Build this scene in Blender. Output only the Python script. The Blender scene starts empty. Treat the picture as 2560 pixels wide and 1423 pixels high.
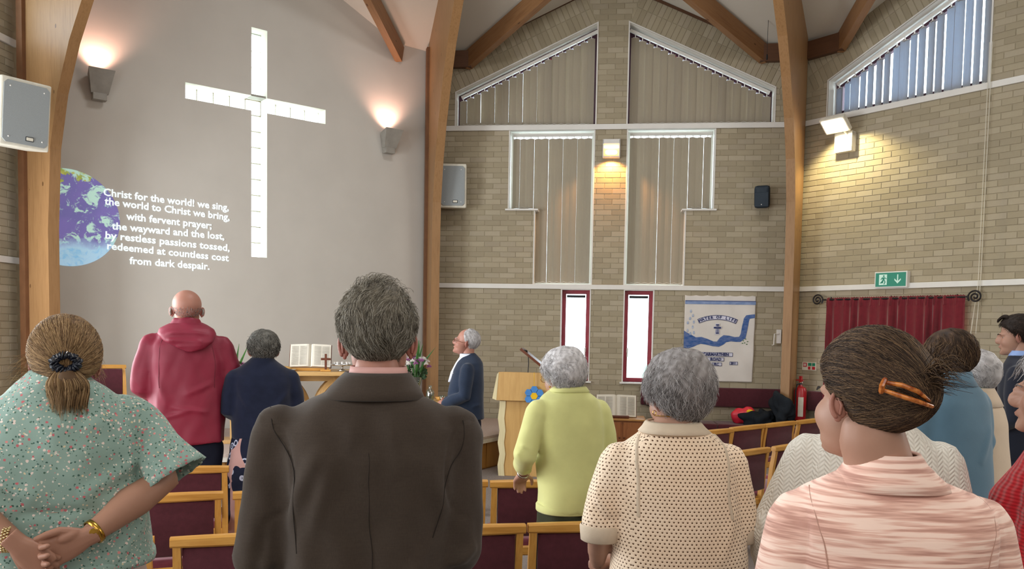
import bpy, bmesh, math, random
import numpy as np
from mathutils import Vector, Matrix
from mathutils.geometry import tessellate_polygon
from math import sin, cos, pi, radians
random.seed(7)
rng = np.random.default_rng(7)
S = bpy.context.scene
COL = S.collection
# ---------------------------------------------------------------- camera
cam_d = bpy.data.cameras.new('camera'); cam = bpy.data.objects.new('camera', cam_d); COL.objects.link(cam)
cam_d.sensor_width = 36; cam_d.lens = 36*2034.6/2560; cam_d.shift_y = (937.2-711.5)/2560
cam_d.clip_start = .02; cam_d.clip_end = 200
r_ = Vector((0.9932, 0.115089, 0.017561)); dn_ = Vector((0.023533, -0.050742, -0.998434)); fw_ = Vector((-0.114018, 0.992058, -0.053105))
cam.matrix_world = Matrix(((r_.x, -dn_.x, -fw_.x, 0), (r_.y, -dn_.y, -fw_.y, -5.39), (r_.z, -dn_.z, -fw_.z, 1.65), (0, 0, 0, 1)))
S.camera = cam
# ---------------------------------------------------------------- world, light, exposure
S.view_settings.view_transform = 'Standard'; S.view_settings.look = 'None'; S.view_settings.gamma = 1
S.view_settings.use_curve_mapping = False; S.view_settings.exposure = 0.42
W = bpy.data.worlds.new('world'); S.world = W; W.use_nodes = True
bg = W.node_tree.nodes['Background']; bg.inputs[0].default_value = (.93, .97, 1, 1); bg.inputs[1].default_value = 6.5
def area(name, loc, target, sx, sy, power, col=(1, 1, 1), spread=180):
    l = bpy.data.lights.new(name, 'AREA'); l.shape = 'RECTANGLE'; l.size = sx; l.size_y = sy; l.energy = power; l.color = col; l.spread = radians(spread)
    o = bpy.data.objects.new(name, l); COL.objects.link(o); o.location = loc
    o.rotation_euler = (Vector(target)-Vector(loc)).to_track_quat('-Z', 'Y').to_euler(); return o
# area lights added just inside the unseen walls, standing in for daylight from there
area('daylight_left', (-5.95, -.4, 1.9), (0, .6, 1.2), 3.0, 2.4, 300, (.93, .97, 1))
area('daylight_back_left', (-3.9, -4.3, 2.0), (0, 2, 1.4), 3.0, 2.2, 85, (.95, .98, 1))
area('added_fill_right', (5.95, -.6, 3.2), (0, 1, 1.5), 3.2, 2.4, 100, (1, .96, .9))  # added warm fill that brightens the right-hand figures
area('daylight_back', (.4, -5.95, 3.4), (0, 3, 1.6), 3.6, 1.6, 35, (1, .97, .93))
area('added_overhead_fill', (0, .2, 7.6), (0, 0, 0), 1.8, 1.8, 120, (.97, .98, 1))  # area light added under the closed ceiling to light shoulders from above

# ---------------------------------------------------------------- materials
def lin(h):
    c = [int(h[i:i+2], 16)/255 for i in (0, 2, 4)]
    return tuple(((x+.055)/1.055)**2.4 if x > .04045 else x/12.92 for x in c)+(1,)
class NT:
    def __init__(s, name):
        s.m = bpy.data.materials.new(name); s.m.use_nodes = True; s.t = s.m.node_tree; s.b = s.t.nodes['Principled BSDF']
    def n(s, typ, **kw):
        nd = s.t.nodes.new(typ)
        for k, v in kw.items():
            if k.startswith('i_'): nd.inputs[k[2:]].default_value = v
            else: setattr(nd, k, v)
        return nd
    def l(s, a, b): s.t.links.new(a, b)
    def coord(s, scale=(1, 1, 1), which='Object'):
        tc = s.n('ShaderNodeTexCoord'); mp = s.n('ShaderNodeMapping'); mp.inputs['Scale'].default_value = scale
        s.l(tc.outputs[which], mp.inputs['Vector']); return mp.outputs['Vector']
    def noise(s, vec, scale, detail=3, rough=.55):
        nd = s.n('ShaderNodeTexNoise'); nd.inputs['Scale'].default_value = scale; nd.inputs['Detail'].default_value = detail; nd.inputs['Roughness'].default_value = rough
        s.l(vec, nd.inputs['Vector']); return nd.outputs['Fac']
    def vor(s, vec, scale, feat='F1', rnd=1.0):
        nd = s.n('ShaderNodeTexVoronoi'); nd.feature = feat; nd.inputs['Scale'].default_value = scale; nd.inputs['Randomness'].default_value = rnd
        s.l(vec, nd.inputs['Vector']); return nd
    def math(s, op, a, b=None, c=None, clamp=False):
        nd = s.n('ShaderNodeMath'); nd.operation = op; nd.use_clamp = clamp
        for i, v in enumerate((a, b, c)):
            if v is None: continue
            if isinstance(v, (int, float)): nd.inputs[i].default_value = v
            else: s.l(v, nd.inputs[i])
        return nd.outputs[0]
    def ramp(s, fac, stops, interp='LINEAR'):
        nd = s.n('ShaderNodeValToRGB'); cr = nd.color_ramp; cr.interpolation = interp
        while len(cr.elements) < len(stops): cr.elements.new(.5)
        for e, (p, c) in zip(cr.elements, stops): e.position = p; e.color = lin(c) if isinstance(c, str) else c
        s.l(fac, nd.inputs[0]); return nd.outputs[0]
    def mix(s, fac, a, b, mode='MIX'):
        nd = s.n('ShaderNodeMix'); nd.data_type = 'RGBA'; nd.blend_type = mode
        for sock, v in ((nd.inputs[0], fac), (nd.inputs[6], a), (nd.inputs[7], b)):
            if isinstance(v, str): sock.default_value = lin(v)
            elif isinstance(v, (int, float)): sock.default_value = v
            elif isinstance(v, tuple): sock.default_value = v
            else: s.l(v, sock)
        return nd.outputs[2]
    def col(s, c): s.l(c, s.b.inputs['Base Color']) if not isinstance(c, (str, tuple)) else setattr(s.b.inputs['Base Color'], 'default_value', lin(c) if isinstance(c, str) else c)
    def bump(s, h, strength=.3, dist=.002):
        nd = s.n('ShaderNodeBump'); nd.inputs['Strength'].default_value = strength; nd.inputs['Distance'].default_value = dist
        s.l(h, nd.inputs['Height']); s.l(nd.outputs[0], s.b.inputs['Normal'])
    def set(s, rough=.6, spec=.3, metal=0, sheen=0):
        s.b.inputs['Roughness'].default_value = rough; s.b.inputs['Specular IOR Level'].default_value = spec; s.b.inputs['Metallic'].default_value = metal
        s.b.inputs['Sheen Weight'].default_value = sheen; return s
def plain(name, c, rough=.6, spec=.3, metal=0, var=.12, nscale=8, bstr=0, bscale=60, sheen=0, bdist=.002):
    t = NT(name).set(rough, spec, metal, sheen); v = t.coord()
    f = t.noise(v, nscale)
    a = lin(c); lo = tuple(x*(1-var) for x in a[:3])+(1,); hi = tuple(min(1, x*(1+var)) for x in a[:3])+(1,)
    t.col(t.ramp(f, [(.3, lo), (.7, hi)]))
    if bstr: t.bump(t.noise(v, bscale, 4), bstr, bdist)
    return t.m
def wood(name, c1, c2, axis='z', scale=1, rough=.45, spec=.4, knots=True):
    t = NT(name).set(rough, spec)
    sc = {'x': (.7, 9, 9), 'y': (9, .7, 9), 'z': (9, 9, .7)}[axis]
    v = t.coord(tuple(x*scale for x in sc)); f = t.noise(v, 3.0, 5, .6)
    c = t.ramp(f, [(.25, c2), (.5, c1), (.75, c2)])
    f2 = t.noise(t.coord(tuple(x*scale*4 for x in sc)), 4, 2)
    c = t.mix(t.math('MULTIPLY', f2, .35), c, c2)
    if knots:
        ks = {'x': (.5, 1, 1), 'y': (1, .5, 1), 'z': (1, 1, .5)}[axis]
        k = t.vor(t.coord(tuple(x*scale for x in ks)), 6.5)
        kk = t.math('LESS_THAN', k.outputs['Distance'], .075)
        c = t.mix(t.math('MULTIPLY', kk, .75), c, '4a2c14')
    t.col(c); t.bump(f, .12, .001); return t.m
def emit(name, c, strength):
    t = NT(name); t.b.inputs['Base Color'].default_value = lin(c); t.b.inputs['Emission Color'].default_value = lin(c); t.b.inputs['Emission Strength'].default_value = strength
    return t.m
def glass(name, tint='f4fbff', rough=.05, mixf=.85):
    m = bpy.data.materials.new(name); m.use_nodes = True; t = m.node_tree; t.nodes.clear()
    o = t.nodes.new('ShaderNodeOutputMaterial'); tr = t.nodes.new('ShaderNodeBsdfTransparent'); gl = t.nodes.new('ShaderNodeBsdfGlossy'); mx = t.nodes.new('ShaderNodeMixShader')
    n = t.nodes.new('ShaderNodeTexNoise'); n.inputs['Scale'].default_value = 3; mp = t.nodes.new('ShaderNodeMapRange'); mp.inputs[3].default_value = mixf-.03; mp.inputs[4].default_value = mixf+.03
    t.links.new(n.outputs[0], mp.inputs[0]); t.links.new(mp.outputs[0], mx.inputs[0])
    tr.inputs[0].default_value = lin(tint); gl.inputs['Roughness'].default_value = rough; t.links.new(gl.outputs[0], mx.inputs[1]); t.links.new(tr.outputs[0], mx.inputs[2]); t.links.new(mx.outputs[0], o.inputs[0]); return m

def brick_mat(name, attr):
    t = NT(name).set(.9, .15)
    if attr: a = t.n('ShaderNodeAttribute'); a.attribute_name = 'tone'; r = a.outputs['Fac']
    else: a = t.n('ShaderNodeObjectInfo'); r = a.outputs['Random']
    c = t.ramp(r, [(0, '9a8f79'), (.3, 'a0957e'), (.6, 'a89d86'), (.85, 'ada28d'), (1, '9f9480')])
    v = t.coord(which='Object' if attr else 'Generated') if attr else t.coord((3, 3, 1), 'Object')
    f = t.noise(v, 14, 4)
    c = t.mix(t.math('MULTIPLY', f, .22), c, '8c8068', 'MIX')
    t.col(c); t.bump(t.noise(t.coord(), 90, 3), .25, .002); return t.m
MB_ = {}
M = dict(
    brick=brick_mat('buff_brick', False), brickj=brick_mat('buff_brick_joined', True),
    mortar=plain('mortar', 'a1967f', .95, .1, bstr=.3),
    plaster=plain('cream_plaster', 'c6c1b9', .85, .2, var=.03, nscale=2, bstr=.08, bscale=120),
    ceiling=plain('ceiling_paint', 'c9c4b8', .9, .2, var=.02, nscale=2),
    white=plain('white_paint', 'd9d6d0', .45, .4, var=.03),
    reveal=plain('reveal_paint', 'e4e2da', .6, .3, var=.03),
    glulam=wood('glulam_pine', '9e7850', '87633e', 'z', 1),
    beam=wood('beam_pine', '916b47', '7b5636', 'x', 1),
    plate=wood('dark_plate_timber', '5e3f2a', '4e3222', 'x', 1, knots=False),
    batten=plain('dark_batten', '6e4a30', .6),
    oak=wood('chair_oak', 'cf9a4c', 'b67e35', 'x', 1.5, .35, .5, knots=False),
    oakz=wood('chair_oak_upright', 'cf9a4c', 'b67e35', 'z', 1.5, .35, .5, knots=False),
    tableoak=wood('table_oak', 'cfa970', 'b98f56', 'x', 1, .4, knots=False),
    tableoakz=wood('table_oak_leg', 'b8935f', 'a37d4b', 'z', 1, .4, knots=False),
    lectern=wood('lectern_veneer', 'c79f63', 'b48b50', 'z', .6, .4, knots=False),
    lecternpale=wood('lectern_pale_edge', 'd8cba2', 'c9ba8e', 'z', .6, .45, knots=False),
    pine=wood('red_pine', 'a56a3e', '8c532c', 'z', 1, .4),
    pinetop=wood('pine_top', 'c4935a', 'ab7a43', 'x', 1, .3, knots=False),
    panelwood=wood('plinth_wood', 'a87838', '90632b', 'z', .7, .45),
    darkwood=wood('dark_wood', '6b3a24', '542a18', 'z', 1.5, .35, knots=False),
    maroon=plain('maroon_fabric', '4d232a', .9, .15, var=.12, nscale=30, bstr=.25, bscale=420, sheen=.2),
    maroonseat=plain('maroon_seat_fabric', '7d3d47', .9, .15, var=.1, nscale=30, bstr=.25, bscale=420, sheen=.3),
    carpet=plain('grey_brown_carpet', '847a74', .97, .1, var=.15, nscale=60, bstr=.5, bscale=500, bdist=.004),
    carpetp=plain('platform_carpet', 'ac9c92', .97, .1, var=.14, nscale=90, bstr=.5, bscale=500, bdist=.004),
    nosing=plain('pale_nosing', 'c4bcb0', .6, .3),
    black=plain('black_plastic', '1d1e20', .5, .4), charcoal=plain('charcoal_grille', '26303a', .6, .3, bstr=.4, bscale=700),
    grille=plain('grey_speaker_grille', '8b9091', .55, .4, var=.06, nscale=200, bstr=.35, bscale=900),
    cream=plain('cream_plastic', 'cfcabb', .5, .4), grey=plain('grey_paint', '96928a', .5, .4),
    redframe=plain('red_window_frame', '8e2f3c', .4, .4), chrome=plain('chrome', 'c8c8c8', .2, .5, 1, var=.02),
    curtain=plain('red_curtain_fabric', '6f1f28', .85, .2, var=.1, nscale=20, bstr=.2, bscale=400, sheen=.3),
    iron=plain('black_iron', '2a2628', .45, .5, .6),
    green=plain('leaf_green', '3c6a30', .5, .4, var=.3, nscale=20), dgreen=plain('dark_leaf', '2b4327', .6, .3, var=.3, nscale=30),
    petalw=plain('white_petal', 'e6e2dc', .7, .2), petalp=plain('purple_petal', '9c5f92', .7, .2, var=.25, nscale=60),
    red=plain('red_enamel', 'a01c22', .3, .5), paper=plain('page_paper', 'dcd6c8', .8, .2, var=.03),
    blue=plain('blue_felt', '4f86c6', .95, .1, bstr=.3, bscale=300), yellow=plain('yellow_felt', 'e0b32c', .95, .1, bstr=.3, bscale=300),
    gold=plain('gold_metal', 'c79a45', .25, .5, 1, var=.03), skinc=None)
M['blind'] = None
def blind_mat(tl='c6b89e'):
    m = bpy.data.materials.new('blind_fabric'); m.use_nodes = True; t = m.node_tree; b = t.nodes['Principled BSDF']; o = t.nodes['Material Output']
    n = t.nodes.new('ShaderNodeTexNoise'); n.inputs['Scale'].default_value = 40; cr = t.nodes.new('ShaderNodeValToRGB'); cr.color_ramp.elements[0].color = lin('958b7c'); cr.color_ramp.elements[1].color = lin('a3998a')
    t.links.new(n.outputs[0], cr.inputs[0]); t.links.new(cr.outputs[0], b.inputs['Base Color']); b.inputs['Roughness'].default_value = .9
    tr = t.nodes.new('ShaderNodeBsdfTranslucent'); tr.inputs[0].default_value = lin(tl); mx = t.nodes.new('ShaderNodeMixShader'); mx.inputs[0].default_value = .20 if tl == 'c6b89e' else .42
    t.links.new(b.outputs[0], mx.inputs[1]); t.links.new(tr.outputs[0], mx.inputs[2]); t.links.new(mx.outputs[0], o.inputs[0]); return m
M['blind'] = blind_mat(); M['blindc'] = blind_mat('b4c2d4')  # bluish copy has the skylight behind the slats put into its translucent colour
M['glass'] = glass('window_glass', 'eef6fa', .03, .93)
M['clearglass'] = glass('clear_glass', 'e2eeee', .03, .8)
M['vaseglass'] = glass('cut_glass', 'b8cfc2', .08, .6)
def glassblock_mat():
    m = bpy.data.materials.new('glass_block'); m.use_nodes = True; t = m.node_tree; t.nodes.clear()
    o = t.nodes.new('ShaderNodeOutputMaterial'); tr = t.nodes.new('ShaderNodeBsdfTransparent'); tl = t.nodes.new('ShaderNodeBsdfTranslucent'); mx = t.nodes.new('ShaderNodeMixShader'); n = t.nodes.new('ShaderNodeTexNoise'); n.inputs['Scale'].default_value = 20
    tr.inputs[0].default_value = (.85, .9, .88, 1); tl.inputs[0].default_value = (.9, .95, .9, 1); t.links.new(n.outputs[0], mx.inputs[0]); t.links.new(tr.outputs[0], mx.inputs[1]); t.links.new(tl.outputs[0], mx.inputs[2]); t.links.new(mx.outputs[0], o.inputs[0]); return m
M['glassblock'] = glassblock_mat()

# ---------------------------------------------------------------- mesh helpers
class MB:
    def __init__(s): s.v = []; s.f = []
    def add(s, vs, fs, mat=None):
        b = len(s.v)
        if mat is not None: vs = [tuple(mat @ Vector(v)) for v in vs]
        s.v += [tuple(v) for v in vs]; s.f += [tuple(i+b for i in f) for f in fs]; return s
    def box(s, x0, x1, y0, y1, z0, z1, mat=None):
        vs = [(x, y, z) for x in (x0, x1) for y in (y0, y1) for z in (z0, z1)]
        return s.add(vs, [(0, 1, 3, 2), (4, 6, 7, 5), (0, 4, 5, 1), (2, 3, 7, 6), (0, 2, 6, 4), (1, 5, 7, 3)], mat)
    def bbox(s, x0, x1, y0, y1, z0, z1, b=.004, mat=None):   # bevelled box
        bm = bmesh.new(); bmesh.ops.create_cube(bm, size=1)
        for v in bm.verts: v.co = ((x0+x1)/2+v.co.x*(x1-x0), (y0+y1)/2+v.co.y*(y1-y0), (z0+z1)/2+v.co.z*(z1-z0))
        bmesh.ops.bevel(bm, geom=bm.edges[:], offset=b, segments=2, profile=.6, affect='EDGES')
        bm.verts.index_update(); s.add([v.co[:] for v in bm.verts], [[v.index for v in f.verts] for f in bm.faces], mat); bm.free(); return s
    def prism(s, pts, d0, d1, mat=None):    # pts in x,z extruded along y
        n = len(pts); vs = [(x, d0, z) for x, z in pts]+[(x, d1, z) for x, z in pts]
        fs = [tuple(range(n)), tuple(range(2*n-1, n-1, -1))]+[(i, i+n, (i+1) % n+n, (i+1) % n) for i in range(n)]
        return s.add(vs, fs, mat)
    def loft(s, rings, cap=True, mat=None):
        n = len(rings[0]); vs = [p for r in rings for p in r]; fs = []
        for k in range(len(rings)-1):
            for i in range(n):
                j = (i+1) % n; fs.append((k*n+i, k*n+j, (k+1)*n+j, (k+1)*n+i))
        if cap: fs.append(tuple(range(n-1, -1, -1))); fs.append(tuple((len(rings)-1)*n+i for i in range(n)))
        return s.add(vs, fs, mat)
    def tube(s, path, rad, n=10, cap=True, flat=1.0, up=(0, 0, 1), mat=None, round_=False):
        P = [Vector(p) for p in path]; R = rad if isinstance(rad, (list, tuple)) else [rad]*len(P); R = list(R)
        if round_:
            d0 = (P[0]-P[1]).normalized(); d1 = (P[-1]-P[-2]).normalized(); a, b = R[0], R[-1]
            P = [P[0]+d0*a*.95, P[0]+d0*a*.65]+P+[P[-1]+d1*b*.65, P[-1]+d1*b*.95]; R = [a*.25, a*.75]+R+[b*.75, b*.25]
        rings = []; u = None
        for i, p in enumerate(P):
            t = (P[min(i+1, len(P)-1)]-P[max(i-1, 0)]).normalized()
            if u is None:
                u = Vector(up); u = u-t*u.dot(t)
                if u.length < .05: u = Vector((1, 0, 0))-t*t.x
                u.normalize()
            else: u = (u-t*u.dot(t)).normalized()
            w = t.cross(u)
            rings.append([tuple(p+(w*cos(2*pi*k/n)+u*flat*sin(2*pi*k/n))*R[i]) for k in range(n)])
        return s.loft(rings, cap, mat)
    def lathe(s, prof, n=24, mat=None, cap=True):
        return s.loft([[(r*cos(2*pi*k/n), r*sin(2*pi*k/n), z) for k in range(n)] for r, z in prof], cap, mat)
    def ell(s, c, r, nu=16, nv=10, mat=None, rot=None):
        rings = []
        for j in range(1, nv):
            th = pi*j/nv; rings.append([(r[0]*sin(th)*cos(2*pi*k/nu), r[1]*sin(th)*sin(2*pi*k/nu), -r[2]*cos(th)) for k in range(nu)])
        vs = [p for q in rings for p in q]+[(0, 0, -r[2]), (0, 0, r[2])]; fs = []
        for k in range(nv-2):
            for i in range(nu): j = (i+1) % nu; fs.append((k*nu+i, k*nu+j, (k+1)*nu+j, (k+1)*nu+i))
        b = len(vs)-2
        for i in range(nu): j = (i+1) % nu; fs.append((b, j, i)); fs.append((b+1, (nv-2)*nu+i, (nv-2)*nu+j))
        m = Matrix.Translation(c)
        if rot is not None: m = m @ rot
        if mat is not None: m = mat @ m
        return s.add(vs, fs, m)
    def mesh(s, name, smooth=False):
        me = bpy.data.meshes.new(name); me.from_pydata(s.v, [], s.f)
        if smooth: me.polygons.foreach_set('use_smooth', [True]*len(me.polygons))
        me.update(); return me
def obj(name, mb, mat, parent=None, smooth=False, **tags):
    me = mb if isinstance(mb, bpy.types.Mesh) else mb.mesh(name, smooth)
    if mat is not None and not me.materials: me.materials.append(mat)
    o = bpy.data.objects.new(name, me); COL.objects.link(o)
    if parent is not None: o.parent = parent
    for k, v in tags.items(): o[k] = v
    return o
def autosmooth(o, ang=35):
    me = o.data; bm = bmesh.new(); bm.from_mesh(me); a = radians(ang)
    for f in bm.faces: f.smooth = True
    for e in bm.edges: e.smooth = (len(e.link_faces) == 2 and e.calc_face_angle(0) < a)
    bm.to_mesh(me); bm.free(); return o
def thing(name, label, cat, loc=(0, 0, 0), rz=0, group=None, mat=None):
    o = bpy.data.objects.new(name, None); COL.objects.link(o); o.location = loc; o.rotation_euler = (0, 0, rz); o.empty_display_size = .1
    if mat is not None: o.matrix_world = mat
    o['label'] = label; o['category'] = cat
    if group: o['group'] = group
    return o
def tag(o, label, cat, group=None):
    o['label'] = label; o['category'] = cat
    if group: o['group'] = group
    return o
def dup(root, label=None, loc=None, rz=None, group=None):
    r = root.copy(); COL.objects.link(r)
    if loc is not None: r.location = loc
    if rz is not None: r.rotation_euler = (0, 0, rz)
    if label: r['label'] = label
    if group: r['group'] = group
    for ch in list(root.children):
        c = ch.copy(); COL.objects.link(c); c.parent = r
        for g in ch.children: d = g.copy(); COL.objects.link(d); d.parent = c
    return r

# ---------------------------------------------------------------- room shell: an octagon, inradius R
R = 6.22; HL = R*math.tan(pi/8)
ANG = {'A': pi/4, 'B': 0, 'C': -pi/4, 'D': pi/2, 'E': -pi/2, 'F': -3*pi/4, 'G': pi, 'H': 3*pi/4}
RD = {'D': 6.15}
def wm(k, off=0.0):   # wall frame: local x = along the wall, y = outward (0 at the wall face), z up
    a = ANG[k]; rr = RD.get(k, R)+off
    return Matrix.Rotation(a, 4, 'Z') @ Matrix.Translation((0, rr, 0))
def gable(u): return 5.6 if abs(u) > 2.04 else 5.6+.93*(2.04-abs(u))/2.04
def poly_wall(outer, holes, thick, depth_reveal):
    """flat wall face at y=0 with holes and reveals going to +y"""
    mb = MB(); loops = [[Vector((x, z, 0)) for x, z in l] for l in [outer]+holes]
    tris = tessellate_polygon(loops); flat = [(x, z) for l in [outer]+holes for x, z in l]
    mb.add([(x, 0, z) for x, z in flat], [tuple(t) for t in tris])
    mb.add([(x, thick, z) for x, z in flat], [tuple(reversed(t)) for t in tris])
    rv = MB()
    for h in holes:
        n = len(h); rv.add([(x, -.001, z) for x, z in h]+[(x, thick+.001, z) for x, z in h], [(i, (i+1) % n, (i+1) % n+n, i+n) for i in range(n)])
    n = len(outer); mb.add([(x, 0, z) for x, z in outer]+[(x, thick, z) for x, z in outer], [(i, (i+1) % n, (i+1) % n+n, i+n) for i in range(n)])
    return mb, rv
OUT = [(-HL-.03, 0), (HL+.03, 0), (HL+.03, 5.6), (2.04, 5.6), (0, 6.53), (-2.04, 5.6), (-HL-.03, 5.6)]
sl = .464
def trap(s):
    a = [(2.2, 4.565), (2.2, 5.03), (.225, 5.945), (.225, 4.565)]
    return [(x*s, z) for x, z in a]
WT = {s: [(s*1.42, 4.5), (s*1.42, 3.39), (s*1.045, 3.39), (s*1.045, 2.33), (s*.235, 2.33), (s*.235, 4.5)] for s in (-1, 1)}
WL = {s: [(s*.245, .965), (s*.245, 2.255), (s*.64, 2.255), (s*.64, .965)] for s in (-1, 1)}
cw, ch = .085, 0
CROSS = [(-.03, 2.524), (.17, 2.524), (.17, 4.32), (.958, 4.32), (.958, 4.505), (.17, 4.505), (.17, 5.33), (-.03, 5.33), (-.03, 4.505), (-.82, 4.505), (-.82, 4.32), (-.03, 4.32)]
CURT = [(-2.0, 1.0), (-.4, 1.0), (-.4, 2.0), (-2.0, 2.0)]
HOLES = {'A': [CROSS], 'B': [trap(-1), trap(1), WT[-1], WT[1], WL[-1], WL[1]], 'C': [trap(-1), trap(1), CURT], 'D': [trap(-1), trap(1)]}
SIDE = {'A': 'front_left', 'B': 'front', 'C': 'front_right', 'D': 'left', 'E': 'right', 'F': 'back_right', 'G': 'back', 'H': 'back_left'}
walls = {}
for k in 'ABCDEFGH':
    hs = HOLES.get(k, [])
    hs = [h if sum((h[i][0]*h[(i+1) % len(h)][1]-h[(i+1) % len(h)][0]*h[i][1]) for i in range(len(h))) < 0 else h[::-1] for h in hs]
    mb, rv = poly_wall(OUT, hs, .30, .3)
    o = obj('wall_'+SIDE[k], mb, M['plaster'] if k in 'A' else (M['mortar'] if k in 'BCD' else M['plaster'])); o['kind'] = 'structure'; o.matrix_world = wm(k); walls[k] = o
    if hs: obj('window_reveal', rv, M['reveal'], o)
# bricks
def inpoly(x, z, P):
    c = False; n = len(P)
    for i in range(n):
        x1, z1 = P[i]; x2, z2 = P[(i+1) % n]
        if (z1 > z) != (z2 > z) and x < (x2-x1)*(z-z1)/(z2-z1)+x1: c = not c
    return c
PH = .006
def brick_verts(x0, x1, z0, z1, y=-PH, rot=None):
    c = .003; a = [(x0, .004, z0), (x1, .004, z0), (x1, .004, z1), (x0, .004, z1), (x0+.0005, y+c, z0+.0005), (x1-.0005, y+c, z0+.0005), (x1-.0005, y+c, z1-.0005), (x0+.0005, y+c, z1-.0005), (x0+c, y, z0+c), (x1-c, y, z0+c), (x1-c, y, z1-c), (x0+c, y, z1-c)]
    return a
BF = [(0, 1, 5, 4), (1, 2, 6, 5), (2, 3, 7, 6), (3, 0, 4, 7), (4, 5, 9, 8), (5, 6, 10, 9), (6, 7, 11, 10), (7, 4, 8, 11), (8, 9, 10, 11)]
full = MB().add(brick_verts(-.1095, .1095, -.0340, .0340), BF).mesh('brick'); full.materials.append(M['brick'])
def bricks(k, holes, trims, lo, hi, maxn=300, seen=None):
    """stretcher-bond courses between trims, soldier courses under the gable slope"""
    Wm = wm(k); camp = cam.matrix_world.translation; items = []; rest = []
    zs = []
    z = 2.262
    while z-.075 > 0: zs.append((z-.0715, z-.0035)); z -= .075
    z = 2.335
    for i in range(29): zs.append((z+.0032, z+.0712)); z += .0744
    z = 4.565
    while z < 6.5: zs.append((z+.0035, z+.0715)); z += .075
    def allowed(u, zz, e=0):
        if zz > 4.56:
            a = abs(u); base = 5.03+sl*(2.2-a)
            if a < .225: lim = gable(u)-.02
            else:
                ww = .225+max(0, zz-5.945)*sl
                lim = gable(u)-.02 if a < ww else min(base-.01, 9)
                if a > 2.2: lim = 5.03-max(0, a-2.2)*.3
            if zz > lim: return False
        if any(inpoly(u, zz, h) for h in holes): return False
        return True
    for ci, (z0, z1) in enumerate(sorted(zs)):
        zc = (z0+z1)/2; off = (ci % 2)*.1125
        u = -HL-.2+off
        while u < HL+.2:
            a, b = max(u+.003, -HL+.05), min(u+.222, HL-.05); u += .225
            if b-a < .03: continue
            # sample the allowed span(s)
            n = 12; xs = [a+(b-a)*i/n for i in range(n+1)]
            ok = [allowed(x, zc-.028) and allowed(x, zc+.028) for x in xs]
            i = 0
            while i <= n:
                if ok[i]:
                    j = i
                    while j < n and ok[j+1]: j += 1
                    if xs[j]-xs[i] > .03: items.append((xs[i], xs[j], z0, z1, 0))
                    i = j+1
                else: i += 1
    fulls = [t for t in items if t[1]-t[0] > .214]
    for t in items:
        if t[1]-t[0] <= .214: rest.append([(x, y, z) for x, y, z in brick_verts(t[0], t[1], t[2], t[3])])
    sold = []
    th = math.atan(sl)
    for s in (-1, 1):
        for row in range(2):
            # along slope, starting at the apex side
            L0 = (2.2-.225)/cos(th); n = int((L0+.28)/.075)
            for i in range(n):
                t = i*.075+.04; r = .012+.1075+row*.222
                u = .225+t*cos(th)+r*sin(th); zz = 5.945-t*sin(th)+r*cos(th)
                if zz+.105 > gable(u)+.02 or u > HL-.12: continue
                sold.append((s*u, zz, s*(pi/2-th) if s > 0 else -(pi/2-th)))
    cand = [('s', Matrix.Translation((u, 0, zz)) @ Matrix.Rotation(-a if False else a, 4, 'Y'), (u, zz)) for u, zz, a in [(q[0], q[1], (-1 if q[0] > 0 else 1)*(pi/2-th)) for q in sold]]
    cand += [('f', Matrix.Translation(((t[0]+t[1])/2, 0, (t[2]+t[3])/2)), ((t[0]+t[1])/2, (t[2]+t[3])/2)) for t in fulls]
    vis = [c for c in cand if seen(*c[2])]; hid = [c for c in cand if not seen(*c[2])]
    vis.sort(key=lambda c: ((Wm @ Vector((c[2][0], 0, c[2][1])))-camp).length)
    for c in vis[:maxn]:
        o = bpy.data.objects.new('brick', full); COL.objects.link(o); o.parent = walls[k]
        o.matrix_local = c[1] @ Matrix.Translation((0, random.uniform(-.0015, .0015), 0)) @ Matrix.Rotation(random.uniform(-.004, .004), 4, 'Y')
    mb = MB(); tone = []
    base = brick_verts(-.1095, .1095, -.0340, .0340)
    for c in vis[maxn:]+hid: mb.add(base, BF, c[1]); tone.append(random.random())
    for v in rest: mb.add(v, BF); tone.append(random.random())
    o = obj('brickwork', mb, M['brickj'], walls[k]); o['kind'] = 'stuff'
    at = o.data.attributes.new('tone', 'FLOAT', 'FACE'); at.data.foreach_set('value', np.repeat(np.array(tone, dtype=np.float32), len(BF)))
bricks('B', HOLES['B'], None, 0, 0, 300, lambda u, z: z > .9)
bricks('C', HOLES['C'], None, 0, 0, 300, lambda u, z: z > 1.3 and u < .3)
bricks('D', HOLES['D'], None, 0, 0, 110, lambda u, z: z > 1.2 and 2.3 < u)
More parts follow.
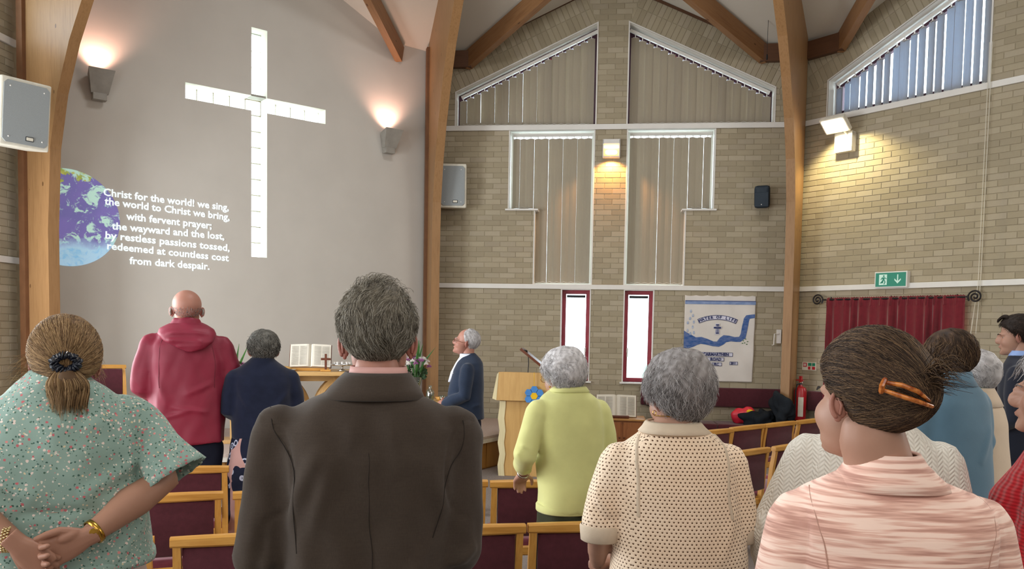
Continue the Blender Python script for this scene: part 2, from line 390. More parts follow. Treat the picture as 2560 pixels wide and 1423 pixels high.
# floor, platform
fl = MB(); oc = [((R+.4)/cos(pi/8)*sin(pi/8+i*pi/4), (R+.4)/cos(pi/8)*cos(pi/8+i*pi/4)) for i in range(8)]
fl.add([(x, y, 0) for x, y in oc]+[(x, y, -.1) for x, y in oc], [tuple(range(7, -1, -1)), tuple(range(8, 16))]+[(i, (i+1) % 8, (i+1) % 8+8, i+8) for i in range(8)])
o = obj('floor', fl, M['carpet']); o['kind'] = 'structure'
PF = [(-.75, 6.15), (-1.22, 4.5), (-1.5, 3.85), (-2.1, 3.05), (-3.67, 2.15), (-6.1, 1.2)]
back = [(-6.1, 2.55), (-2.6, 6.15)]
plat = thing('platform', 'low carpeted platform with wooden panelled front beneath the communion table', 'platform')
def plat_slab(z0, z1, out):
    mb = MB(); P = []
    for i, (x, y) in enumerate(PF):
        d = Vector((PF[min(i+1, 5)][1]-PF[max(i-1, 0)][1], -(PF[min(i+1, 5)][0]-PF[max(i-1, 0)][0]), 0)).normalized()
        d = Vector((-d.x, -d.y, 0)) if d.y > 0 else d
        P.append((x+d.x*out, y+d.y*out))
    P = P+back; n = len(P)
    P = P if sum(P[i][0]*P[(i+1) % n][1]-P[(i+1) % n][0]*P[i][1] for i in range(n)) > 0 else P[::-1]
    t = tessellate_polygon([[Vector((x, y, 0)) for x, y in P]])
    mb.add([(x, y, z0) for x, y in P]+[(x, y, z1) for x, y in P], [tuple(i+n for i in q) for q in t]+[tuple(reversed(q)) for q in t]+[(i, (i+1) % n, (i+1) % n+n, i+n) for i in range(n)])
    return mb
obj('carpet_top', plat_slab(.37, .40, 0), M['carpetp'], plat); obj('nosing', plat_slab(.325, .369, .012), M['nosing'], plat); obj('base', plat_slab(.001, .324, -.05), M['panelwood'], plat)
for i in range(5):
    a, b = Vector((*PF[i], 0)), Vector((*PF[i+1], 0)); L = (b-a).length; n = max(1, round(L/.42)); d = (b-a)/L; nn = Vector((-d.y, d.x, 0))
    if nn.y > 0 and nn.x > -.0: nn = -nn
    if nn.dot(Vector((1, -1, 0))) < 0: nn = -nn
    for j in range(n):
        m = Matrix.Translation(a+d*(L*(j+.5)/n)-nn*.05+Vector((0, 0, .165))) @ Matrix(((d.x, nn.x, 0, 0), (d.y, nn.y, 0, 0), (0, 0, 1, 0), (0, 0, 0, 1)))
        obj('front_panel', MB().bbox(-L/n/2+.012, L/n/2-.012, -.004, .014, -.15, .15, .004, m), M['panelwood'], plat)
# ceiling: octagonal pyramid with a gabled dormer over each wall
cm = MB(); Hc = (0, 0, 9.17)
for i in range(8):
    a = Matrix.Rotation(i*pi/4, 4, 'Z')
    e = .02; V1 = (HL+.02, R+.03, 5.585); g1 = (2.04, R+.03, 5.585); Rr = (0, 4.6, 6.53); P0 = (0, R+.03, 6.53); V2 = (-HL-.02, R+.03, 5.585); g2 = (-2.04, R+.03, 5.585)
    cm.add([V1, g1, Rr, Hc, g2, V2, P0], [(0, 1, 2), (0, 2, 3), (5, 3, 2), (5, 2, 4), (1, 6, 2), (4, 2, 6)], a)
o = obj('ceiling', cm, M['ceiling']); o['kind'] = 'structure'
md = o.modifiers.new('thick', 'SOLIDIFY'); md.thickness = .05; md.offset = 1
# trims
tn = 1
def trim(k, u0, u1, z0, z1, y0=-.03):
    global tn
    o = obj('trim_%d' % tn, MB().bbox(u0, u1, y0, .005, z0, z1, .003), M['white']); o['kind'] = 'structure'; o.matrix_world = wm(k); tn += 1; return o
for k in 'BCD':
    trim(k, -HL+.04, HL-.04, 2.264, 2.33); trim(k, -HL+.04, HL-.04, 4.49, 4.562)
    for s in (-1, 1):   # timber bead under the gable
        pass
# glulam arches at the corners
prof_in = [(6.17, 0), (6.18, 2.6), (6.13, 3.4), (6.0, 3.93), (5.8, 4.4), (5.54, 4.84), (5.25, 5.24), (4.9, 5.58), (4.2, 6.12), (3.3, 6.75), (2.2, 7.4), (1.1, 7.95), (.45, 8.2)]
prof_out = [(.45, 8.92), (6.62, 5.66), (6.66, 5.5), (6.66, 0)]
RIBL = {'AB': (pi/8, 'laminated timber arch between the cross wall and the gabled brick wall'), 'BC': (-pi/8, 'laminated timber arch at the corner beside the fire extinguisher'),
        'AD': (3*pi/8, 'laminated timber arch at far left behind the projected words'), 'CE': (-3*pi/8, 'laminated timber arch at the right of the red curtain')}
for nm, (ang, lab) in RIBL.items():
    o = obj('timber_arch', MB().prism([(-r, z) for r, z in prof_in+prof_out], -.057, .057), M['glulam']); bmesh_o = o
    bm = bmesh.new(); bm.from_mesh(o.data); bmesh.ops.triangulate(bm, faces=[f for f in bm.faces if len(f.verts) > 4]); bm.to_mesh(o.data); bm.free()
    o.matrix_world = Matrix.Rotation(ang, 4, 'Z') @ Matrix.Translation((0, -.15 if nm == 'AD' else 0, 0)) @ Matrix.Rotation(-pi/2, 4, 'Z')
    tag(o, lab, 'arch')
    if nm == 'AB': t = Matrix.Rotation(ang, 4, 'Z') @ Matrix.Translation((-.075, 6.56, 0))
    elif nm == 'AD': t = Matrix.Rotation(ang, 4, 'Z') @ Matrix.Translation((-.075, 6.42, 0))
    else: continue
    b = obj('trim_%d' % tn, MB().box(-.02, .02, -.05, .05, 0, 5.6), M['batten']); b['kind'] = 'structure'; b.matrix_world = t; tn += 1
# valley rafters and wall plates
BL = {('A', 1): 'short pine rafter ending on the cross wall above the right uplighter', ('A', -1): 'pine rafter over the left half of the cross wall', ('B', -1): 'pine rafter slanting over the left gable window', ('B', 1): 'pine rafter slanting over the right gable window',
      ('C', -1): 'pine rafter over the high window of the right-hand brick wall', ('C', 1): 'pine rafter on the far side of the right-hand brick wall'}
for (k, s), lab in BL.items():
    a = Vector((s*2.04, -.02, 5.6)); b = Vector((s*.03, -1.62, 6.53)); d = (b-a); L = d.length; d.normalize(); up = Vector((0, 0, 1)); w = d.cross(up).normalized(); n = w.cross(d)
    m = Matrix(((d.x, w.x, n.x, 0), (d.y, w.y, n.y, 0), (d.z, w.z, n.z, 0), (0, 0, 0, 1)))
    o = obj('rafter', MB().bbox(-.08, L, -.05, .05, -.24, -.005, .004), M['beam']); o.matrix_world = wm(k) @ Matrix.Translation(a) @ m; tag(o, lab, 'rafter')
PL = {('B', -1): 'dark timber wall plate left of the gable windows', ('B', 1): 'dark timber wall plate right of the gable windows', ('C', -1): 'dark timber wall plate left of the high slanted window'}
for (k, s), lab in PL.items():
    x0, x1 = sorted((s*1.98, s*2.5)); o = obj('wall_plate', MB().bbox(x0, x1, -.1, -.012, 5.36, 5.59, .004), M['plate']); o.matrix_world = wm(k); tag(o, lab, 'beam')
for k in 'BC':     # thin stained bead where brick meets ceiling
    for s in (-1, 1):
        th = math.atan(.93/2.04); L = 2.0/cos(th); o = obj('trim_%d' % tn, MB().box(0, L, -.03, 0, -.03, 0), M['plate']); tn += 1
        o['kind'] = 'structure'; o.matrix_world = wm(k) @ Matrix.Translation((0, -.005, 6.52)) @ Matrix.Rotation(th if s > 0 else pi-th, 4, 'Y') @ (Matrix.Scale(1, 4))
# ---------------------------------------------------------------- windows
wn = 1
def window(k, label_frame='redframe', mat=None):
    global wn
    o = bpy.data.objects.new('window_%d' % wn, None); COL.objects.link(o); o['kind'] = 'structure'; o.matrix_world = wm(k); wn += 1; return o
def poly_frame(P, w, y0, y1):
    n = len(P); c = 1 if sum(P[i][0]*P[(i+1) % n][1]-P[(i+1) % n][0]*P[i][1] for i in range(n)) > 0 else -1
    Q = []
    for i in range(n):
        p, a, b = Vector(P[i]), Vector(P[i-1]), Vector(P[(i+1) % n]); d1 = (p-a).normalized(); d2 = (b-p).normalized()
        n1 = Vector((-d1.y, d1.x))*c; n2 = Vector((-d2.y, d2.x))*c; bi = (n1+n2); bi = bi/max(.3, bi.dot(n1)); Q.append(p+bi*w)
    mb = MB(); vs = [(x, y0, z) for x, z in P]+[(q.x, y0, q.y) for q in Q]+[(x, y1, z) for x, z in P]+[(q.x, y1, q.y) for q in Q]; fs = []
    for i in range(n):
        j = (i+1) % n; fs += [(i, j, n+j, n+i), (2*n+i, 3*n+i, 3*n+j, 2*n+j), (n+i, n+j, 3*n+j, 3*n+i)]
    return mb.add(vs, fs), [(q.x, q.y) for q in Q]
def pane(P, y): return MB().add([(x, y, z) for x, z in P]+[(x, y+.006, z) for x, z in P], [tuple(t) for t in tessellate_polygon([[Vector((x, z, 0)) for x, z in P]])]+[tuple(len(P)+i for i in reversed(t)) for t in tessellate_polygon([[Vector((x, z, 0)) for x, z in P]])])
def blind(k, P, label, group, n, yaw, pitch_off=.0, w=.112, y=.12, openv=None):
    """vertical slats hung inside outline P (list of x,z)"""
    x0, x1 = min(p[0] for p in P), max(p[0] for p in P)
    root = thing('vertical_blind', label, 'blind', group=group, mat=wm(k))
    def span(u):
        zs = []
        for i in range(len(P)):
            (ax, az), (bx, bz) = P[i], P[(i+1) % len(P)]
            if (ax > u) != (bx > u): zs.append(az+(bz-az)*(u-ax)/(bx-ax))
        return min(zs), max(zs)
    z0, t0 = span(x0+.02); _, t1 = span(x1-.02)
    th = math.atan2(t1-t0, x1-x0-.04); L = (x1-x0-.05)/cos(th)
    obj('head_rail', MB().bbox(0, L, -.022, .022, -.075, -.035, .004, Matrix.Translation((x0+.03, y, t0)) @ Matrix.Rotation(-th, 4, 'Y')), M['white'], root)
    step = (x1-x0-.06)/n
    for i in range(n):
        u = x0+.03+step*(i+.5); zb, zt = span(u); drop = .075+.026+abs(math.tan(th))*.055
        a = yaw+random.uniform(-.05, .05)+(openv(i) if openv else 0)
        m = Matrix.Translation((u, y+.012*(i % 2), 0)) @ Matrix.Rotation(a, 4, 'Z')
        za, zc = zb+.025, zt-drop; mb = MB()
        xs = [-w/2, -w/4, 0, w/4, w/2]; ys = [0, -.004, -.006, -.004, 0]
        vs = [(x, yy, z) for z in (za, zc) for x, yy in zip(xs, ys)]+[(x, yy+.0015, z) for z in (za, zc) for x, yy in zip(xs, ys)]
        fs = [(j, j+1, j+6, j+5) for j in range(4)]+[(j+11, j+10, j+15, j+16) for j in range(4)]+[(0, 5, 15, 10), (4, 14, 19, 9), (5, 6, 16, 15), (6, 7, 17, 16), (7, 8, 18, 17), (8, 9, 19, 18), (1, 0, 10, 11), (2, 1, 11, 12), (3, 2, 12, 13), (4, 3, 13, 14)]
        mb.add(vs, fs, m); sl_ = obj('slat', mb, M['blind' if k == 'B' else 'blindc'], root)
        mh = Matrix.Translation((u, y+.012*(i % 2), zc))
        obj('hanger', MB().box(-.006, .006, -.004, .004, -.005, .05+abs(math.tan(th))*.03, mh).box(-w*.28, w*.28, -.003, .006, -.012, .006, m @ Matrix.Translation((0, 0, zc))), M['white'], sl_)
    ch_ = MB()
    for i in range(n-1):
        u = x0+.03+step*(i+.5); za = span(u)[0]+.045; zb2 = span(u+step)[0]+.045
        if abs(za-zb2) < .01: ch_.tube([(u, y-.008, za), (u+step/2, y-.012, za-.014), (u+step, y-.008, za)], .002, 4)
    obj('bead_chain', ch_, M['white'], root)
    return root
DKF = plain('shaded_red_frame', '4a2c3a', .5)  # the red frame again, with its shade put into the colour
for k in 'BC':
    for s in (-1, 1):
        w = window(k); P = trap(s); f, Q = poly_frame(P, .09, .19, .25); obj('window_frame', f, DKF, w); obj('pane', pane(Q, .22), M['glass'], w)
        f2, _ = poly_frame(P, .045, .0, .035); obj('inner_lining', poly_frame([(x, z) for x, z in P], -.018, -.012, .004)[0], M['white'], w)
        # intermediate mullions behind the blind
        for t in (.33, .66):
            xa = s*(.225+t*1.975); zt = 5.945-sl*(abs(xa)-.225); obj('mullion', MB().box(xa-.025, xa+.025, .195, .245, 4.6, zt-.04), M['redframe'], w)
blind('B', trap(-1), 'sloping-topped vertical blind in the left gable window above the trim', 'closed blinds in the gable windows', 19, -.20, w=.1062)
blind('B', trap(1), 'sloping-topped vertical blind in the right gable window above the trim', 'closed blinds in the gable windows', 19, .08, w=.112)
blind('C', trap(-1), 'half-open vertical blind in the high slanted window of the right-hand wall', None, 18, -.36, w=.113, openv=lambda i: (.5 if i % 6 == 2 else -.12 if i % 5 == 1 else 0))
blind('C', trap(1), 'half-open vertical blind at the far end of the right-hand wall', None, 18, -.36, w=.113, openv=lambda i: (.5 if i % 6 == 2 else -.12 if i % 5 == 1 else 0))
for s in (-1, 1):
    w = window('B'); P = WT[s]; f, Q = poly_frame(P, .035, .19, .25); obj('window_frame', f, M['white'], w); obj('pane', pane(Q, .22), M['glass'], w)  # frame painted white to stand for the glow between blind and frame
    obj('inner_lining', poly_frame(P, -.016, -.012, .004)[0], M['white'], w)
    x0, x1 = sorted((s*1.0, s*1.47)); obj('sill', MB().bbox(x0, x1, -.05, .19, 3.365, 3.39, .004), M['white'], w)
    blind('B', P, 'L-shaped vertical blind %s of the lit brick pier' % ('left' if s < 0 else 'right'), 'long blinds beside the brick pier', 11, -.10 if s < 0 else .10, w=.1030, openv=lambda i, s=s: (-.16*s if (i*7) % 5 == 2 else 0))
# lower casements
for s in (-1, 1):
    w = window('B'); P = WL[s]; f, Q = poly_frame(P, .042, .10, .17); obj('window_frame', f, M['redframe'], w)
    f2, Q2 = poly_frame(Q, .012, .12, .16); obj('sash', f2, M['redframe'], w); obj('pane', pane(Q2, .14), M['glass'], w)
    obj('inner_lining', poly_frame(P, -.016, -.012, .004)[0], M['white'], w)
    x0, x1 = sorted((s*.20, s*.69)); obj('sill', MB().bbox(x0, x1, -.06, .12, .94, .965, .005), M['white'], w)
    xa, xb = sorted((s*.31, s*.575)); obj('vent', MB().bbox(xa, xb, .085, .12, 2.15, 2.185, .003), M['black'], w)
    hx = s*.30 if s < 0 else .30; obj('handle', MB().bbox(hx-.012, hx+.012, .07, .1, 1.38, 1.44, .003).tube([(hx, .065, 1.43), (hx, .06, 1.32)], .008, 8), M['white'], w)
# outside seen through the low windows: pale yard, a post and a parked car
g = obj('ground_outside', MB().box(-14, 14, 7.2, 24, -.12, -.02), plain('pale_tarmac', 'b8b8b4', .9)); g['kind'] = 'structure'
tag(obj('signpost', MB().bbox(1.42, 1.56, 9.6, 9.75, -.02, 2.3, .01).bbox(1.40, 1.58, 9.58, 9.77, 2.3, 2.34, .004), plain('bluegrey_paint', '9fb0c8', .5)), 'blue-grey post seen outside through the right low window', 'post')
car = thing('parked_car', 'pale green car parked outside the right low window', 'car', (.9, 9.9, 0), .1)
cb = [(-2.1, .35), (2.1, .35), (2.15, .75), (1.3, .92), (.75, 1.36), (-.8, 1.4), (-1.5, .98), (-2.1, .88)]
obj('body', MB().prism(cb, -.8, .8), plain('car_paint', 'dbe8e2', .25, .6), car)
obj('windscreen', MB().prism([(1.2, .95), (.74, 1.33), (.68, 1.33), (1.1, .95)], -.7, .7, Matrix.Translation((.02, 0, .02))), M['clearglass'], car)
obj('side_window', MB().prism([(-1.3, .97), (1.05, .97), (.7, 1.3), (-.75, 1.33)], -.815, -.802), plain('car_glass', 'b9d6cc', .1, .6), car)
for x in (-1.35, 1.35):
    for y in (-.72, .72): obj('wheel', MB().lathe([(.12, -.1), (.31, -.1), (.33, -.06), (.33, .06), (.31, .1), (.12, .1)], 24, Matrix.Translation((x, y, .32)) @ Matrix.Rotation(pi/2, 4, 'X')), M['black'], car)
# cross of glass blocks
w = window('A'); bl = []
def block(u0, u1, z0, z1):
    o = obj('glass_block', MB().bbox(u0+.005, u1-.005, .20, .28, z0+.005, z1-.005, .014), M['glassblock'], w); autosmooth(o, 50)
n = 14; hz = (4.32-2.524)/9
for i in range(9): block(-.03, .17, 2.524+i*hz, 2.524+(i+1)*hz)
block(-.03, .17, 4.32, 4.505)
for i in range(4): block(-.03, .17, 4.52+i*.2025, 4.52+(i+1)*.2025)
for i in range(4): block(-.82+i*.1975, -.82+(i+1)*.1975, 4.32, 4.505); block(.17+i*.197, .17+(i+1)*.197, 4.32, 4.505)
mj = MB()
for i in range(10): mj.box(-.03, .17, .215, .265, 2.524+i*hz-.005, 2.524+i*hz+.005)
for i in range(5): mj.box(-.03, .17, .215, .265, 4.51+i*.2025-.006, 4.51+i*.2025+.004)
for i in range(5): mj.box(-.82+i*.1975-.005, -.82+i*.1975+.005, .215, .265, 4.32, 4.505); mj.box(.17+i*.197-.005, .17+i*.197+.005, .215, .265, 4.32, 4.505)
obj('mortar_joint', mj, M['mortar'], w)
obj('lintel_bar', MB().bbox(-.028, .168, .04, .2, 4.51, 4.535, .003), M['grey'], w)
# left wall windows frames
for s in (-1, 1):
    w = window('D'); P = trap(s); f, Q = poly_frame(P, .05, .19, .25); obj('window_frame', f, M['white'], w); obj('pane', pane(Q, .22), M['glass'], w)

# ---------------------------------------------------------------- red curtain on an iron rod
C_ = wm('C')
rod = thing('curtain_rod', 'black iron curtain rod with scroll ends on the brick wall', 'curtain rod', mat=C_ @ Matrix.Translation((0, 0, 2.14)))
obj('pole', MB().tube([(-2.12, -.09, 0), (-.30, -.09, 0)], .011, 10), M['iron'], rod)
for s, x in ((-1, -2.12), (1, -.30)):
    p = []
    for i in range(46):
        t = i/45; a = t*2*pi*2.1; r = .072*(1-t)+.008; p.append((x+s*.075+r*cos(pi*.5+a)*(-s)*1.0*-1 if False else x+s*(.075+r*sin(a-2.2)), -.09, .0+r*cos(a-2.2)))
    p = [(x, -.09, 0)]+p
    obj('scroll_finial', MB().tube(p, [.010]*len(p), 8), M['iron'], rod)
for x in (-2.0, -1.2, -.42): obj('bracket', MB().tube([(x, 0, .0), (x, -.09, .0), (x, -.09, .035)], .008, 8), M['iron'], rod)
cur = thing('curtain', 'gathered dark red curtain hanging from the iron rod', 'curtain', mat=C_ @ Matrix.Translation((0, 0, 0)))
def curtain_mb(u0, u1, z0, z1, nu=260, nz=26):
    vs = []; fs = []
    for j in range(nz+1):
        t = j/nz; z = z1-(z1-z0)*t
        for i in range(nu+1):
            s = i/nu; u = u0+(u1-u0)*s
            amp = .012+.032*min(1, t*4); ph = s*2*pi*15+1.1*sin(s*9)+.35*sin(s*31+t*1.5)
            y = -.09-amp*sin(ph)*(.6+.4*sin(s*23+2))-.004*sin(s*2*pi*70)*max(0, 1-t*9)
            vs.append((u+.012*cos(ph)*min(1, t*3), y, z+(.006*sin(s*2*pi*60) if j == 0 else 0)))
    for j in range(nz):
        for i in range(nu): a = j*(nu+1)+i; fs.append((a, a+1, a+nu+2, a+nu+1))
    return MB().add(vs, fs)
o = obj('fabric', curtain_mb(-2.06, -.33, .45, 2.155), M['curtain'], cur, True); md = o.modifiers.new('t', 'SOLIDIFY'); md.thickness = .004
o = obj('heading_tape', curtain_mb(-2.06, -.33, 2.055, 2.165, 260, 3), M['curtain'], cur, True); o.location.y = -.004
tag(obj('pull_cord', MB().tube([(-.215, -.05, 5.0), (-.215, -.05, 2.3), (-.27, -.05, 1.72)], .0035, 5).tube([(-.185, -.05, 5.0), (-.19, -.05, 2.3), (-.215, -.05, 1.72)], .0035, 5).bbox(-.29, -.26, -.06, -.04, 1.55, 1.72, .004), M['cream']), 'pale blind cord hanging beside the red curtain', 'cord').matrix_world = C_
tag(obj('pull_cord', MB().tube([(2.02, -.35, 6.4), (2.02, -.35, 5.38)], .003, 5).lathe([(.004, -.06), (.012, -.05), (.012, .0), (.004, .02)], 10, Matrix.Translation((2.02, -.35, 5.35))), M['black']), 'thin cord with a dark toggle hanging below the right rafter', 'cord').matrix_world = wm('B')

# ---------------------------------------------------------------- exit sign, safety sign, winder
def flat(name, pts, y, mat, parent, t=.001): return obj(name, MB().prism(pts, y-t, y), mat, parent)
ex = thing('exit_sign', 'green emergency exit sign with running figure and down arrow', 'sign', mat=C_ @ Matrix.Translation((-1.221, -.03, 2.375)))
obj('housing', MB().bbox(-.205, .205, -.05, .03, -.10, .10, .006), M['white'], ex)
gm = emit('sign_green', '0f6b55', .35); wm_ = emit('sign_white', 'a9c4b6', .35)
obj('green_panel', MB().box(-.19, .19, -.052, -.049, -.085, .085), gm, ex)
obj('doorway', MB().box(-.145, -.045, -.0535, -.052, -.065, .065), wm_, ex)
rm = MB(); rm.add([(-.085+.011*cos(a*pi/6), -.055, .045+.011*sin(a*pi/6)) for a in range(12)], [tuple(range(12))])
for P in ([(-.105, .03), (-.07, .03), (-.075, -.005), (-.098, -.005)], [(-.098, -.002), (-.082, -.004), (-.092, -.03), (-.13, -.035), (-.13, -.045), (-.09, -.042)], [(-.085, -.004), (-.072, -.004), (-.06, -.03), (-.075, -.06), (-.085, -.056), (-.074, -.03)], [(-.105, .03), (-.112, .024), (-.125, .0), (-.118, -.003), (-.1, .018)], [(-.072, .03), (-.045, .012), (-.05, .005), (-.075, .02)]):
    rm.add([(x, -.055, z) for x, z in P], [tuple(range(len(P)))])
obj('running_figure', rm, gm, ex)
obj('arrow', MB().add([(x, -.0545, z) for x, z in [(.083, .06), (.097, .06), (.097, -.02), (.13, .012), (.13, -.01), (.09, -.052), (.05, -.01), (.05, .012), (.083, -.02)]], [(0, 1, 2, 5, 8), (2, 3, 4, 5), (8, 5, 6, 7)]), wm_, ex)
sg = thing('safety_sign', 'small red and green safety notice above the fire extinguisher', 'sign', mat=C_ @ Matrix.Translation((-2.33, -.008, 1.25)))
obj('board', MB().box(-.105, .105, -.003, .003, -.055, .055), M['cream'], sg)
obj('red_field', MB().box(-.09, -.035, -.005, -.0035, -.01, .045).box(-.015, .02, -.005, -.0035, -.045, -.005).box(.045, .09, -.005, -.0035, -.045, -.005), plain('sign_red', 'b0232f', .5), sg)
obj('green_field', MB().box(-.015, .035, -.005, -.0035, .005, .045).box(.045, .09, -.005, -.0035, .005, .045), plain('sign_green_print', '1f8060', .5), sg)
obj('pictogram', MB().box(-.08, -.068, -.0062, -.005, .0, .035).box(-.06, -.048, -.0062, -.005, .0, .035), M['white'], sg)
wd = thing('window_winder', 'white window winding handle beside the corner arch', 'winder', mat=wm('B') @ Matrix.Translation((2.35, -.03, 1.64)))
obj('plate', MB().bbox(-.02, .04, -.02, .03, -.09, .10, .005), M['white'], wd); obj('crank', MB().tube([(-.0, -.03, .04), (-.055, -.04, .04), (-.06, -.04, -.11), (-.085, -.04, -.115)], .009, 8), M['white'], wd)
# fire extinguisher
fe = thing('fire_extinguisher', 'red fire extinguisher hanging in the corner behind the timber arch', 'extinguisher', mat=C_ @ Matrix.Translation((-2.33, -.20, .48)))
o = obj('cylinder', MB().lathe([(.02, .02), (.075, .02), (.082, .04), (.082, .44), (.07, .48), (.03, .50), (.025, .52)], 28), M['red'], fe, True); autosmooth(o)
obj('base_ring', MB().lathe([(.07, -.02), (.08, -.02), (.083, .05), (.07, .05)], 28), M['black'], fe)
obj('valve', MB().lathe([(.02, .51), (.024, .55), (.012, .56)], 12).bbox(-.05, .03, -.01, .01, .545, .56, .003), M['chrome'], fe)
obj('handle', MB().bbox(-.07, .04, -.009, .009, .575, .59, .003).bbox(-.02, .02, -.012, .012, .555, .64, .003), M['red'], fe)
obj('hose', MB().tube([(.02, -.02, .54), (.0, -.08, .53), (-.01, -.095, .45), (-.01, -.092, .15)], .010, 8), M['black'], fe)
obj('label_plate', MB().loft([[((.0835+e)*cos(a), (.0835+e)*sin(a), z) for z in (.1, .36) for e in (0,)]+[(.083*cos(a), .083*sin(a), z) for z in (.36, .1)] for a in [-1.3+i*.12 for i in range(8)]]), M['cream'], fe)

# ---------------------------------------------------------------- banner WATER OF LIFE
B_ = wm('B')
bn = thing('wall_banner', 'cream fabric banner reading WATER OF LIFE with a painted blue river', 'banner', mat=B_ @ Matrix.Translation((1.56, -.025, 1.6)))
def bansurf(x, z):  # x -.48...48, z -.6...6
    return -.004-.006*sin(x*22+z*9+2*sin(z*4))*(.3+.7*(x+.5))-.008*sin((x-z)*11)*max(0, x)-.012*max(0, .5-abs(x+.1))*sin(z*3+1)
def banner_patch(P, lift, name, mat, n=None):
    """subdivided strip polygons draped on the cloth. P: list of quads-able (left,right) pairs"""
    mb = MB(); vs = []; fs = []
    for i, (a, b) in enumerate(P):
        for t in range(7): x = a[0]+(b[0]-a[0])*t/6; z = a[1]+(b[1]-a[1])*t/6; vs.append((x, bansurf(x, z)-lift, z))
    for i in range(len(P)-1):
        for t in range(6): q = i*7+t; fs.append((q, q+1, q+8, q+7))
    return obj(name, mb.add(vs, fs), mat, bn, True)
vs = []; fs = []; NX, NZ = 60, 76
for j in range(NZ+1):
    for i in range(NX+1):
        x = -.485+.965*i/NX; z = .6-1.195*j/NZ; x2 = x*(1-.02*j/NZ)-.005*j/NZ; vs.append((x2, bansurf(x, z), z-.01*abs(sin(i*.33))*(j == 0)))
for j in range(NZ):
    for i in range(NX): a = j*(NX+1)+i; fs.append((a, a+NX+1, a+NX+2, a+1))
bc = plain('banner_cloth', 'd3cdc6', .9, .1, var=.04, nscale=3, bstr=.2, bscale=300)
o = obj('cloth', MB().add(vs, fs), bc, bn, True); md = o.modifiers.new('t', 'SOLIDIFY'); md.thickness = .003
def paint(name, c1, c2):
    t = NT(name).set(.8, .2); f = t.noise(t.coord((3, 1, 8)), 4, 4); t.col(t.ramp(f, [(.3, c1), (.6, c2)])); return t.m
banner_patch([((-.48+.96*i/20, .515), (-.48+.96*i/20, .475)) for i in range(21)], .004, 'stripe', paint('pale_blue_paint', '8f9fc0', '7387ad'))
banner_patch([((-.48+.96*i/20, .527), (-.48+.96*i/20, .516)) for i in range(21)], .0042, 'stripe', paint('navy_line', '3a4a78', '4b5a86'))
# river: centre line and width in banner space, from photo proportions (u right, v down, origin top left)
def uv(u, v): return (-.485+u*.965, .6-v*1.195)
riv = [((0, .415), (0, .63)), ((.05, .44), (.07, .62)), ((.1, .46), (.13, .605)), ((.17, .49), (.19, .58)), ((.25, .485), (.24, .565)), ((.33, .505), (.31, .572)), ((.42, .535), (.41, .59)), ((.47, .535), (.5, .595)), ((.51, .49), (.57, .565)), ((.56, .46), (.6, .54)), ((.64, .465), (.67, .53)), ((.72, .48), (.74, .535)), ((.78, .475), (.8, .535)), ((.8, .44), (.87, .49)), ((.815, .36), (.895, .38)), ((.84, .26), (.91, .29)), ((.87, .225), (.92, .265)), ((.99, .212), (.99, .255))]
banner_patch([(uv(*a), uv(*b)) for a, b in riv], .005, 'painted_river', paint('river_paint', '1f4f8c', '5d6f9c'))
dropm = paint('drop_paint', '8797b5', 'b4bccb')
for (u, v) in [(.09, .19), (.12, .24), (.08, .275), (.05, .325), (.135, .315), (.12, .375), (.05, .415), (.09, .45), (.14, .44)]:
    x, z = uv(u, v); P = [(x+.014*sin(a), z-.0+.018*cos(a)*(1.5 if cos(a) > .8 else 1)) for a in [i*pi/6 for i in range(12)]]
    obj('painted_drop', MB().add([(px, bansurf(px, pz)-.006, pz) for px, pz in P], [tuple(range(12))]), dropm, bn)
navy = plain('navy_applique', '343a63', .8); pal = plain('pale_applique', 'c9c8d6', .8)
def text_mesh(s, size, extr=.0008, bold=0):
    c = bpy.data.curves.new('t', 'FONT'); c.body = s; c.size = size; c.extrude = extr; c.offset = bold; c.resolution_u = 2; c.align_x = 'CENTER'; c.align_y = 'CENTER'
    o = bpy.data.objects.new('t', c); COL.objects.link(o); dg = bpy.context.evaluated_depsgraph_get(); me = bpy.data.meshes.new_from_object(o.evaluated_get(dg)); bpy.data.objects.remove(o); bpy.data.curves.remove(c)
    return me
def lettering(s, pos, size, mat, parent, name, ang=0, patch=None, sx=1, bold=.0, y=-.011):
    me = text_mesh(s, size, .0008, bold); me.transform(Matrix.Translation((pos[0], y, pos[1])) @ Matrix.Rotation(ang, 4, 'Y') @ Matrix.Rotation(pi/2, 4, 'X') @ Matrix.Scale(sx, 4, (1, 0, 0)))
    me.materials.clear(); return obj(name, me, mat, parent)
word = 'WATER OF LIFE'
cx, cz = uv(.47, .255); RA = .62
arc = [(((cx+(RA+.032)*sin(a), cz-RA+(RA+.032)*cos(a))), ((cx+(RA-.032)*sin(a), cz-RA+(RA-.032)*cos(a)))) for a in [(-.435+.87*i/16) for i in range(17)]]
banner_patch(arc, .008, 'arched_strip', navy)
arc2 = [(((cx+(RA+.024)*sin(a), cz-RA+(RA+.024)*cos(a))), ((cx+(RA-.024)*sin(a), cz-RA+(RA-.024)*cos(a)))) for a in [(-.42+.84*i/16) for i in range(17)]]
banner_patch(arc2, .009, 'arched_strip', pal)
for i, ch_ in enumerate(word):
    if ch_ == ' ': continue
    a = -.39+.78*i/(len(word)-1); x, z = cx+RA*sin(a), cz-RA+RA*cos(a)
    lettering(ch_, (x, z), .052, navy, bn, 'letter', a, bold=.0025, y=bansurf(x, z)-.011)
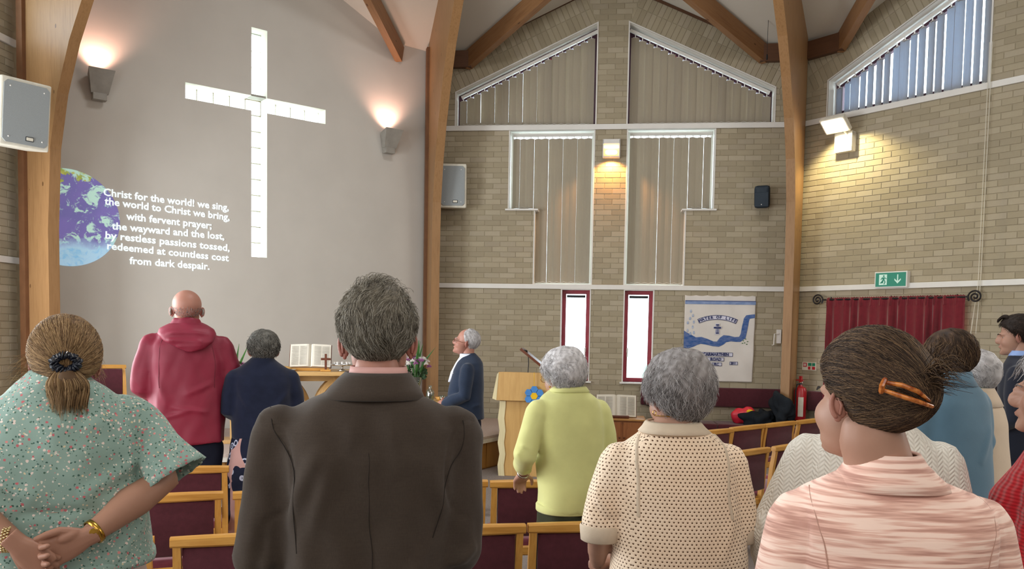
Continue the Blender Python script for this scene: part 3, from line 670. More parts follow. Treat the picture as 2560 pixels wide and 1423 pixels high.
def cross2(cx, cz, s, w): return [(cx-w, cz-s), (cx+w, cz-s), (cx+w*.8, cz+s*.12), (cx+s*.75, cz+s*.1), (cx+s*.75, cz+s*.45), (cx+w*.8, cz+s*.45), (cx+w, cz+s), (cx-w, cz+s), (cx-w*.8, cz+s*.45), (cx-s*.75, cz+s*.45), (cx-s*.75, cz+s*.1), (cx-w*.8, cz+s*.12)]
x, z = uv(.47, .39)
for s, w_, mt, l in ((.075, .03, pal, .009), (.066, .022, navy, .0105), (.05, .013, pal, .0112), (.052, .006, navy, .012)):
    P = cross2(x, z, s, w_); obj('applique_cross', MB().add([(px, bansurf(x, z)-l, pz) for px, pz in P], [tuple(i for t in tessellate_polygon([[Vector((a, b, 0)) for a, b in P]]) for i in t)][0:0]+[tuple(t) for t in tessellate_polygon([[Vector((a, b, 0)) for a, b in P]])]), mt, bn)
def strip(word, u, v, size, w, h):
    x, z = uv(u, v); banner_patch([((x-w/2+w*i/6, z+h/2), (x-w/2+w*i/6, z-h/2)) for i in range(7)], .008, 'letter_strip', navy)
    banner_patch([((x-w/2+.006+(w-.012)*i/6, z+h/2-.006), (x-w/2+.006+(w-.012)*i/6, z-h/2+.006)) for i in range(7)], .009, 'letter_strip', pal)
    lettering(word, (x, z), size, navy, bn, 'letter_row', 0, bold=.002, y=bansurf(x, z)-.012)
strip('CARMARTHEN', .46, .685, .053, .46, .055); strip('ROAD', .46, .742, .053, .23, .052); strip('URC', .46, .80, .045, .17, .048); strip('2019', .715, .785, .042, .11, .045)
for (u, v) in [(.84, .52), (.87, .5), (.86, .545), (.89, .56), (.83, .55), (.9, .53)]:
    x, z = uv(u, v); obj('painted_leaf', MB().add([(x+.012*sin(a), bansurf(x, z)-.005, z+.006*cos(a)) for a in [i*pi/4 for i in range(8)]], [tuple(range(8))]), M['green'], bn)

# ---------------------------------------------------------------- projected slide on the cross wall
A_ = wm('A')
pj = thing('projected_slide', 'projected hymn words beside a picture of the Earth on the plaster wall', 'projection', mat=A_ @ Matrix.Translation((0, -.004, 0)))
tm = emit('projected_white', 'dfe9ec', .5)
for s, (a, az), (b, bz) in [("Christ for the world! we sing,", (-1.711, 3.077), (-.311, 3.055)), ("the world to Christ we bring,", (-1.70, 2.98), (-.301, 2.939)), ("with fervent prayer;", (-1.477, 2.834), (-.519, 2.816)), ("the wayward and the lost,", (-1.628, 2.711), (-.367, 2.699)), ("by restless passions tossed,", (-1.694, 2.603), (-.301, 2.564)), ("redeemed at countless cost", (-1.677, 2.486), (-.311, 2.441)), ("from dark despair.", (-1.445, 2.336), (-.545, 2.324))]:
    me = text_mesh(s, .115, .0004, .0028); co = np.empty(len(me.vertices)*3, dtype=np.float32); me.vertices.foreach_get('co', co); co = co.reshape(-1, 3)
    w_ = co[:, 0].max()-co[:, 0].min(); base = np.median(co[:, 1][co[:, 1] < co[:, 1].mean()]) ; sx = (b-a)/w_
    me.transform(Matrix.Translation(((a+b)/2-sx*(co[:, 0].max()+co[:, 0].min())/2, -.002, (az+bz)/2+.042)) @ Matrix.Rotation(-math.atan2(bz-az, b-a), 4, 'Y') @ Matrix.Rotation(pi/2, 4, 'X') @ Matrix.Scale(sx, 4, (1, 0, 0)))
    me.materials.clear(); bm = bmesh.new(); bm.from_mesh(me); bm.verts.ensure_lookup_table(); comp = {}; cc = []
    for v in bm.verts:
        if v.index in comp: continue
        st = [v]; comp[v.index] = len(cc); m_ = []
        while st:
            q = st.pop(); m_.append(q.index)
            for e in q.link_edges:
                w2 = e.other_vert(q)
                if w2.index not in comp: comp[w2.index] = len(cc); st.append(w2)
        cc.append((min(bm.verts[i].co.x for i in m_), max(bm.verts[i].co.x for i in m_), len(cc)))
    grp = {}; cur_x = -9; gi = -1
    for a_, b_, ci in sorted(cc):
        if a_-cur_x > .0165: gi += 1
        grp[ci] = gi; cur_x = max(cur_x, b_)
    for gk in range(gi+1):
        keep = [v.index for v in bm.verts if grp[comp[v.index]] == gk]; mp_ = {i: j for j, i in enumerate(keep)}
        fs_ = [tuple(mp_[v.index] for v in f.verts) for f in bm.faces if f.verts[0].index in mp_]
        obj('hymn_word', MB().add([bm.verts[i].co[:] for i in keep], fs_), tm, pj)
    bm.free()
t = NT('projected_earth'); v = t.coord((1, 1, 1)); wv = t.noise(v, 3.0, 6, .6)
vm = t.n('ShaderNodeVectorMath'); vm.operation = 'ADD'; nz = t.n('ShaderNodeTexNoise'); nz.inputs['Scale'].default_value = 4.5; nz.inputs['Detail'].default_value = 3; t.l(v, nz.inputs['Vector']); sc_ = t.n('ShaderNodeVectorMath'); sc_.operation = 'SCALE'; sc_.inputs[3].default_value = .35; t.l(nz.outputs['Color'], sc_.inputs[0]); t.l(v, vm.inputs[0]); t.l(sc_.outputs[0], vm.inputs[1])
cl = t.noise(vm.outputs[0], 8.5, 8, .66); sp = t.n('ShaderNodeSeparateXYZ'); t.l(v, sp.inputs[0])
oc_ = t.ramp(t.noise(v, 2.5, 3), [(.3, '6b6aa0'), (.6, '7a6fae')])
ln = t.ramp(t.noise(v, 9, 4), [(.35, 'b7b25a'), (.65, '7f9a4f')])
land = t.math('GREATER_THAN', t.math('ADD', t.math('SUBTRACT', t.math('MULTIPLY', sp.outputs[2], 1.4), t.math('MULTIPLY', sp.outputs[0], .5)), t.math('MULTIPLY', t.math('SUBTRACT', wv, .5), .9)), .56)
c = t.mix(land, oc_, ln)
south = t.math('MULTIPLY', t.math('SUBTRACT', -.08, t.math('ADD', sp.outputs[2], t.math('MULTIPLY', wv, .25))), 8, clamp=True)
cm_ = t.math('MULTIPLY', t.math('SUBTRACT', cl, .50), 14, clamp=True)
c = t.mix(cm_, c, 'b4d8cc'); c = t.mix(south, c, 'a7cbe4')
c = t.mix(t.math('MULTIPLY', south, t.math('MULTIPLY', t.math('SUBTRACT', cl, .5), 5, clamp=True)), c, '74b5dd')
t.col(c); t.l(c, t.b.inputs['Emission Color']); t.b.inputs['Emission Strength'].default_value = .36; t.set(.9, .1)
P = [(.527*cos(a), .527*sin(a)) for a in [i*2*pi/72 for i in range(72)]]; P = [(max(x, -.36), z) for x, z in P]
e = obj('earth_picture', MB().add([(x, -.0005, z) for x, z in P]+[(x, .0005, z) for x, z in P], [tuple(range(72)), tuple(range(143, 71, -1))]+[(i, (i+1) % 72, (i+1) % 72+72, i+72) for i in range(72)]), t.m, pj); e.location = (-2.07, 0, 2.805)

# ---------------------------------------------------------------- wall lamps
def uplighter(u, z, lab, yaw):
    L = thing('wall_uplighter', lab, 'lamp', group='uplighters on the cross wall', mat=A_ @ Matrix.Translation((u, 0, z)) @ Matrix.Rotation(yaw, 4, 'Z'))
    gm_ = M['grey']
    obj('back_plate', MB().bbox(-.06, .06, -.05, .005, -.13, .10, .004), gm_, L)
    obj('shade', MB().add([(-.10, -.03, .14), (.10, -.03, .14), (.13, -.24, .17), (-.13, -.24, .17), (-.08, -.05, -.06), (.08, -.05, -.06), (.085, -.12, -.07), (-.085, -.12, -.07)], [(0, 4, 5, 1), (1, 5, 6, 2), (2, 6, 7, 3), (3, 7, 4, 0), (4, 7, 6, 5)]), gm_, L).modifiers.new('t', 'SOLIDIFY').thickness = .004
    obj('lower_box', MB().bbox(-.07, .07, -.13, -.04, -.14, -.065, .004), gm_, L)
    obj('bulb', MB().ell((0, -.12, .06), (.022, .022, .04)), emit('lamp_bulb_pink', 'ffb49a', 6), L)
    l = bpy.data.lights.new('uplight', 'SPOT'); l.energy = 24; l.color = (1, .56, .43); l.spot_size = radians(115); l.spot_blend = .8; l.shadow_soft_size = .05
    o = bpy.data.objects.new('uplight', l); COL.objects.link(o); o.parent = L; o.location = (0, -.13, .19); o.rotation_euler = (radians(180-14), 0, 0)
    o.rotation_euler = Vector((0, .25, 1)).to_track_quat('-Z', 'Y').to_euler()
uplighter(-1.76, 4.24, 'grey wedge uplighter near the left arch, above the projected words', -.0)
uplighter(1.86, 4.2, 'grey wedge uplighter right of the glass cross', -.0)
def flood(k, u, z, lab, yaw, head, c, power):
    L = thing('wall_floodlight', lab, 'lamp', mat=wm(k) @ Matrix.Translation((u, 0, z)) @ Matrix.Rotation(yaw, 4, 'Z'))
    obj('back_box', MB().bbox(-.115, .115, -.06, .005, -.10, .10, .006), M['cream'], L)
    obj('frame', MB().bbox(-.12, .12, -.12, -.02, .055, .12, .006).bbox(-.12, -.105, -.12, -.02, -.12, .12, .004).bbox(.105, .12, -.12, -.02, -.12, .12, .004).bbox(-.12, .12, -.12, -.02, -.13, -.115, .004), M['white'], L)
    em = emit('flood_lamp_'+k, c, 9)
    obj('lamp_tube', MB().tube([(-.09, -.085, .02), (.09, -.085, .02)], .022, 12, round_=True), em, L); obj('lamp_tube', MB().tube([(-.055, -.08, -.055), (.055, -.08, -.055)], .03, 12, round_=True), em, L)
    if head:
        m = Matrix.Translation((-.02, -.30, .17)) @ Matrix.Rotation(radians(-38), 4, 'X')
        obj('hood', MB().bbox(-.17, .17, -.12, .12, -.0, .06, .012, m), M['cream'], L); obj('lens', MB().bbox(-.14, .14, -.095, .095, -.012, .0, .004, m), emit('flood_lens', 'fff6e6', 9), L)
        obj('bracket', MB().tube([(.05, -.05, .05), (.05, -.2, .12), (.05, -.28, .16)], .012, 8), M['cream'], L)
    l = bpy.data.lights.new('spill', 'SPOT'); l.energy = power; l.color = lin(c)[:3] if k == 'B' else (1, .86, .46); l.spot_size = radians(125); l.spot_blend = .5; l.shadow_soft_size = .03
    o = bpy.data.objects.new('spill', l); COL.objects.link(o); o.parent = L; o.location = (0, -.15 if k == 'B' else -.42, -.14 if k == 'B' else .12); o.rotation_euler = Vector((0.15 if k == 'C' else 0, .35 if k == 'B' else .5, -1)).to_track_quat('-Z', 'Y').to_euler()
flood('B', .008, 4.215, 'glowing floodlight on the brick pier between the long blinds', 0, False, 'ffb464', 34)
flood('C', -1.9, 4.17, 'glowing twin floodlight on the right-hand brick wall', .0, True, 'fff0c0', 62)

# ---------------------------------------------------------------- loudspeakers
def speaker(mat_, w, h, d, lab):
    L = thing('loudspeaker', lab, 'speaker', mat=mat_)
    P = [(-w/2, 0), (w/2, 0), (w/2, .12), (w/2-.05, d), (-w/2+.05, d), (-w/2, .12)]
    o = obj('cabinet', MB().add([(x, y, -h/2) for x, y in P]+[(x, y, h/2) for x, y in P], [tuple(range(5, -1, -1)), tuple(range(6, 12))]+[(i, (i+1) % 6, (i+1) % 6+6, i+6) for i in range(6)]), M['cream'], L)
    md = o.modifiers.new('b', 'BEVEL'); md.width = .012; md.segments = 2
    c = .03; g = [(-w/2+.02+c, -h/2+.03), (w/2-.02-c, -h/2+.03), (w/2-.02, -h/2+.03+c), (w/2-.02, h/2-.03-c), (w/2-.02-c, h/2-.03), (-w/2+.02+c, h/2-.03), (-w/2+.02, h/2-.03-c), (-w/2+.02, -h/2+.03+c)]
    gr = obj('grille', MB().prism(g, -.012, .002), M['grille'], L)
    for x in (-w/2+.07, w/2-.07):
        for z in (-h/2+.08, h/2-.08): obj('screw', MB().ell((x, -.013, z), (.007, .004, .007), 10, 6), M['white'], gr)
    obj('badge', MB().bbox(-.0, .07, -.018, -.011, -h/2+.065, -h/2+.105, .003), M['black'], gr); obj('badge_plate', MB().bbox(.006, .064, -.021, -.017, -h/2+.071, -h/2+.099, .002), M['cream'], gr)
    obj('side_handle', MB().bbox(-w/2-.002, -w/2+.01, .07, .11, 0, .2, .004), M['black'], L)
    obj('wall_arm', MB().tube([(0, d-.02, .0), (0, d+.12, .0)], .025, 10), M['black'], L)
    return L
speaker(Matrix.Translation((-5.28, 1.55, 3.54)) @ Matrix.Rotation(radians(62), 4, 'Z') @ Matrix.Rotation(radians(7), 4, 'X'), .43, .60, .32, 'large pale loudspeaker mounted at the far left arch')
speaker(B_ @ Matrix.Translation((-2.17, -.34, 3.66)) @ Matrix.Rotation(radians(6), 4, 'Z') @ Matrix.Rotation(radians(4), 4, 'X'), .37, .60, .26, 'pale grey loudspeaker on the brick wall left of the blinds')
bs = thing('loudspeaker', 'small black loudspeaker on the brick wall above the banner', 'speaker', mat=B_ @ Matrix.Translation((2.05, -.17, 3.53)) @ Matrix.Rotation(radians(-16), 4, 'Z') @ Matrix.Rotation(radians(10), 4, 'X'))
o = obj('cabinet', MB().bbox(-.10, .10, -.07, .09, -.15, .15, .045), M['charcoal'], bs); autosmooth(o, 60)
obj('grille', MB().bbox(-.09, .09, -.078, -.06, -.13, .06, .008), M['charcoal'], bs); obj('indicator', MB().ell((0, -.08, -.10), (.007, .004, .007), 8, 6), M['white'], bs)
obj('bracket', MB().tube([(0, .08, 0), (0, .16, 0)], .02, 8), M['black'], bs)

# ---------------------------------------------------------------- upholstered wall bench
def bench(k, u0, u1, lab, ends):
    L = thing('wall_bench', lab, 'bench', mat=wm(k)); n = max(1, round((u1-u0)/1.0)); w = (u1-u0)/n
    for i in range(n):
        a = u0+i*w; o = obj('seat_cushion', MB().bbox(a+.002, a+w-.002, -.50, -.03, .37, .455, .02), M['maroon'], L); autosmooth(o, 60)
    o = obj('back_cushion', MB().bbox(u0-.1*ends, u1, -.10, -.008, .655, .92, .02), M['maroon'], L); autosmooth(o, 60)
    obj('plinth', MB().bbox(u0, u1, -.47, -.03, .01, .368, .004), M['pine'], L)
    for i in range(n):
        a = u0+i*w; obj('front_panel', MB().bbox(a+.05, a+w-.05, -.482, -.468, .05, .33, .005), M['pine'], L)
bench('B', .60, 2.42, 'long maroon wall bench under the banner', 1); bench('C', -2.30, 1.9, 'maroon wall bench running below the red curtain', 0)
# things on the bench
# ---------------------------------------------------------------- open books
def open_book(root_mat, w, h, lab, name='open_bible', tilt=radians(62), parent_mat=None):
    L = thing(name, lab, 'book', mat=root_mat); T = Matrix.Rotation(tilt, 4, 'X')
    def page(s):
        xs = [0, .04, .10, .2, .35, .5, .7, .85, 1]; zz = [.0, .018, .028, .03, .026, .022, .018, .014, .008]
        mb = MB(); vs = []
        for yv in (0, h):
            vs += [(s*x*w/2, yv, z+.012) for x, z in zip(xs, zz)]
        for yv in (0, h): vs += [(s*x*w/2, yv, .002) for x in xs]
        n = 9; fs = [(i, i+1, i+1+n, i+n) for i in range(n-1)]+[(i+2*n, i+3*n, i+1+3*n, i+1+2*n) for i in range(n-1)]+[(i, i+2*n, i+1+2*n, i+1) for i in range(n-1)]+[(i+n, i+1+n, i+1+3*n, i+3*n) for i in range(n-1)]+[(n-1, 3*n-1, 4*n-1, 2*n-1)]
        return mb.add(vs, fs, T)
    obj('page_block', page(-1), M['paper'], L, False); obj('page_block', page(1), M['paper'], L, False)
    tx = plain('page_print', 'a9a398', .9)
    for s in (-1, 1):
        for cidx in range(2):
            mb = MB(); x0 = s*w/2*(.18+.40*cidx); x1 = s*w/2*(.52+.40*cidx); x0, x1 = sorted((x0, x1))
            for r in range(16): z = .0395-.018*(cidx); mb.box(x0, x1, h*.08+r*h*.053, h*.08+r*h*.053+h*.018, .0435-.007*cidx-.003, .0435-.007*cidx, T)
            obj('printed_column', mb, tx, L)
    obj('cover', MB().bbox(-w/2-.008, w/2+.008, -.006, h+.006, -.006, .002, .002, T), M['darkwood'], L)
    return L
# ---------------------------------------------------------------- pine cabinet with a Bible on it
pc = thing('pine_cabinet', 'low red pine cabinet with arched door panels under the window', 'cabinet', (.23, 5.42, 0))
obj('carcass', MB().bbox(-.27, .27, -.2, .2, .0, .52, .006), M['pine'], pc)
obj('top', MB().bbox(-.30, .30, -.235, .22, .52, .548, .008), M['pinetop'], pc); obj('base', MB().bbox(-.28, .28, -.215, .21, .0, .07, .004), M['pine'], pc)
for s in (-1, 1):
    d = obj('door', MB().bbox(s*.13-.115, s*.13+.115, -.216, -.2, .09, .5, .004), M['pine'], pc)
    P = [(s*.13-.075, .13), (s*.13+.075, .13), (s*.13+.075, .39)]+[(s*.13+.075*cos(a), .39+.05*sin(a)) for a in (pi*.25, pi*.5, pi*.75)]+[(s*.13-.075, .39)]
    obj('panel', MB().prism(P, -.222, -.216), M['pine'], d); obj('knob', MB().ell((s*.03, -.23, .3), (.012, .014, .012), 10, 8), M['darkwood'], d)
open_book(Matrix.Translation((.15, 5.36, .55)), .52, .30, 'large open Bible standing on the pine cabinet', tilt=radians(66))
bx = thing('spectacle_case', 'dark red case lying in front of the Bible on the cabinet', 'case', (.19, 5.24, .549)); o = obj('shell', MB().bbox(-.13, .13, -.03, .03, 0, .035, .012), M['darkwood'], bx); obj('lid_seam', MB().box(-.131, .131, -.031, .031, .020, .0215), M['black'], bx)
fp = thing('flower_posy', 'tiny red and white posy on the cabinet edge', 'flowers', (.0, 5.235, .549))
for i in range(9): obj('petal', MB().ell((random.uniform(-.03, .03), random.uniform(-.02, .02), .02+random.uniform(0, .04)), (.014, .014, .012), 8, 6), M['petalw'] if i % 2 else M['red'], fp)
# book rest on the bench
bst = thing('book_stand', 'small wooden stand holding a book on the bench end', 'book stand', (.86, 5.9, .456), .3)
obj('rest', MB().bbox(-.16, .16, -.12, .12, 0, .05, .006), M['oak'], bst); obj('ledge', MB().bbox(-.16, .16, -.12, -.1, .05, .07, .004), M['oak'], bst)
open_book(Matrix.Translation((.85, 5.86, .507)) @ Matrix.Rotation(.3, 4, 'Z'), .26, .19, 'small open book on the stand at the bench end', 'open_book', radians(50))

def crumple(c, r, seed, amp=.25, nu=40, nv=24, rot=None, fr=3.0):
    mb = MB().ell((0, 0, 0), r, nu, nv, rot=rot); g = np.random.default_rng(seed); K = g.normal(size=(9, 3))*fr/np.array(r).max()*.5; ph = g.uniform(0, 6.28, 9)
    V = np.array(mb.v); s = sum(np.sin(V@K[i]*(1+.5*i)+ph[i])/(1+.5*i) for i in range(9)); V = V*(1+amp*.4*s[:, None]); V[:, 2] = np.maximum(V[:, 2], -r[2]*.75); mb.v = [tuple(v+np.array(c)) for v in V]; return mb
bg_ = thing('carrier_bag', 'red carrier bag with a yellow mark on the bench under the banner', 'bag', (1.90, 5.93, .456), .2)
obj('bag_body', crumple((0, 0, .10), (.17, .10, .13), 3, .22), plain('red_plastic_bag', 'c8283c', .35, .5, nscale=10), bg_, True)
obj('printed_mark', MB().ell((.03, -.09, .17), (.05, .02, .03), 12, 8), M['yellow'], bg_, True)
tag(obj('folded_coat', crumple((2.13, 5.86, .55), (.25, .15, .12), 5, .75, 60, 36, fr=4.0), plain('black_cloth', '1c2026', .95, .1, bstr=.4, bscale=30, bdist=.01), None, True), 'black coat heaped on the bench beside the red bag', 'coat')
tag(obj('folded_coat', crumple((2.34, 5.66, .66), (.13, .13, .20), 8, .6, 60, 36, fr=4.0), plain('black_cloth_b', '22262b', .95, .1, bstr=.4, bscale=30, bdist=.01), None, True), 'second dark coat against the corner arch on the bench', 'coat')

# ---------------------------------------------------------------- lectern
lc = thing('lectern', 'pale wooden lectern with wavy-edged side panel and a daisy on front', 'lectern', (-.86, 3.98, 0), radians(0))
Wd = .33
# front panel (faces the congregation), waisted side panels
wav = [(0.0, 0), (.012, .12), (-.008, .25), (.014, .38), (-.004, .52), (.016, .66), (0.0, .80), (.0, .86)]
obj('front_panel', MB().bbox(-Wd+.05, Wd-.02, -.20, -.17, 0, .87, .004), M['lectern'], lc)
for s in (-1, 1):
    P = [(s*(Wd-.0)+x*s, z) for x, z in wav]+[(s*(Wd-.07)+x*s*.8, z) for x, z in reversed(wav)]
    if s < 0: P = P[::-1]
    obj('side_panel', MB().prism(P, -.21, .20), M['lecternpale'], lc)
obj('shelf', MB().bbox(-Wd+.06, Wd-.06, -.16, .19, .40, .42, .003), M['lectern'], lc)
hd = obj('desk_box', MB().add([(-.36, -.26, .87), (.36, -.26, .87), (.36, .24, .87), (-.36, .24, .87), (-.34, -.24, 1.19), (.34, -.24, 1.19), (.34, .24, 1.17), (-.34, .24, 1.17)], [(3, 2, 1, 0), (4, 5, 6, 7), (0, 1, 5, 4), (1, 2, 6, 5), (2, 3, 7, 6), (3, 0, 4, 7)]), M['lectern'], lc)
obj('chamfer_cheek', MB().add([(-.36, -.262, .87), (-.42, -.17, .88), (-.42, .2, .88), (-.36, .24, .87), (-.34, -.242, 1.19), (-.37, -.17, 1.16), (-.37, .2, 1.14), (-.34, .24, 1.17)], [(0, 4, 5, 1), (1, 5, 6, 2), (2, 6, 7, 3), (0, 1, 2, 3), (4, 7, 6, 5)]), M['lecternpale'], lc)
m = Matrix.Translation((.08, -.05, 1.31)) @ Matrix.Rotation(radians(38), 4, 'Y')
obj('book_rest', MB().bbox(-.235, .235, -.15, .15, -.014, .014, .004, m), M['darkwood'], lc); obj('rest_stay', MB().tube([(.2, 0, 1.18), (.2, 0, 1.22)], .015, 8), M['chrome'], lc)
mc = thing('microphone', 'gooseneck microphone rising from the lectern', 'microphone', (-.88, 3.86, 1.185))
obj('gooseneck', MB().tube([(.0, 0, 0), (.005, 0, .1), (0, 0, .2), (-.012, -.01, .235), (-.03, -.02, .248)], .005, 8), M['black'], mc); obj('head', MB().tube([(-.02, -.015, .245), (-.05, -.03, .25)], .013, 12, round_=True), M['black'], mc)
dz = thing('felt_daisy', 'blue felt daisy with a yellow centre hung on the lectern', 'decoration', (-.79, 3.705, .93))
def hexp(cx, cz, r, a0=0): return [(cx+r*cos(a0+i*pi/3), cz+r*sin(a0+i*pi/3)) for i in range(6)]
for i in range(6): a = pi/6+i*pi/3; obj('petal', MB().prism(hexp(.072*cos(a), .072*sin(a), .044, 0), -.012, .004), M['blue'], dz)
obj('centre', MB().prism(hexp(0, 0, .042, 0), -.016, .004), M['yellow'], dz); obj('hanging_thread', MB().tube([(0, -.004, .09), (-.005, -.004, .26), (-.005, .03, .262)], .003, 6), M['yellow'], dz)

# ---------------------------------------------------------------- communion table
ct = thing('communion_table', 'oak communion table on curved arching legs, on the platform', 'table', (-3.52, 3.22, .4), radians(22))
TW = .95
o = obj('tabletop', MB().bbox(-TW, TW, -.35, .35, .735, .78, .01), M['tableoak'], ct)
def arch_leg(sgn, y, cx):
    P = []
    for i in range(13):
        t = i/12*pi/2; P.append((cx+sgn*(.04+.42*(1-cos(t))), .735*sin(t)**1.0*.0+.25+.485*sin(t)))
    Q = [(x-sgn*.07*(1-.2*i/12), z-.01) for i, (x, z) in enumerate(P)]
    inner = [(cx+sgn*(-.03+.42*(1-cos(i/12*pi/2))*1.12+ .0), .25+.40*sin(i/12*pi/2)) for i in range(13)]
    mb = MB(); c = []
    for i in range(13): c.append((cx+sgn*(.42*(1-cos(i/12*pi/2))), y, .0+.3+.43*sin(i/12*pi/2)))
    return mb.tube([(cx, y, .02), (cx, y, .2)]+c, [.05]*(len(c)+2), 4, True, 1.0, (0, 1, 0))
for cx in (-.45, .30):
    for s in (-1, 1): obj('curved_leg', arch_leg(s, -.12, cx+s*.05), M['tableoakz'], ct)
    for s in (-1, 1): obj('curved_leg', arch_leg(s, .14, cx+s*.05), M['tableoakz'], ct)
    obj('post', MB().bbox(cx-.06, cx+.06, -.2, .22, 0, .04, .006), M['tableoakz'], ct)
obj('rail', MB().bbox(-.8, .8, -.03, .03, .66, .735, .005), M['tableoak'], ct)
def ontable(px, py): return ct.matrix_world @ Vector((px, py, .78)) if False else (Matrix.Translation((-3.52, 3.22, .4)) @ Matrix.Rotation(radians(22), 4, 'Z')) @ Vector((px, py, .781))
q = ontable(.28, -.04); bs_ = thing('bible_stand', 'wooden stand under the Bible on the communion table', 'book stand', q, radians(22))
obj('ledge', MB().bbox(-.20, .20, -.09, .0, 0, .03, .005), M['oak'], bs_); obj('back_rest', MB().bbox(-.14, .14, .04, .06, 0, .2, .004, Matrix.Rotation(radians(-18), 4, 'X')), M['oak'], bs_)
q = ontable(.28, -.055); open_book(Matrix.Translation((q.x, q.y, q.z+.031)) @ Matrix.Rotation(radians(16), 4, 'Z'), .44, .27, 'large open Bible on the communion table behind the small cross', tilt=radians(64))
q = ontable(.44, -.22); cr = thing('table_cross', 'small dark wooden cross standing in front of the Bible', 'cross', q, radians(16))
obj('base', MB().bbox(-.055, .055, -.035, .035, 0, .02, .004), M['oak'], cr); obj('upright', MB().bbox(-.012, .012, -.009, .009, .02, .19, .002), M['darkwood'], cr); obj('crossbar', MB().bbox(-.052, .052, -.0095, .0095, .12, .145, .002), M['darkwood'], cr)
q = ontable(.02, -.2); pl = thing('bread_plate', 'shallow plate of bread on the communion table', 'plate', q)
obj('plate', MB().lathe([(.02, 0), (.07, .004), (.11, .018), (.108, .021), (.06, .01), (.0, .008)], 32), M['cream'], pl, True); obj('bread', crumple((0, 0, .03), (.07, .06, .022), 4, .12, 20, 12), plain('bread_crust', 'c99f5e', .8, bstr=.4, bscale=80), pl, True)
q = ontable(-.22, -.2); ts = thing('communion_tray', 'round tray of small red communion glasses left of the Bible', 'tray', q)
obj('stem', MB().lathe([(.05, 0), (.055, .008), (.012, .02), (.012, .05), (.03, .06)], 20), M['chrome'], ts, True); obj('tray', MB().lathe([(.03, .06), (.12, .062), (.125, .08), (.12, .08), (.03, .07)], 32), M['chrome'], ts, True)
for i in range(10):
    a = i*2*pi/10; g_ = obj('glass', MB().lathe([(.009, .072), (.013, .10), (.012, .10), (.0, .08)], 10, Matrix.Translation((.085*cos(a), .085*sin(a), 0))), M['petalw'], ts); obj('wine', MB().lathe([(.0, .098), (.0115, .0985), (.0, .101)], 10, Matrix.Translation((.085*cos(a), .085*sin(a), 0))), M['red'], g_)
q = ontable(.62, -.15); dup(ts, 'round tray of small red communion glasses right of the Bible', q)
q = ontable(-.55, -.12); wb = thing('wooden_chest', 'small dark wooden box at the left end of the communion table', 'box', q, radians(22)); obj('body', MB().bbox(-.09, .09, -.06, .06, 0, .07, .006), M['pine'], wb); obj('lid', MB().bbox(-.094, .094, -.064, .064, .072, .10, .01), M['pine'], wb)

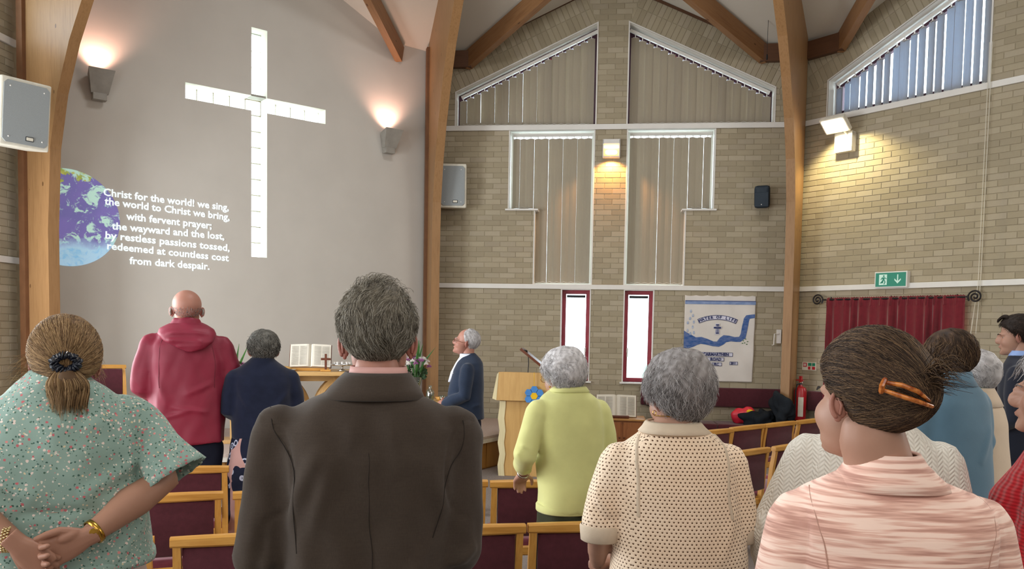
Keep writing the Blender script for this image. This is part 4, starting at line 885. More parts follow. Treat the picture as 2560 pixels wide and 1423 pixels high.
# ---------------------------------------------------------------- flowers in vases
def bloom(c, r, mat, parent, seed, name='bloom'):
    g = np.random.default_rng(seed); mb = MB(); n = 26
    for i in range(n):
        ph = math.acos(1-1.3*i/n); th = i*2.399963
        d = Vector((sin(ph)*cos(th), sin(ph)*sin(th), cos(ph))); q = d.to_track_quat('Z', 'X').to_matrix().to_4x4()
        l = r*(1-.25*i/n) if i < 10 else r
        mb.add([(0, 0, .1*l), (-.16*l, 0, .6*l), (.16*l, 0, .6*l), (0, .05*l, l), (0, -.1*l, .6*l)], [(0, 1, 4), (0, 4, 2), (1, 3, 4), (4, 3, 2), (0, 2, 1), (1, 2, 3)], Matrix.Translation(c) @ q @ Matrix.Rotation(g.uniform(0, 6), 4, 'Z'))
    return obj(name, mb, mat, parent)
def bouquet(loc, lab, seed, vase_h, rad):
    L = thing('flower_vase', lab, 'flowers', loc, group='white and purple bouquets'); g = random.Random(seed)
    vm_ = MB().lathe([(.045, 0), (.05, .01), (.03, .03), (.032, .06), (.05, vase_h*.6), (.075, vase_h), (.071, vase_h), (.045, vase_h*.6), (.02, .06)], 20)
    obj('vase', vm_, M['vaseglass'], L)
    sm = MB()
    for i in range(14): a = g.uniform(0, 6.28); sm.tube([(.01*cos(a), .01*sin(a), .05), (.05*cos(a), .05*sin(a), vase_h+.02), (rad*.7*cos(a), rad*.7*sin(a), vase_h+.12)], .003, 5)
    obj('stems', sm, M['green'], L)
    for i in range(34):
        a = g.uniform(0, 6.28); t = g.uniform(0, 1); rr = rad*(.45+.55*t); z = vase_h+.01+.10*g.random()-.05*t; d = Vector((cos(a), sin(a), g.uniform(-.5, .5))).normalized(); q = d.to_track_quat('Z', 'X').to_matrix().to_4x4(); l = g.uniform(.05, .08)
        obj('leaf', MB().add([(0, 0, 0), (-.018, .006, l*.4), (.018, .006, l*.4), (0, -.004, l), (0, -.004, l*.45), (-.028, .0, l*.65), (.028, 0, l*.65)], [(0, 1, 4), (0, 4, 2), (1, 5, 4), (5, 3, 4), (4, 3, 6), (4, 6, 2)], Matrix.Translation((rr*.6*cos(a), rr*.6*sin(a), z)) @ q), M['dgreen'], L)
    k = 0
    for i in range(30):
        a = i*2.4; t = math.sqrt((i+.5)/30); x, y = rad*t*cos(a), rad*t*sin(a); z = vase_h+.13+.10*math.sqrt(max(0, 1-t*t))-.02*t+g.uniform(-.012, .012)
        pur = g.random() < .45; bloom((x, y, z), .036 if pur else .032, M['petalp'] if pur else M['petalw'], L, i+seed)
    for i in range(7):
        a = g.uniform(0, 6.28); s = g.uniform(.03, .16); x1, y1 = s*1.6*cos(a), s*1.6*sin(a); h = vase_h+.30+g.uniform(0, .17)
        P = [Vector((.02*cos(a), .02*sin(a), vase_h)), Vector((x1*.4, y1*.4, vase_h+(h-vase_h)*.5)), Vector((x1, y1, h))]; side = Vector((1, .1, 0))
        mb = MB(); ws = [.008, .016, .001]; vs = []
        for p, w_ in zip(P, ws): vs += [p-side*w_, p+Vector((0, -.004, 0)), p+side*w_]
        mb.add(vs, [(0, 1, 4, 3), (1, 2, 5, 4), (3, 4, 7, 6), (4, 5, 8, 7)]); obj('blade_leaf', mb, M['green'], L)
    return L
stb = thing('side_table', 'small wooden side table holding the right-hand vase', 'table', (-2.06, 3.62, .4), .2)
obj('tabletop', MB().bbox(-.24, .30, -.2, .2, .43, .455, .006), M['tableoak'], stb)
for x in (-.2, .26):
    for y in (-.16, .16): obj('leg', MB().bbox(x-.018, x+.018, y-.018, y+.018, 0, .43, .003), M['tableoakz'], stb)
bouquet((-2.14, 3.66, .856), 'vase of white and purple chrysanthemums right of the communion table', 11, .26, .155)
bt = thing('water_bottle', 'clear glass water carafe beside the right-hand vase', 'bottle', (-1.96, 3.60, .856))
o = obj('bottle', MB().lathe([(.0, 0), (.042, .0), (.045, .01), (.045, .10), (.035, .12), (.018, .13), (.017, .165), (.021, .168), (.021, .16)], 24), M['clearglass'], bt, True); obj('water', MB().lathe([(.0, .004), (.04, .004), (.041, .085), (.0, .086)], 20), M['vaseglass'], bt)
bw = thing('wooden_bowl', 'small wooden dish on the side table by the carafe', 'bowl', (-1.84, 3.60, .856)); obj('bowl', MB().lathe([(.02, 0), (.03, .004), (.06, .04), (.056, .042), (.025, .01), (0, .008)], 24), M['oak'], bw, True); obj('rim', MB().lathe([(.055, .038), (.061, .04), (.055, .045)], 24), M['oak'], bw)
gl_ = thing('tumbler', 'small glass tumbler next to the wooden dish', 'glass', (-1.80, 3.50, .856)); obj('glass', MB().lathe([(0, 0), (.026, 0), (.03, .07), (.028, .07), (.024, .006)], 20), M['clearglass'], gl_, True)
stc = thing('flower_stand', 'tall wooden stand holding the left-hand flowers', 'stand', (-3.98, 2.98, .4), .3)
obj('top', MB().bbox(-.17, .17, -.17, .17, .52, .55, .006), M['tableoak'], stc); obj('column', MB().bbox(-.04, .04, -.04, .04, .04, .52, .004), M['tableoakz'], stc); obj('foot', MB().bbox(-.15, .15, -.15, .15, 0, .04, .006), M['tableoakz'], stc)
bouquet((-3.98, 2.98, .951), 'bowl of white and purple flowers left of the communion table', 23, .10, .15)

# ---------------------------------------------------------------- chairs
def chair(label, loc, rz, group, z=0):
    L = thing('stacking_chair', label, 'chair', (loc[0], loc[1], z), radians(rz), group)
    def rail(x0, x1, yc, z0, z1, th, bow):
        mb = MB(); rings = []; n = 9
        for i in range(n):
            t = i/(n-1); x = x0+(x1-x0)*t; y = yc-bow*(1-(2*t-1)**2); c = .008
            zz = z1+.006*(1-(2*t-1)**2)
            rings.append([(x, y-th/2, z0+c), (x, y-th/2, zz-c), (x, y-th/2+c, zz), (x, y+th/2-c, zz), (x, y+th/2, zz-c), (x, y+th/2, z0+c), (x, y+th/2-c, z0), (x, y-th/2+c, z0)])
        return mb.loft(rings)
    tr = rail(-.268, .268, -.262, .775, .815, .042, .012); o = obj('top_rail', tr, M['oak'], L); autosmooth(o, 40)
    for s in (-1, 1):
        o = obj('rear_leg', MB().tube([(s*.243, -.285, 0), (s*.243, -.235, .25), (s*.243, -.222, .45), (s*.243, -.24, .65), (s*.243, -.262, .785)], [.021, .023, .024, .023, .021], 4, up=(1, 1, 0)), M['oakz'], L)
        obj('front_leg', MB().bbox(s*.235-.018, s*.235+.018, .185, .225, 0, .43, .004), M['oakz'], L)
        obj('side_rail', MB().bbox(s*.235-.012, s*.235+.012, -.22, .2, .355, .405, .003), M['oakz'], L)
        obj('side_stretcher', MB().bbox(s*.235-.01, s*.235+.01, -.24, .2, .16, .19, .003), M['oakz'], L)
    obj('rear_rail', rail(-.23, .23, -.215, .375, .425, .022, .0), M['oak'], L)
    obj('front_rail', MB().bbox(-.22, .22, .19, .215, .36, .41, .003), M['oak'], L)
    obj('stretcher', MB().bbox(-.23, .23, -.02, .0, .165, .19, .003), M['oak'], L)
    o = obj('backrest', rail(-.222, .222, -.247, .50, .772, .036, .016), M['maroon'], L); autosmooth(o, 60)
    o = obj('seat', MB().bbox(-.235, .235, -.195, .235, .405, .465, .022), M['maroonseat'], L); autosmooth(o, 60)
    return L
GL = 'chairs of the left block'; GR = 'chairs of the middle block'; GT = 'angled chairs at the right'
c0 = chair('nearest left-hand chair, directly left of the man in the grey suit', (-1.54, -2.05), 22, GL)
for lab, loc, rz, g in [
    ('chair behind the woman in the floral top, its oak edge showing by her hip', (-2.11, -2.26), 24, GL),
    ('second-row left chair with its right end behind the floral sleeve', (-2.27, -1.38), 27, GL),
    ('second-row left chair partly hidden by the grey suit sleeve', (-1.72, -1.15), 24, GL),
    ('front-row left chair behind the man in the red jacket', (-2.58, -.62), 22, GL),
    ('front-row left chair behind the woman in the navy cardigan', (-1.95, -.40), 20, GL),
    ('near middle chair immediately right of the grey suit', (-.67, -1.74), 19, GR),
    ('near middle chair left of the woman in the crochet top', (-.13, -1.57), 15, GR),
    ('middle chair further forward, mostly hidden by the grey suit', (-.98, -.73), 18, GR),
    ('middle chair under the left hand of the woman in lime green', (-.43, -.6), 14, GR),
    ('front-row angled chair at the left end, just right of the crochet shoulder', (.77, 2.08), 46, GT),
    ('second angled chair of the front right row', (1.13, 2.51), 47, GT),
    ('third angled chair of the front right row', (1.50, 2.90), 47, GT),
    ('fourth angled chair of the front right row, by the extinguisher', (1.90, 3.32), 47, GT),
    ('rear-row angled chair nearest the crochet top', (.86, .87), 47, GT),
    ('rear-row angled chair left of the pink blouse woman\'s face', (1.27, 1.30), 47, GT),
    ('rear-row angled chair hidden behind the woman with the hair clip', (1.66, 1.72), 47, GT)]:
    dup(c0, lab, (loc[0], loc[1], 0), radians(rz), g)
sc = dup(c0, 'maroon chair on the platform near the left arch, facing the room', (-5.12, 2.50, .401), radians(-128), 'platform chair')
c0['group'] = GL
# ================================================================= people
# ---- head surface as a radius over directions (face +y, up +z), origin between the ears
HE = [((0, -.012, .035), (.077, .099, .088)), ((0, .028, -.035), (.065, .062, .082)), ((0, .034, -.083), (.051, .052, .034)), ((0, .100, -.030), (.013, .020, .022)), ((0, .098, -.012), (.008, .014, .026)),
      ((0, .066, .012), (.050, .034, .016)), ((0, .086, -.066), (.023, .017, .010)), ((0, .070, -.103), (.022, .026, .016)), ((.040, .046, -.036), (.024, .037, .034)), ((-.040, .046, -.036), (.024, .037, .034))]
def head_r(D):
    D = np.asarray(D, float); acc = np.zeros(len(D)); p = 22
    for c, r in HE:
        c = np.array(c); r = np.array(r); d = D/r; o = -c/r
        A = (d*d).sum(1); Bq = (d*o).sum(1); Cq = (o*o).sum()-1; disc = Bq*Bq-A*Cq
        t = np.where(disc > 0, (-Bq+np.sqrt(np.maximum(disc, 0)))/A, 0); acc += np.maximum(t, 0)**p
    R_ = acc**(1/p)
    for sx in (-1, 1):     # eye sockets
        e = np.array([sx*.031, .088, -.008]); e /= np.linalg.norm(e); R_ -= .007*np.exp(-((1-(D@e))/.012)**1.2)
        e = np.array([sx*.012, .1, -.046]); e /= np.linalg.norm(e); R_ -= .002*np.exp(-((1-(D@e))/.002))
    e = np.array([0, .1, -.0665]); e /= np.linalg.norm(e); m = np.abs((D@np.array([0, 0, 1]))-e[2]); R_ -= .0035*np.exp(-(m/.02)**2)*np.exp(-(D[:, 0]/.22)**2)*(D[:, 1] > 0)
    return R_
def ico(n):
    bm = bmesh.new(); bmesh.ops.create_icosphere(bm, subdivisions=n, radius=1); V = np.array([v.co[:] for v in bm.verts]); V /= np.linalg.norm(V, axis=1)[:, None]; F = np.array([[v.index for v in f.verts] for f in bm.faces]); bm.free(); return V, F
ICO = {n: ico(n) for n in (3, 4, 5)}
def ear_mb(s, sc=1):
    mb = MB(); path = []
    for i in range(15):
        a = -2.5+i/14*4.6; path.append((0, -.0165*sin(a)*.9-.002, .026*cos(a)+.004))
    m = Matrix.Translation((s*.074, -.012, -.014)) @ Matrix.Rotation(s*radians(-36), 4, 'Z') @ Matrix.Rotation(radians(-12), 4, 'X')
    P = [(s*(.0065+.003*cos(i/14*3)), y, z) for i, (x, y, z) in enumerate(path)]
    mb.tube(P, .0046, 7, mat=m, round_=True); mb.ell((s*.002, .001, .003), (.0075, .0175, .0262), 12, 8, mat=m); mb.ell((s*.004, .004, -.0195), (.0045, .0075, .0090), 10, 7, mat=m)
    mb.tube([(s*.009, -.002, .018), (s*.011, -.007, .004), (s*.010, -.002, -.012)], .0032, 6, mat=m, round_=True)
    if sc != 1: mb.v = [tuple(np.array(v)*sc) for v in mb.v]
    return mb
def hand_mb(pos, ydir, palm, side, curl=(.5, .5, .5, .5), thumb=(.6, .4), fine=True, sc=1.0, spread=.05):
    """side: +1 right hand, -1 left. fingers along +y, palm towards -z"""
    y = Vector(ydir).normalized(); z = -Vector(palm); z = (z-y*z.dot(y)).normalized(); x = y.cross(z)
    m = Matrix.Translation(pos) @ Matrix(((x.x, y.x, z.x, 0), (x.y, y.y, z.y, 0), (x.z, y.z, z.z, 0), (0, 0, 0, 1))) @ Matrix.Scale(sc, 4)
    mb = MB(); t = -side      # thumb side in local x
    rings = []
    for yy, w, h, cx in ((-.03, .026, .021, 0), (0, .027, .020, 0), (.02, .034, .019, 0), (.05, .040, .016, 0), (.08, .041, .013, 0), (.093, .036, .011, 0)):
        rings.append([(cx+w*math.copysign(abs(cos(a))**.8, cos(a)), yy, h*math.copysign(abs(sin(a))**.8, sin(a))) for a in [2*pi*k/14 for k in range(14)]])
    mb.loft(rings, True, m); mb.ell((t*.022, .035, -.008), (.016, .032, .014), 10, 8, m)
    for i, (bx, L, r) in enumerate(((.031, .066, .0095), (.0105, .076, .0098), (-.0105, .070, .0094), (-.030, .055, .0082))):
        bx *= t; c = curl[i]; p = Vector((bx, .084-.004*abs(i-1), -.001)); d = Vector((bx*spread*10, 1, 0)).normalized(); P = [p-d*.02, p]; ang = 0
        for k, f in enumerate((.42, .32, .26)):
            ang += c*(.75, 1.0, .75)[k]; dd = Vector((d.x*cos(ang), d.y*cos(ang), -sin(ang))); P.append(P[-1]+dd*L*f)
        mb.tube(P, [r*1.02, r, r*.98, r*.9, r*.78], 8, mat=m, round_=True, up=(0, 0, 1))
        tip = P[-1]; dd = (P[-1]-P[-2]).normalized(); nn = Vector((0, 1, 0)).cross(Vector((1, 0, 0)))
    a, b = thumb; p = Vector((t*.026, .018, -.004)); d1 = Vector((t*sin(a+.35), cos(a+.35), -.35*b)).normalized(); d2 = Vector((t*sin(a*.55), cos(a*.55), -.5*b)).normalized(); d3 = Vector((t*sin(a*.2), cos(a*.2), -.8*b)).normalized()
    P = [p-d1*.01, p+d1*.02, p+d1*.035, p+d1*.035+d2*.03, p+d1*.035+d2*.03+d3*.026]
    mb.tube(P, [.013, .0125, .0115, .0105, .0085], 8, mat=m, round_=True)
    return mb
def remesh(mb, voxel, it=2, lam=.5):
    me = mb.mesh('tmp'); o = bpy.data.objects.new('tmp', me); COL.objects.link(o); md = o.modifiers.new('r', 'REMESH'); md.mode = 'VOXEL'; md.voxel_size = voxel
    dg = bpy.context.evaluated_depsgraph_get(); e = bpy.data.meshes.new_from_object(o.evaluated_get(dg)); bpy.data.objects.remove(o); bpy.data.meshes.remove(me)
    V = np.empty(len(e.vertices)*3, dtype=np.float32); e.vertices.foreach_get('co', V); V = V.reshape(-1, 3).astype(float)
    E_ = np.empty(len(e.edges)*2, dtype=np.int32); e.edges.foreach_get('vertices', E_); E_ = E_.reshape(-1, 2)
    n = len(V); deg = np.bincount(E_.ravel(), minlength=n)[:, None]
    for _ in range(it):
        A = np.zeros_like(V)
        for k in range(3): A[:, k] = np.bincount(E_[:, 0], V[E_[:, 1], k], n)+np.bincount(E_[:, 1], V[E_[:, 0], k], n)
        V += lam*(A/np.maximum(deg, 1)-V)
    e.vertices.foreach_set('co', V.astype(np.float32).ravel()); e.update()
    return e, V
def normals(e):
    N = np.empty(len(e.vertices)*3, dtype=np.float32); e.vertex_normals.foreach_get('vector', N); return N.reshape(-1, 3).astype(float)
def displace(e, V, folds=(), noise=(), fn=None):
    N = normals(e); d = np.zeros(len(V))
    for a, b, w, A in folds:
        a = np.array(a, float); b = np.array(b, float); ab = b-a; t = np.clip(((V-a)@ab)/(ab@ab), 0, 1); q = V-(a+t[:, None]*ab); r = np.sqrt((q*q).sum(1)); d += 1.7*A*np.exp(-(r/w)**2)*np.sin(pi*np.clip(t*.9+.1, 0, 1))**.5
    for seed, fx, fy, fz, A in noise:
        g = np.random.default_rng(seed)
        for _ in range(6):
            k = g.normal(size=3)*np.array([fx, fy, fz]); d += 1.3*A/2.4*np.sin(V@k+g.uniform(0, 6.28)+.8*np.sin(V@(k[[1, 2, 0]]*.7)+1))
    if fn is not None: d += fn(V, N)
    V2 = V+N*d[:, None]; e.vertices.foreach_set('co', V2.astype(np.float32).ravel()); e.update(); return V2
def fin(e, name, mat, parent, smooth=True):
    e.name = name; e.materials.clear(); e.materials.append(mat); e.polygons.foreach_set('use_smooth', [smooth]*len(e.polygons)); return obj(name, e, mat, parent)
def rings(G, n=40):
    """G: (z, hx, hy, cx, cy[, exponent]) -> loft rings"""
    out = []
    for g in G:
        z, hx, hy, cx, cy = g[:5]; ex = g[5] if len(g) > 5 else 2.3
        out.append([(cx+hx*math.copysign(abs(cos(a))**(2/ex), cos(a)), cy+hy*math.copysign(abs(sin(a))**(2/ex), sin(a)), z+(g[6]*cos(a)**2 if len(g) > 6 else 0)) for a in [2*pi*k/n for k in range(n)]])
    return out
def skin_mat(name, base, red):
    t = NT(name).set(.5, .35); v = t.coord(); f = t.noise(v, 12, 4); a = t.n('ShaderNodeAttribute'); a.attribute_name = 'flush'
    t.b.inputs['Subsurface Weight'].default_value = .0
    c = t.mix(t.math('MULTIPLY', f, .35), base, red); c = t.mix(a.outputs['Fac'], c, '8f453e'); t.col(c); t.bump(t.noise(v, 260, 3), .12, .001); return t.m
SK = {'pale': skin_mat('pale_skin', 'ab8470', '9b6d5b'), 'rosy': skin_mat('rosy_skin', 'ae7d6c', '9d6657'), 'tan': skin_mat('warm_skin', 'a87e69', '956a55')}
def hair_mat(name, c1, c2, c3=None, rough=.5):
    t = NT(name).set(.6, .22); a = t.n('ShaderNodeAttribute'); a.attribute_name = 'tone'
    v = t.coord((1, 1, .5)); f = t.noise(v, 30, 4); r = t.math('ADD', t.math('MULTIPLY', a.outputs['Fac'], .7), t.math('MULTIPLY', f, .35))
    t.col(t.ramp(r, [(.2, c1), (.55, c3 or c2), (.85, c2)])); return t.m
def add_attr(me, name, vals, dom='POINT'):
    at = me.attributes.new(name, 'FLOAT', dom); at.data.foreach_set('value', np.asarray(vals, dtype=np.float32))
def head_matrix(pos, yaw, pitch=0, roll=0, sc=1): return Matrix.Translation(pos) @ Matrix.Rotation(radians(yaw), 4, 'Z') @ Matrix.Rotation(radians(pitch), 4, 'X') @ Matrix.Rotation(radians(roll), 4, 'Y') @ Matrix.Scale(sc, 4)
def hairline(D, hl):
    """hl: list of (azimuth deg from face, elevation sin) hairline; returns >0 inside hair"""
    az = np.degrees(np.arctan2(np.abs(D[:, 0]), D[:, 1])); return D[:, 2]-np.interp(az, [p[0] for p in hl], [p[1] for p in hl])
HL_W = [(0, .50), (35, .48), (55, .34), (72, .10), (84, -.12), (96, -.22), (112, -.42), (140, -.60), (180, -.64)]
HL_M = [(0, .52), (35, .50), (52, .34), (68, .20), (80, -.02), (88, -.16), (95, .02), (108, .0), (116, -.42), (140, -.58), (180, -.62)]
def hair_cap(hm, hl, thick, mat, parent, soft=.10, lump=0, seed=0, res=5, shape=None, name='hair'):
    D, F = ICO[res]; m = hairline(D, hl); w = np.clip(m/soft, -1, 1); t = thick(D) if callable(thick) else np.full(len(D), thick)
    off = np.where(w > 0, t*np.sqrt(np.clip(w, 0, 1)), -.006*np.minimum(1, -w*3))
    if lump:
        g = np.random.default_rng(seed)
        for _ in range(10): k = g.normal(size=3)*11; off += (w > 0)*lump/3*np.sin(D@k+g.uniform(0, 6.3))*np.clip(w*2, 0, 1)
    P = D*(head_r(D)+off)[:, None]
    if shape is not None: P = shape(P, D)
    M4 = np.array(hm); P = P@M4[:3, :3].T+M4[:3, 3]
    keep = (w[F].max(1) > -.9); F2 = F[keep]
    me = bpy.data.meshes.new(name); me.from_pydata(P.tolist(), [], F2.tolist()); me.polygons.foreach_set('use_smooth', [True]*len(F2)); me.update()
    add_attr(me, 'tone', .35+.25*np.sin(D@np.array([40, 13, 5.])+3*np.sin(D@np.array([7, 19, 3.])))); return obj(name, me, mat, parent)
def tubes_np(P, r, taper=.35, nsd=3):
    """P: n x k x 3 strands -> vertices and faces"""
    n, k, _ = P.shape; T = np.gradient(P, axis=1); T /= np.linalg.norm(T, axis=2)[..., None]+1e-9; ref = np.array([.31, .17, .93]); U = np.cross(T, ref); U /= np.linalg.norm(U, axis=2)[..., None]+1e-9; Wv = np.cross(T, U)
    rad = (np.asarray(r)[:, None] if np.ndim(r) else r)*(1-(1-taper)*np.linspace(0, 1, k)**2)[None, :]
    ang = np.arange(nsd)*2*pi/nsd; V = P[:, :, None, :]+(U[:, :, None, :]*np.cos(ang)[None, None, :, None]+Wv[:, :, None, :]*np.sin(ang)[None, None, :, None])*rad[:, :, None, None]
    idx = np.arange(n*k*nsd).reshape(n, k, nsd); a = idx[:, :-1]; b = idx[:, 1:]; f = np.stack([a, np.roll(a, -1, 2), np.roll(b, -1, 2), b], -1).reshape(-1, 4)
    return V.reshape(-1, 3), f
def strands(P, r, mat, parent, name='hair_strands', seed=1, taper=.35):
    n, k, _ = P.shape; V, F = tubes_np(P, r, taper); me = bpy.data.meshes.new(name)
    me.vertices.add(len(V)); me.vertices.foreach_set('co', V.astype(np.float32).ravel()); me.loops.add(F.size); me.loops.foreach_set('vertex_index', F.astype(np.int32).ravel()); me.polygons.add(len(F)); me.polygons.foreach_set('loop_start', np.arange(0, F.size, 4, dtype=np.int32)); me.polygons.foreach_set('loop_total', np.full(len(F), 4, dtype=np.int32))
    me.polygons.foreach_set('use_smooth', [True]*len(F)); me.update(calc_edges=True); me.validate()
    add_attr(me, 'tone', np.repeat(np.random.default_rng(seed).random(n), k*3)); o = obj(name, me, mat, parent); o['kind'] = 'stuff'; return o
def on_head(D, lift, hm, shape=None):
    s = D.shape; Df = D.reshape(-1, 3); Df = Df/np.linalg.norm(Df, axis=1)[:, None]; P = Df*(head_r(Df)+lift.reshape(-1))[:, None]
    if shape is not None: P = shape(P, Df)
    M4 = np.array(hm); return (P@M4[:3, :3].T+M4[:3, 3]).reshape(s)
def root_dirs(n, hl, seed, margin=0.02, lo=-1):
    g = np.random.default_rng(seed); out = []
    while sum(len(o) for o in out) < n:
        D = g.normal(size=(n*3, 3)); D /= np.linalg.norm(D, axis=1)[:, None]; D = D[(hairline(D, hl) > margin) & (D[:, 2] > lo)]; out.append(D)
    return np.concatenate(out)[:n], g
def short_hair(hm, parent, mat, n=3500, hl=HL_M, length=.35, crown=(0, -.55, .84), lift=(.004, .010), k=6, rad=.0007, curl=.0, seed=1, tip=0.0, clump=0, shape=None, swirl=.25, fade=0):
    D, g = root_dirs(n, hl, seed); C = np.array(crown)/np.linalg.norm(crown)
    tdir = D-C; tdir -= D*(tdir*D).sum(1)[:, None]; tdir /= np.linalg.norm(tdir, axis=1)[:, None]+1e-6
    if clump:
        gc = np.random.default_rng(seed+5); Kd = gc.normal(size=(5, 3))*clump; wv = sum(np.sin(D@Kd[i]+i) for i in range(5))
        side = np.cross(D, tdir); tdir = tdir+side*(wv*.28)[:, None]; tdir /= np.linalg.norm(tdir, axis=1)[:, None]
    side = np.cross(D, tdir); tdir = tdir+side*swirl*g.normal(size=(len(D), 1)); L = length*g.uniform(.6, 1.15, len(D)); t = np.linspace(0, 1, k)
    ph = g.uniform(0, 6.28, len(D)); P = D[:, None, :]+tdir[:, None, :]*(L[:, None]*t)[..., None]+side[:, None, :]*(curl*np.sin(t[None, :]*7+ph[:, None]))[..., None]
    lf = lift[0]+(lift[1]-lift[0])*np.sin(t*pi*.62)[None, :]*g.uniform(.3, 1.25, (len(D), 1))+tip*t[None, :]**2*g.normal(size=(len(D), 1))+curl*.03*np.cos(t[None, :]*7+ph[:, None])
    if fade: lf = lf*np.clip(1-fade*(.35-P[..., 2]/np.linalg.norm(P, axis=2)), .3, 1.15)
    return strands(on_head(P, lf, hm, shape), rad, mat, parent, seed=seed)
def gathered_hair(hm, parent, mat, end, n=3000, hl=HL_W, lift=(.012, .016), k=12, rad=.0008, seed=2, sag=.0, shape=None, endr=.12):
    D, g = root_dirs(n, hl, seed, .0); E_ = np.array(end)/np.linalg.norm(end); Ed = E_+g.normal(size=(len(D), 3))*endr*.4; Ed /= np.linalg.norm(Ed, axis=1)[:, None]
    t = np.linspace(0, 1, k)[None, :, None]; P = D[:, None, :]*(1-t)+Ed[:, None, :]*t; P /= np.linalg.norm(P, axis=2)[..., None]; P[..., 2] -= sag*np.sin(t[..., 0]*pi)
    lf = lift[0]+(lift[1]-lift[0])*np.sin(t[..., 0]*pi)*g.uniform(.6, 1.1, (len(D), 1)); lf = lf*np.clip(t[..., 0]*6+.35, 0, 1)
    return strands(on_head(P, lf, hm, shape), rad, mat, parent, seed=seed)

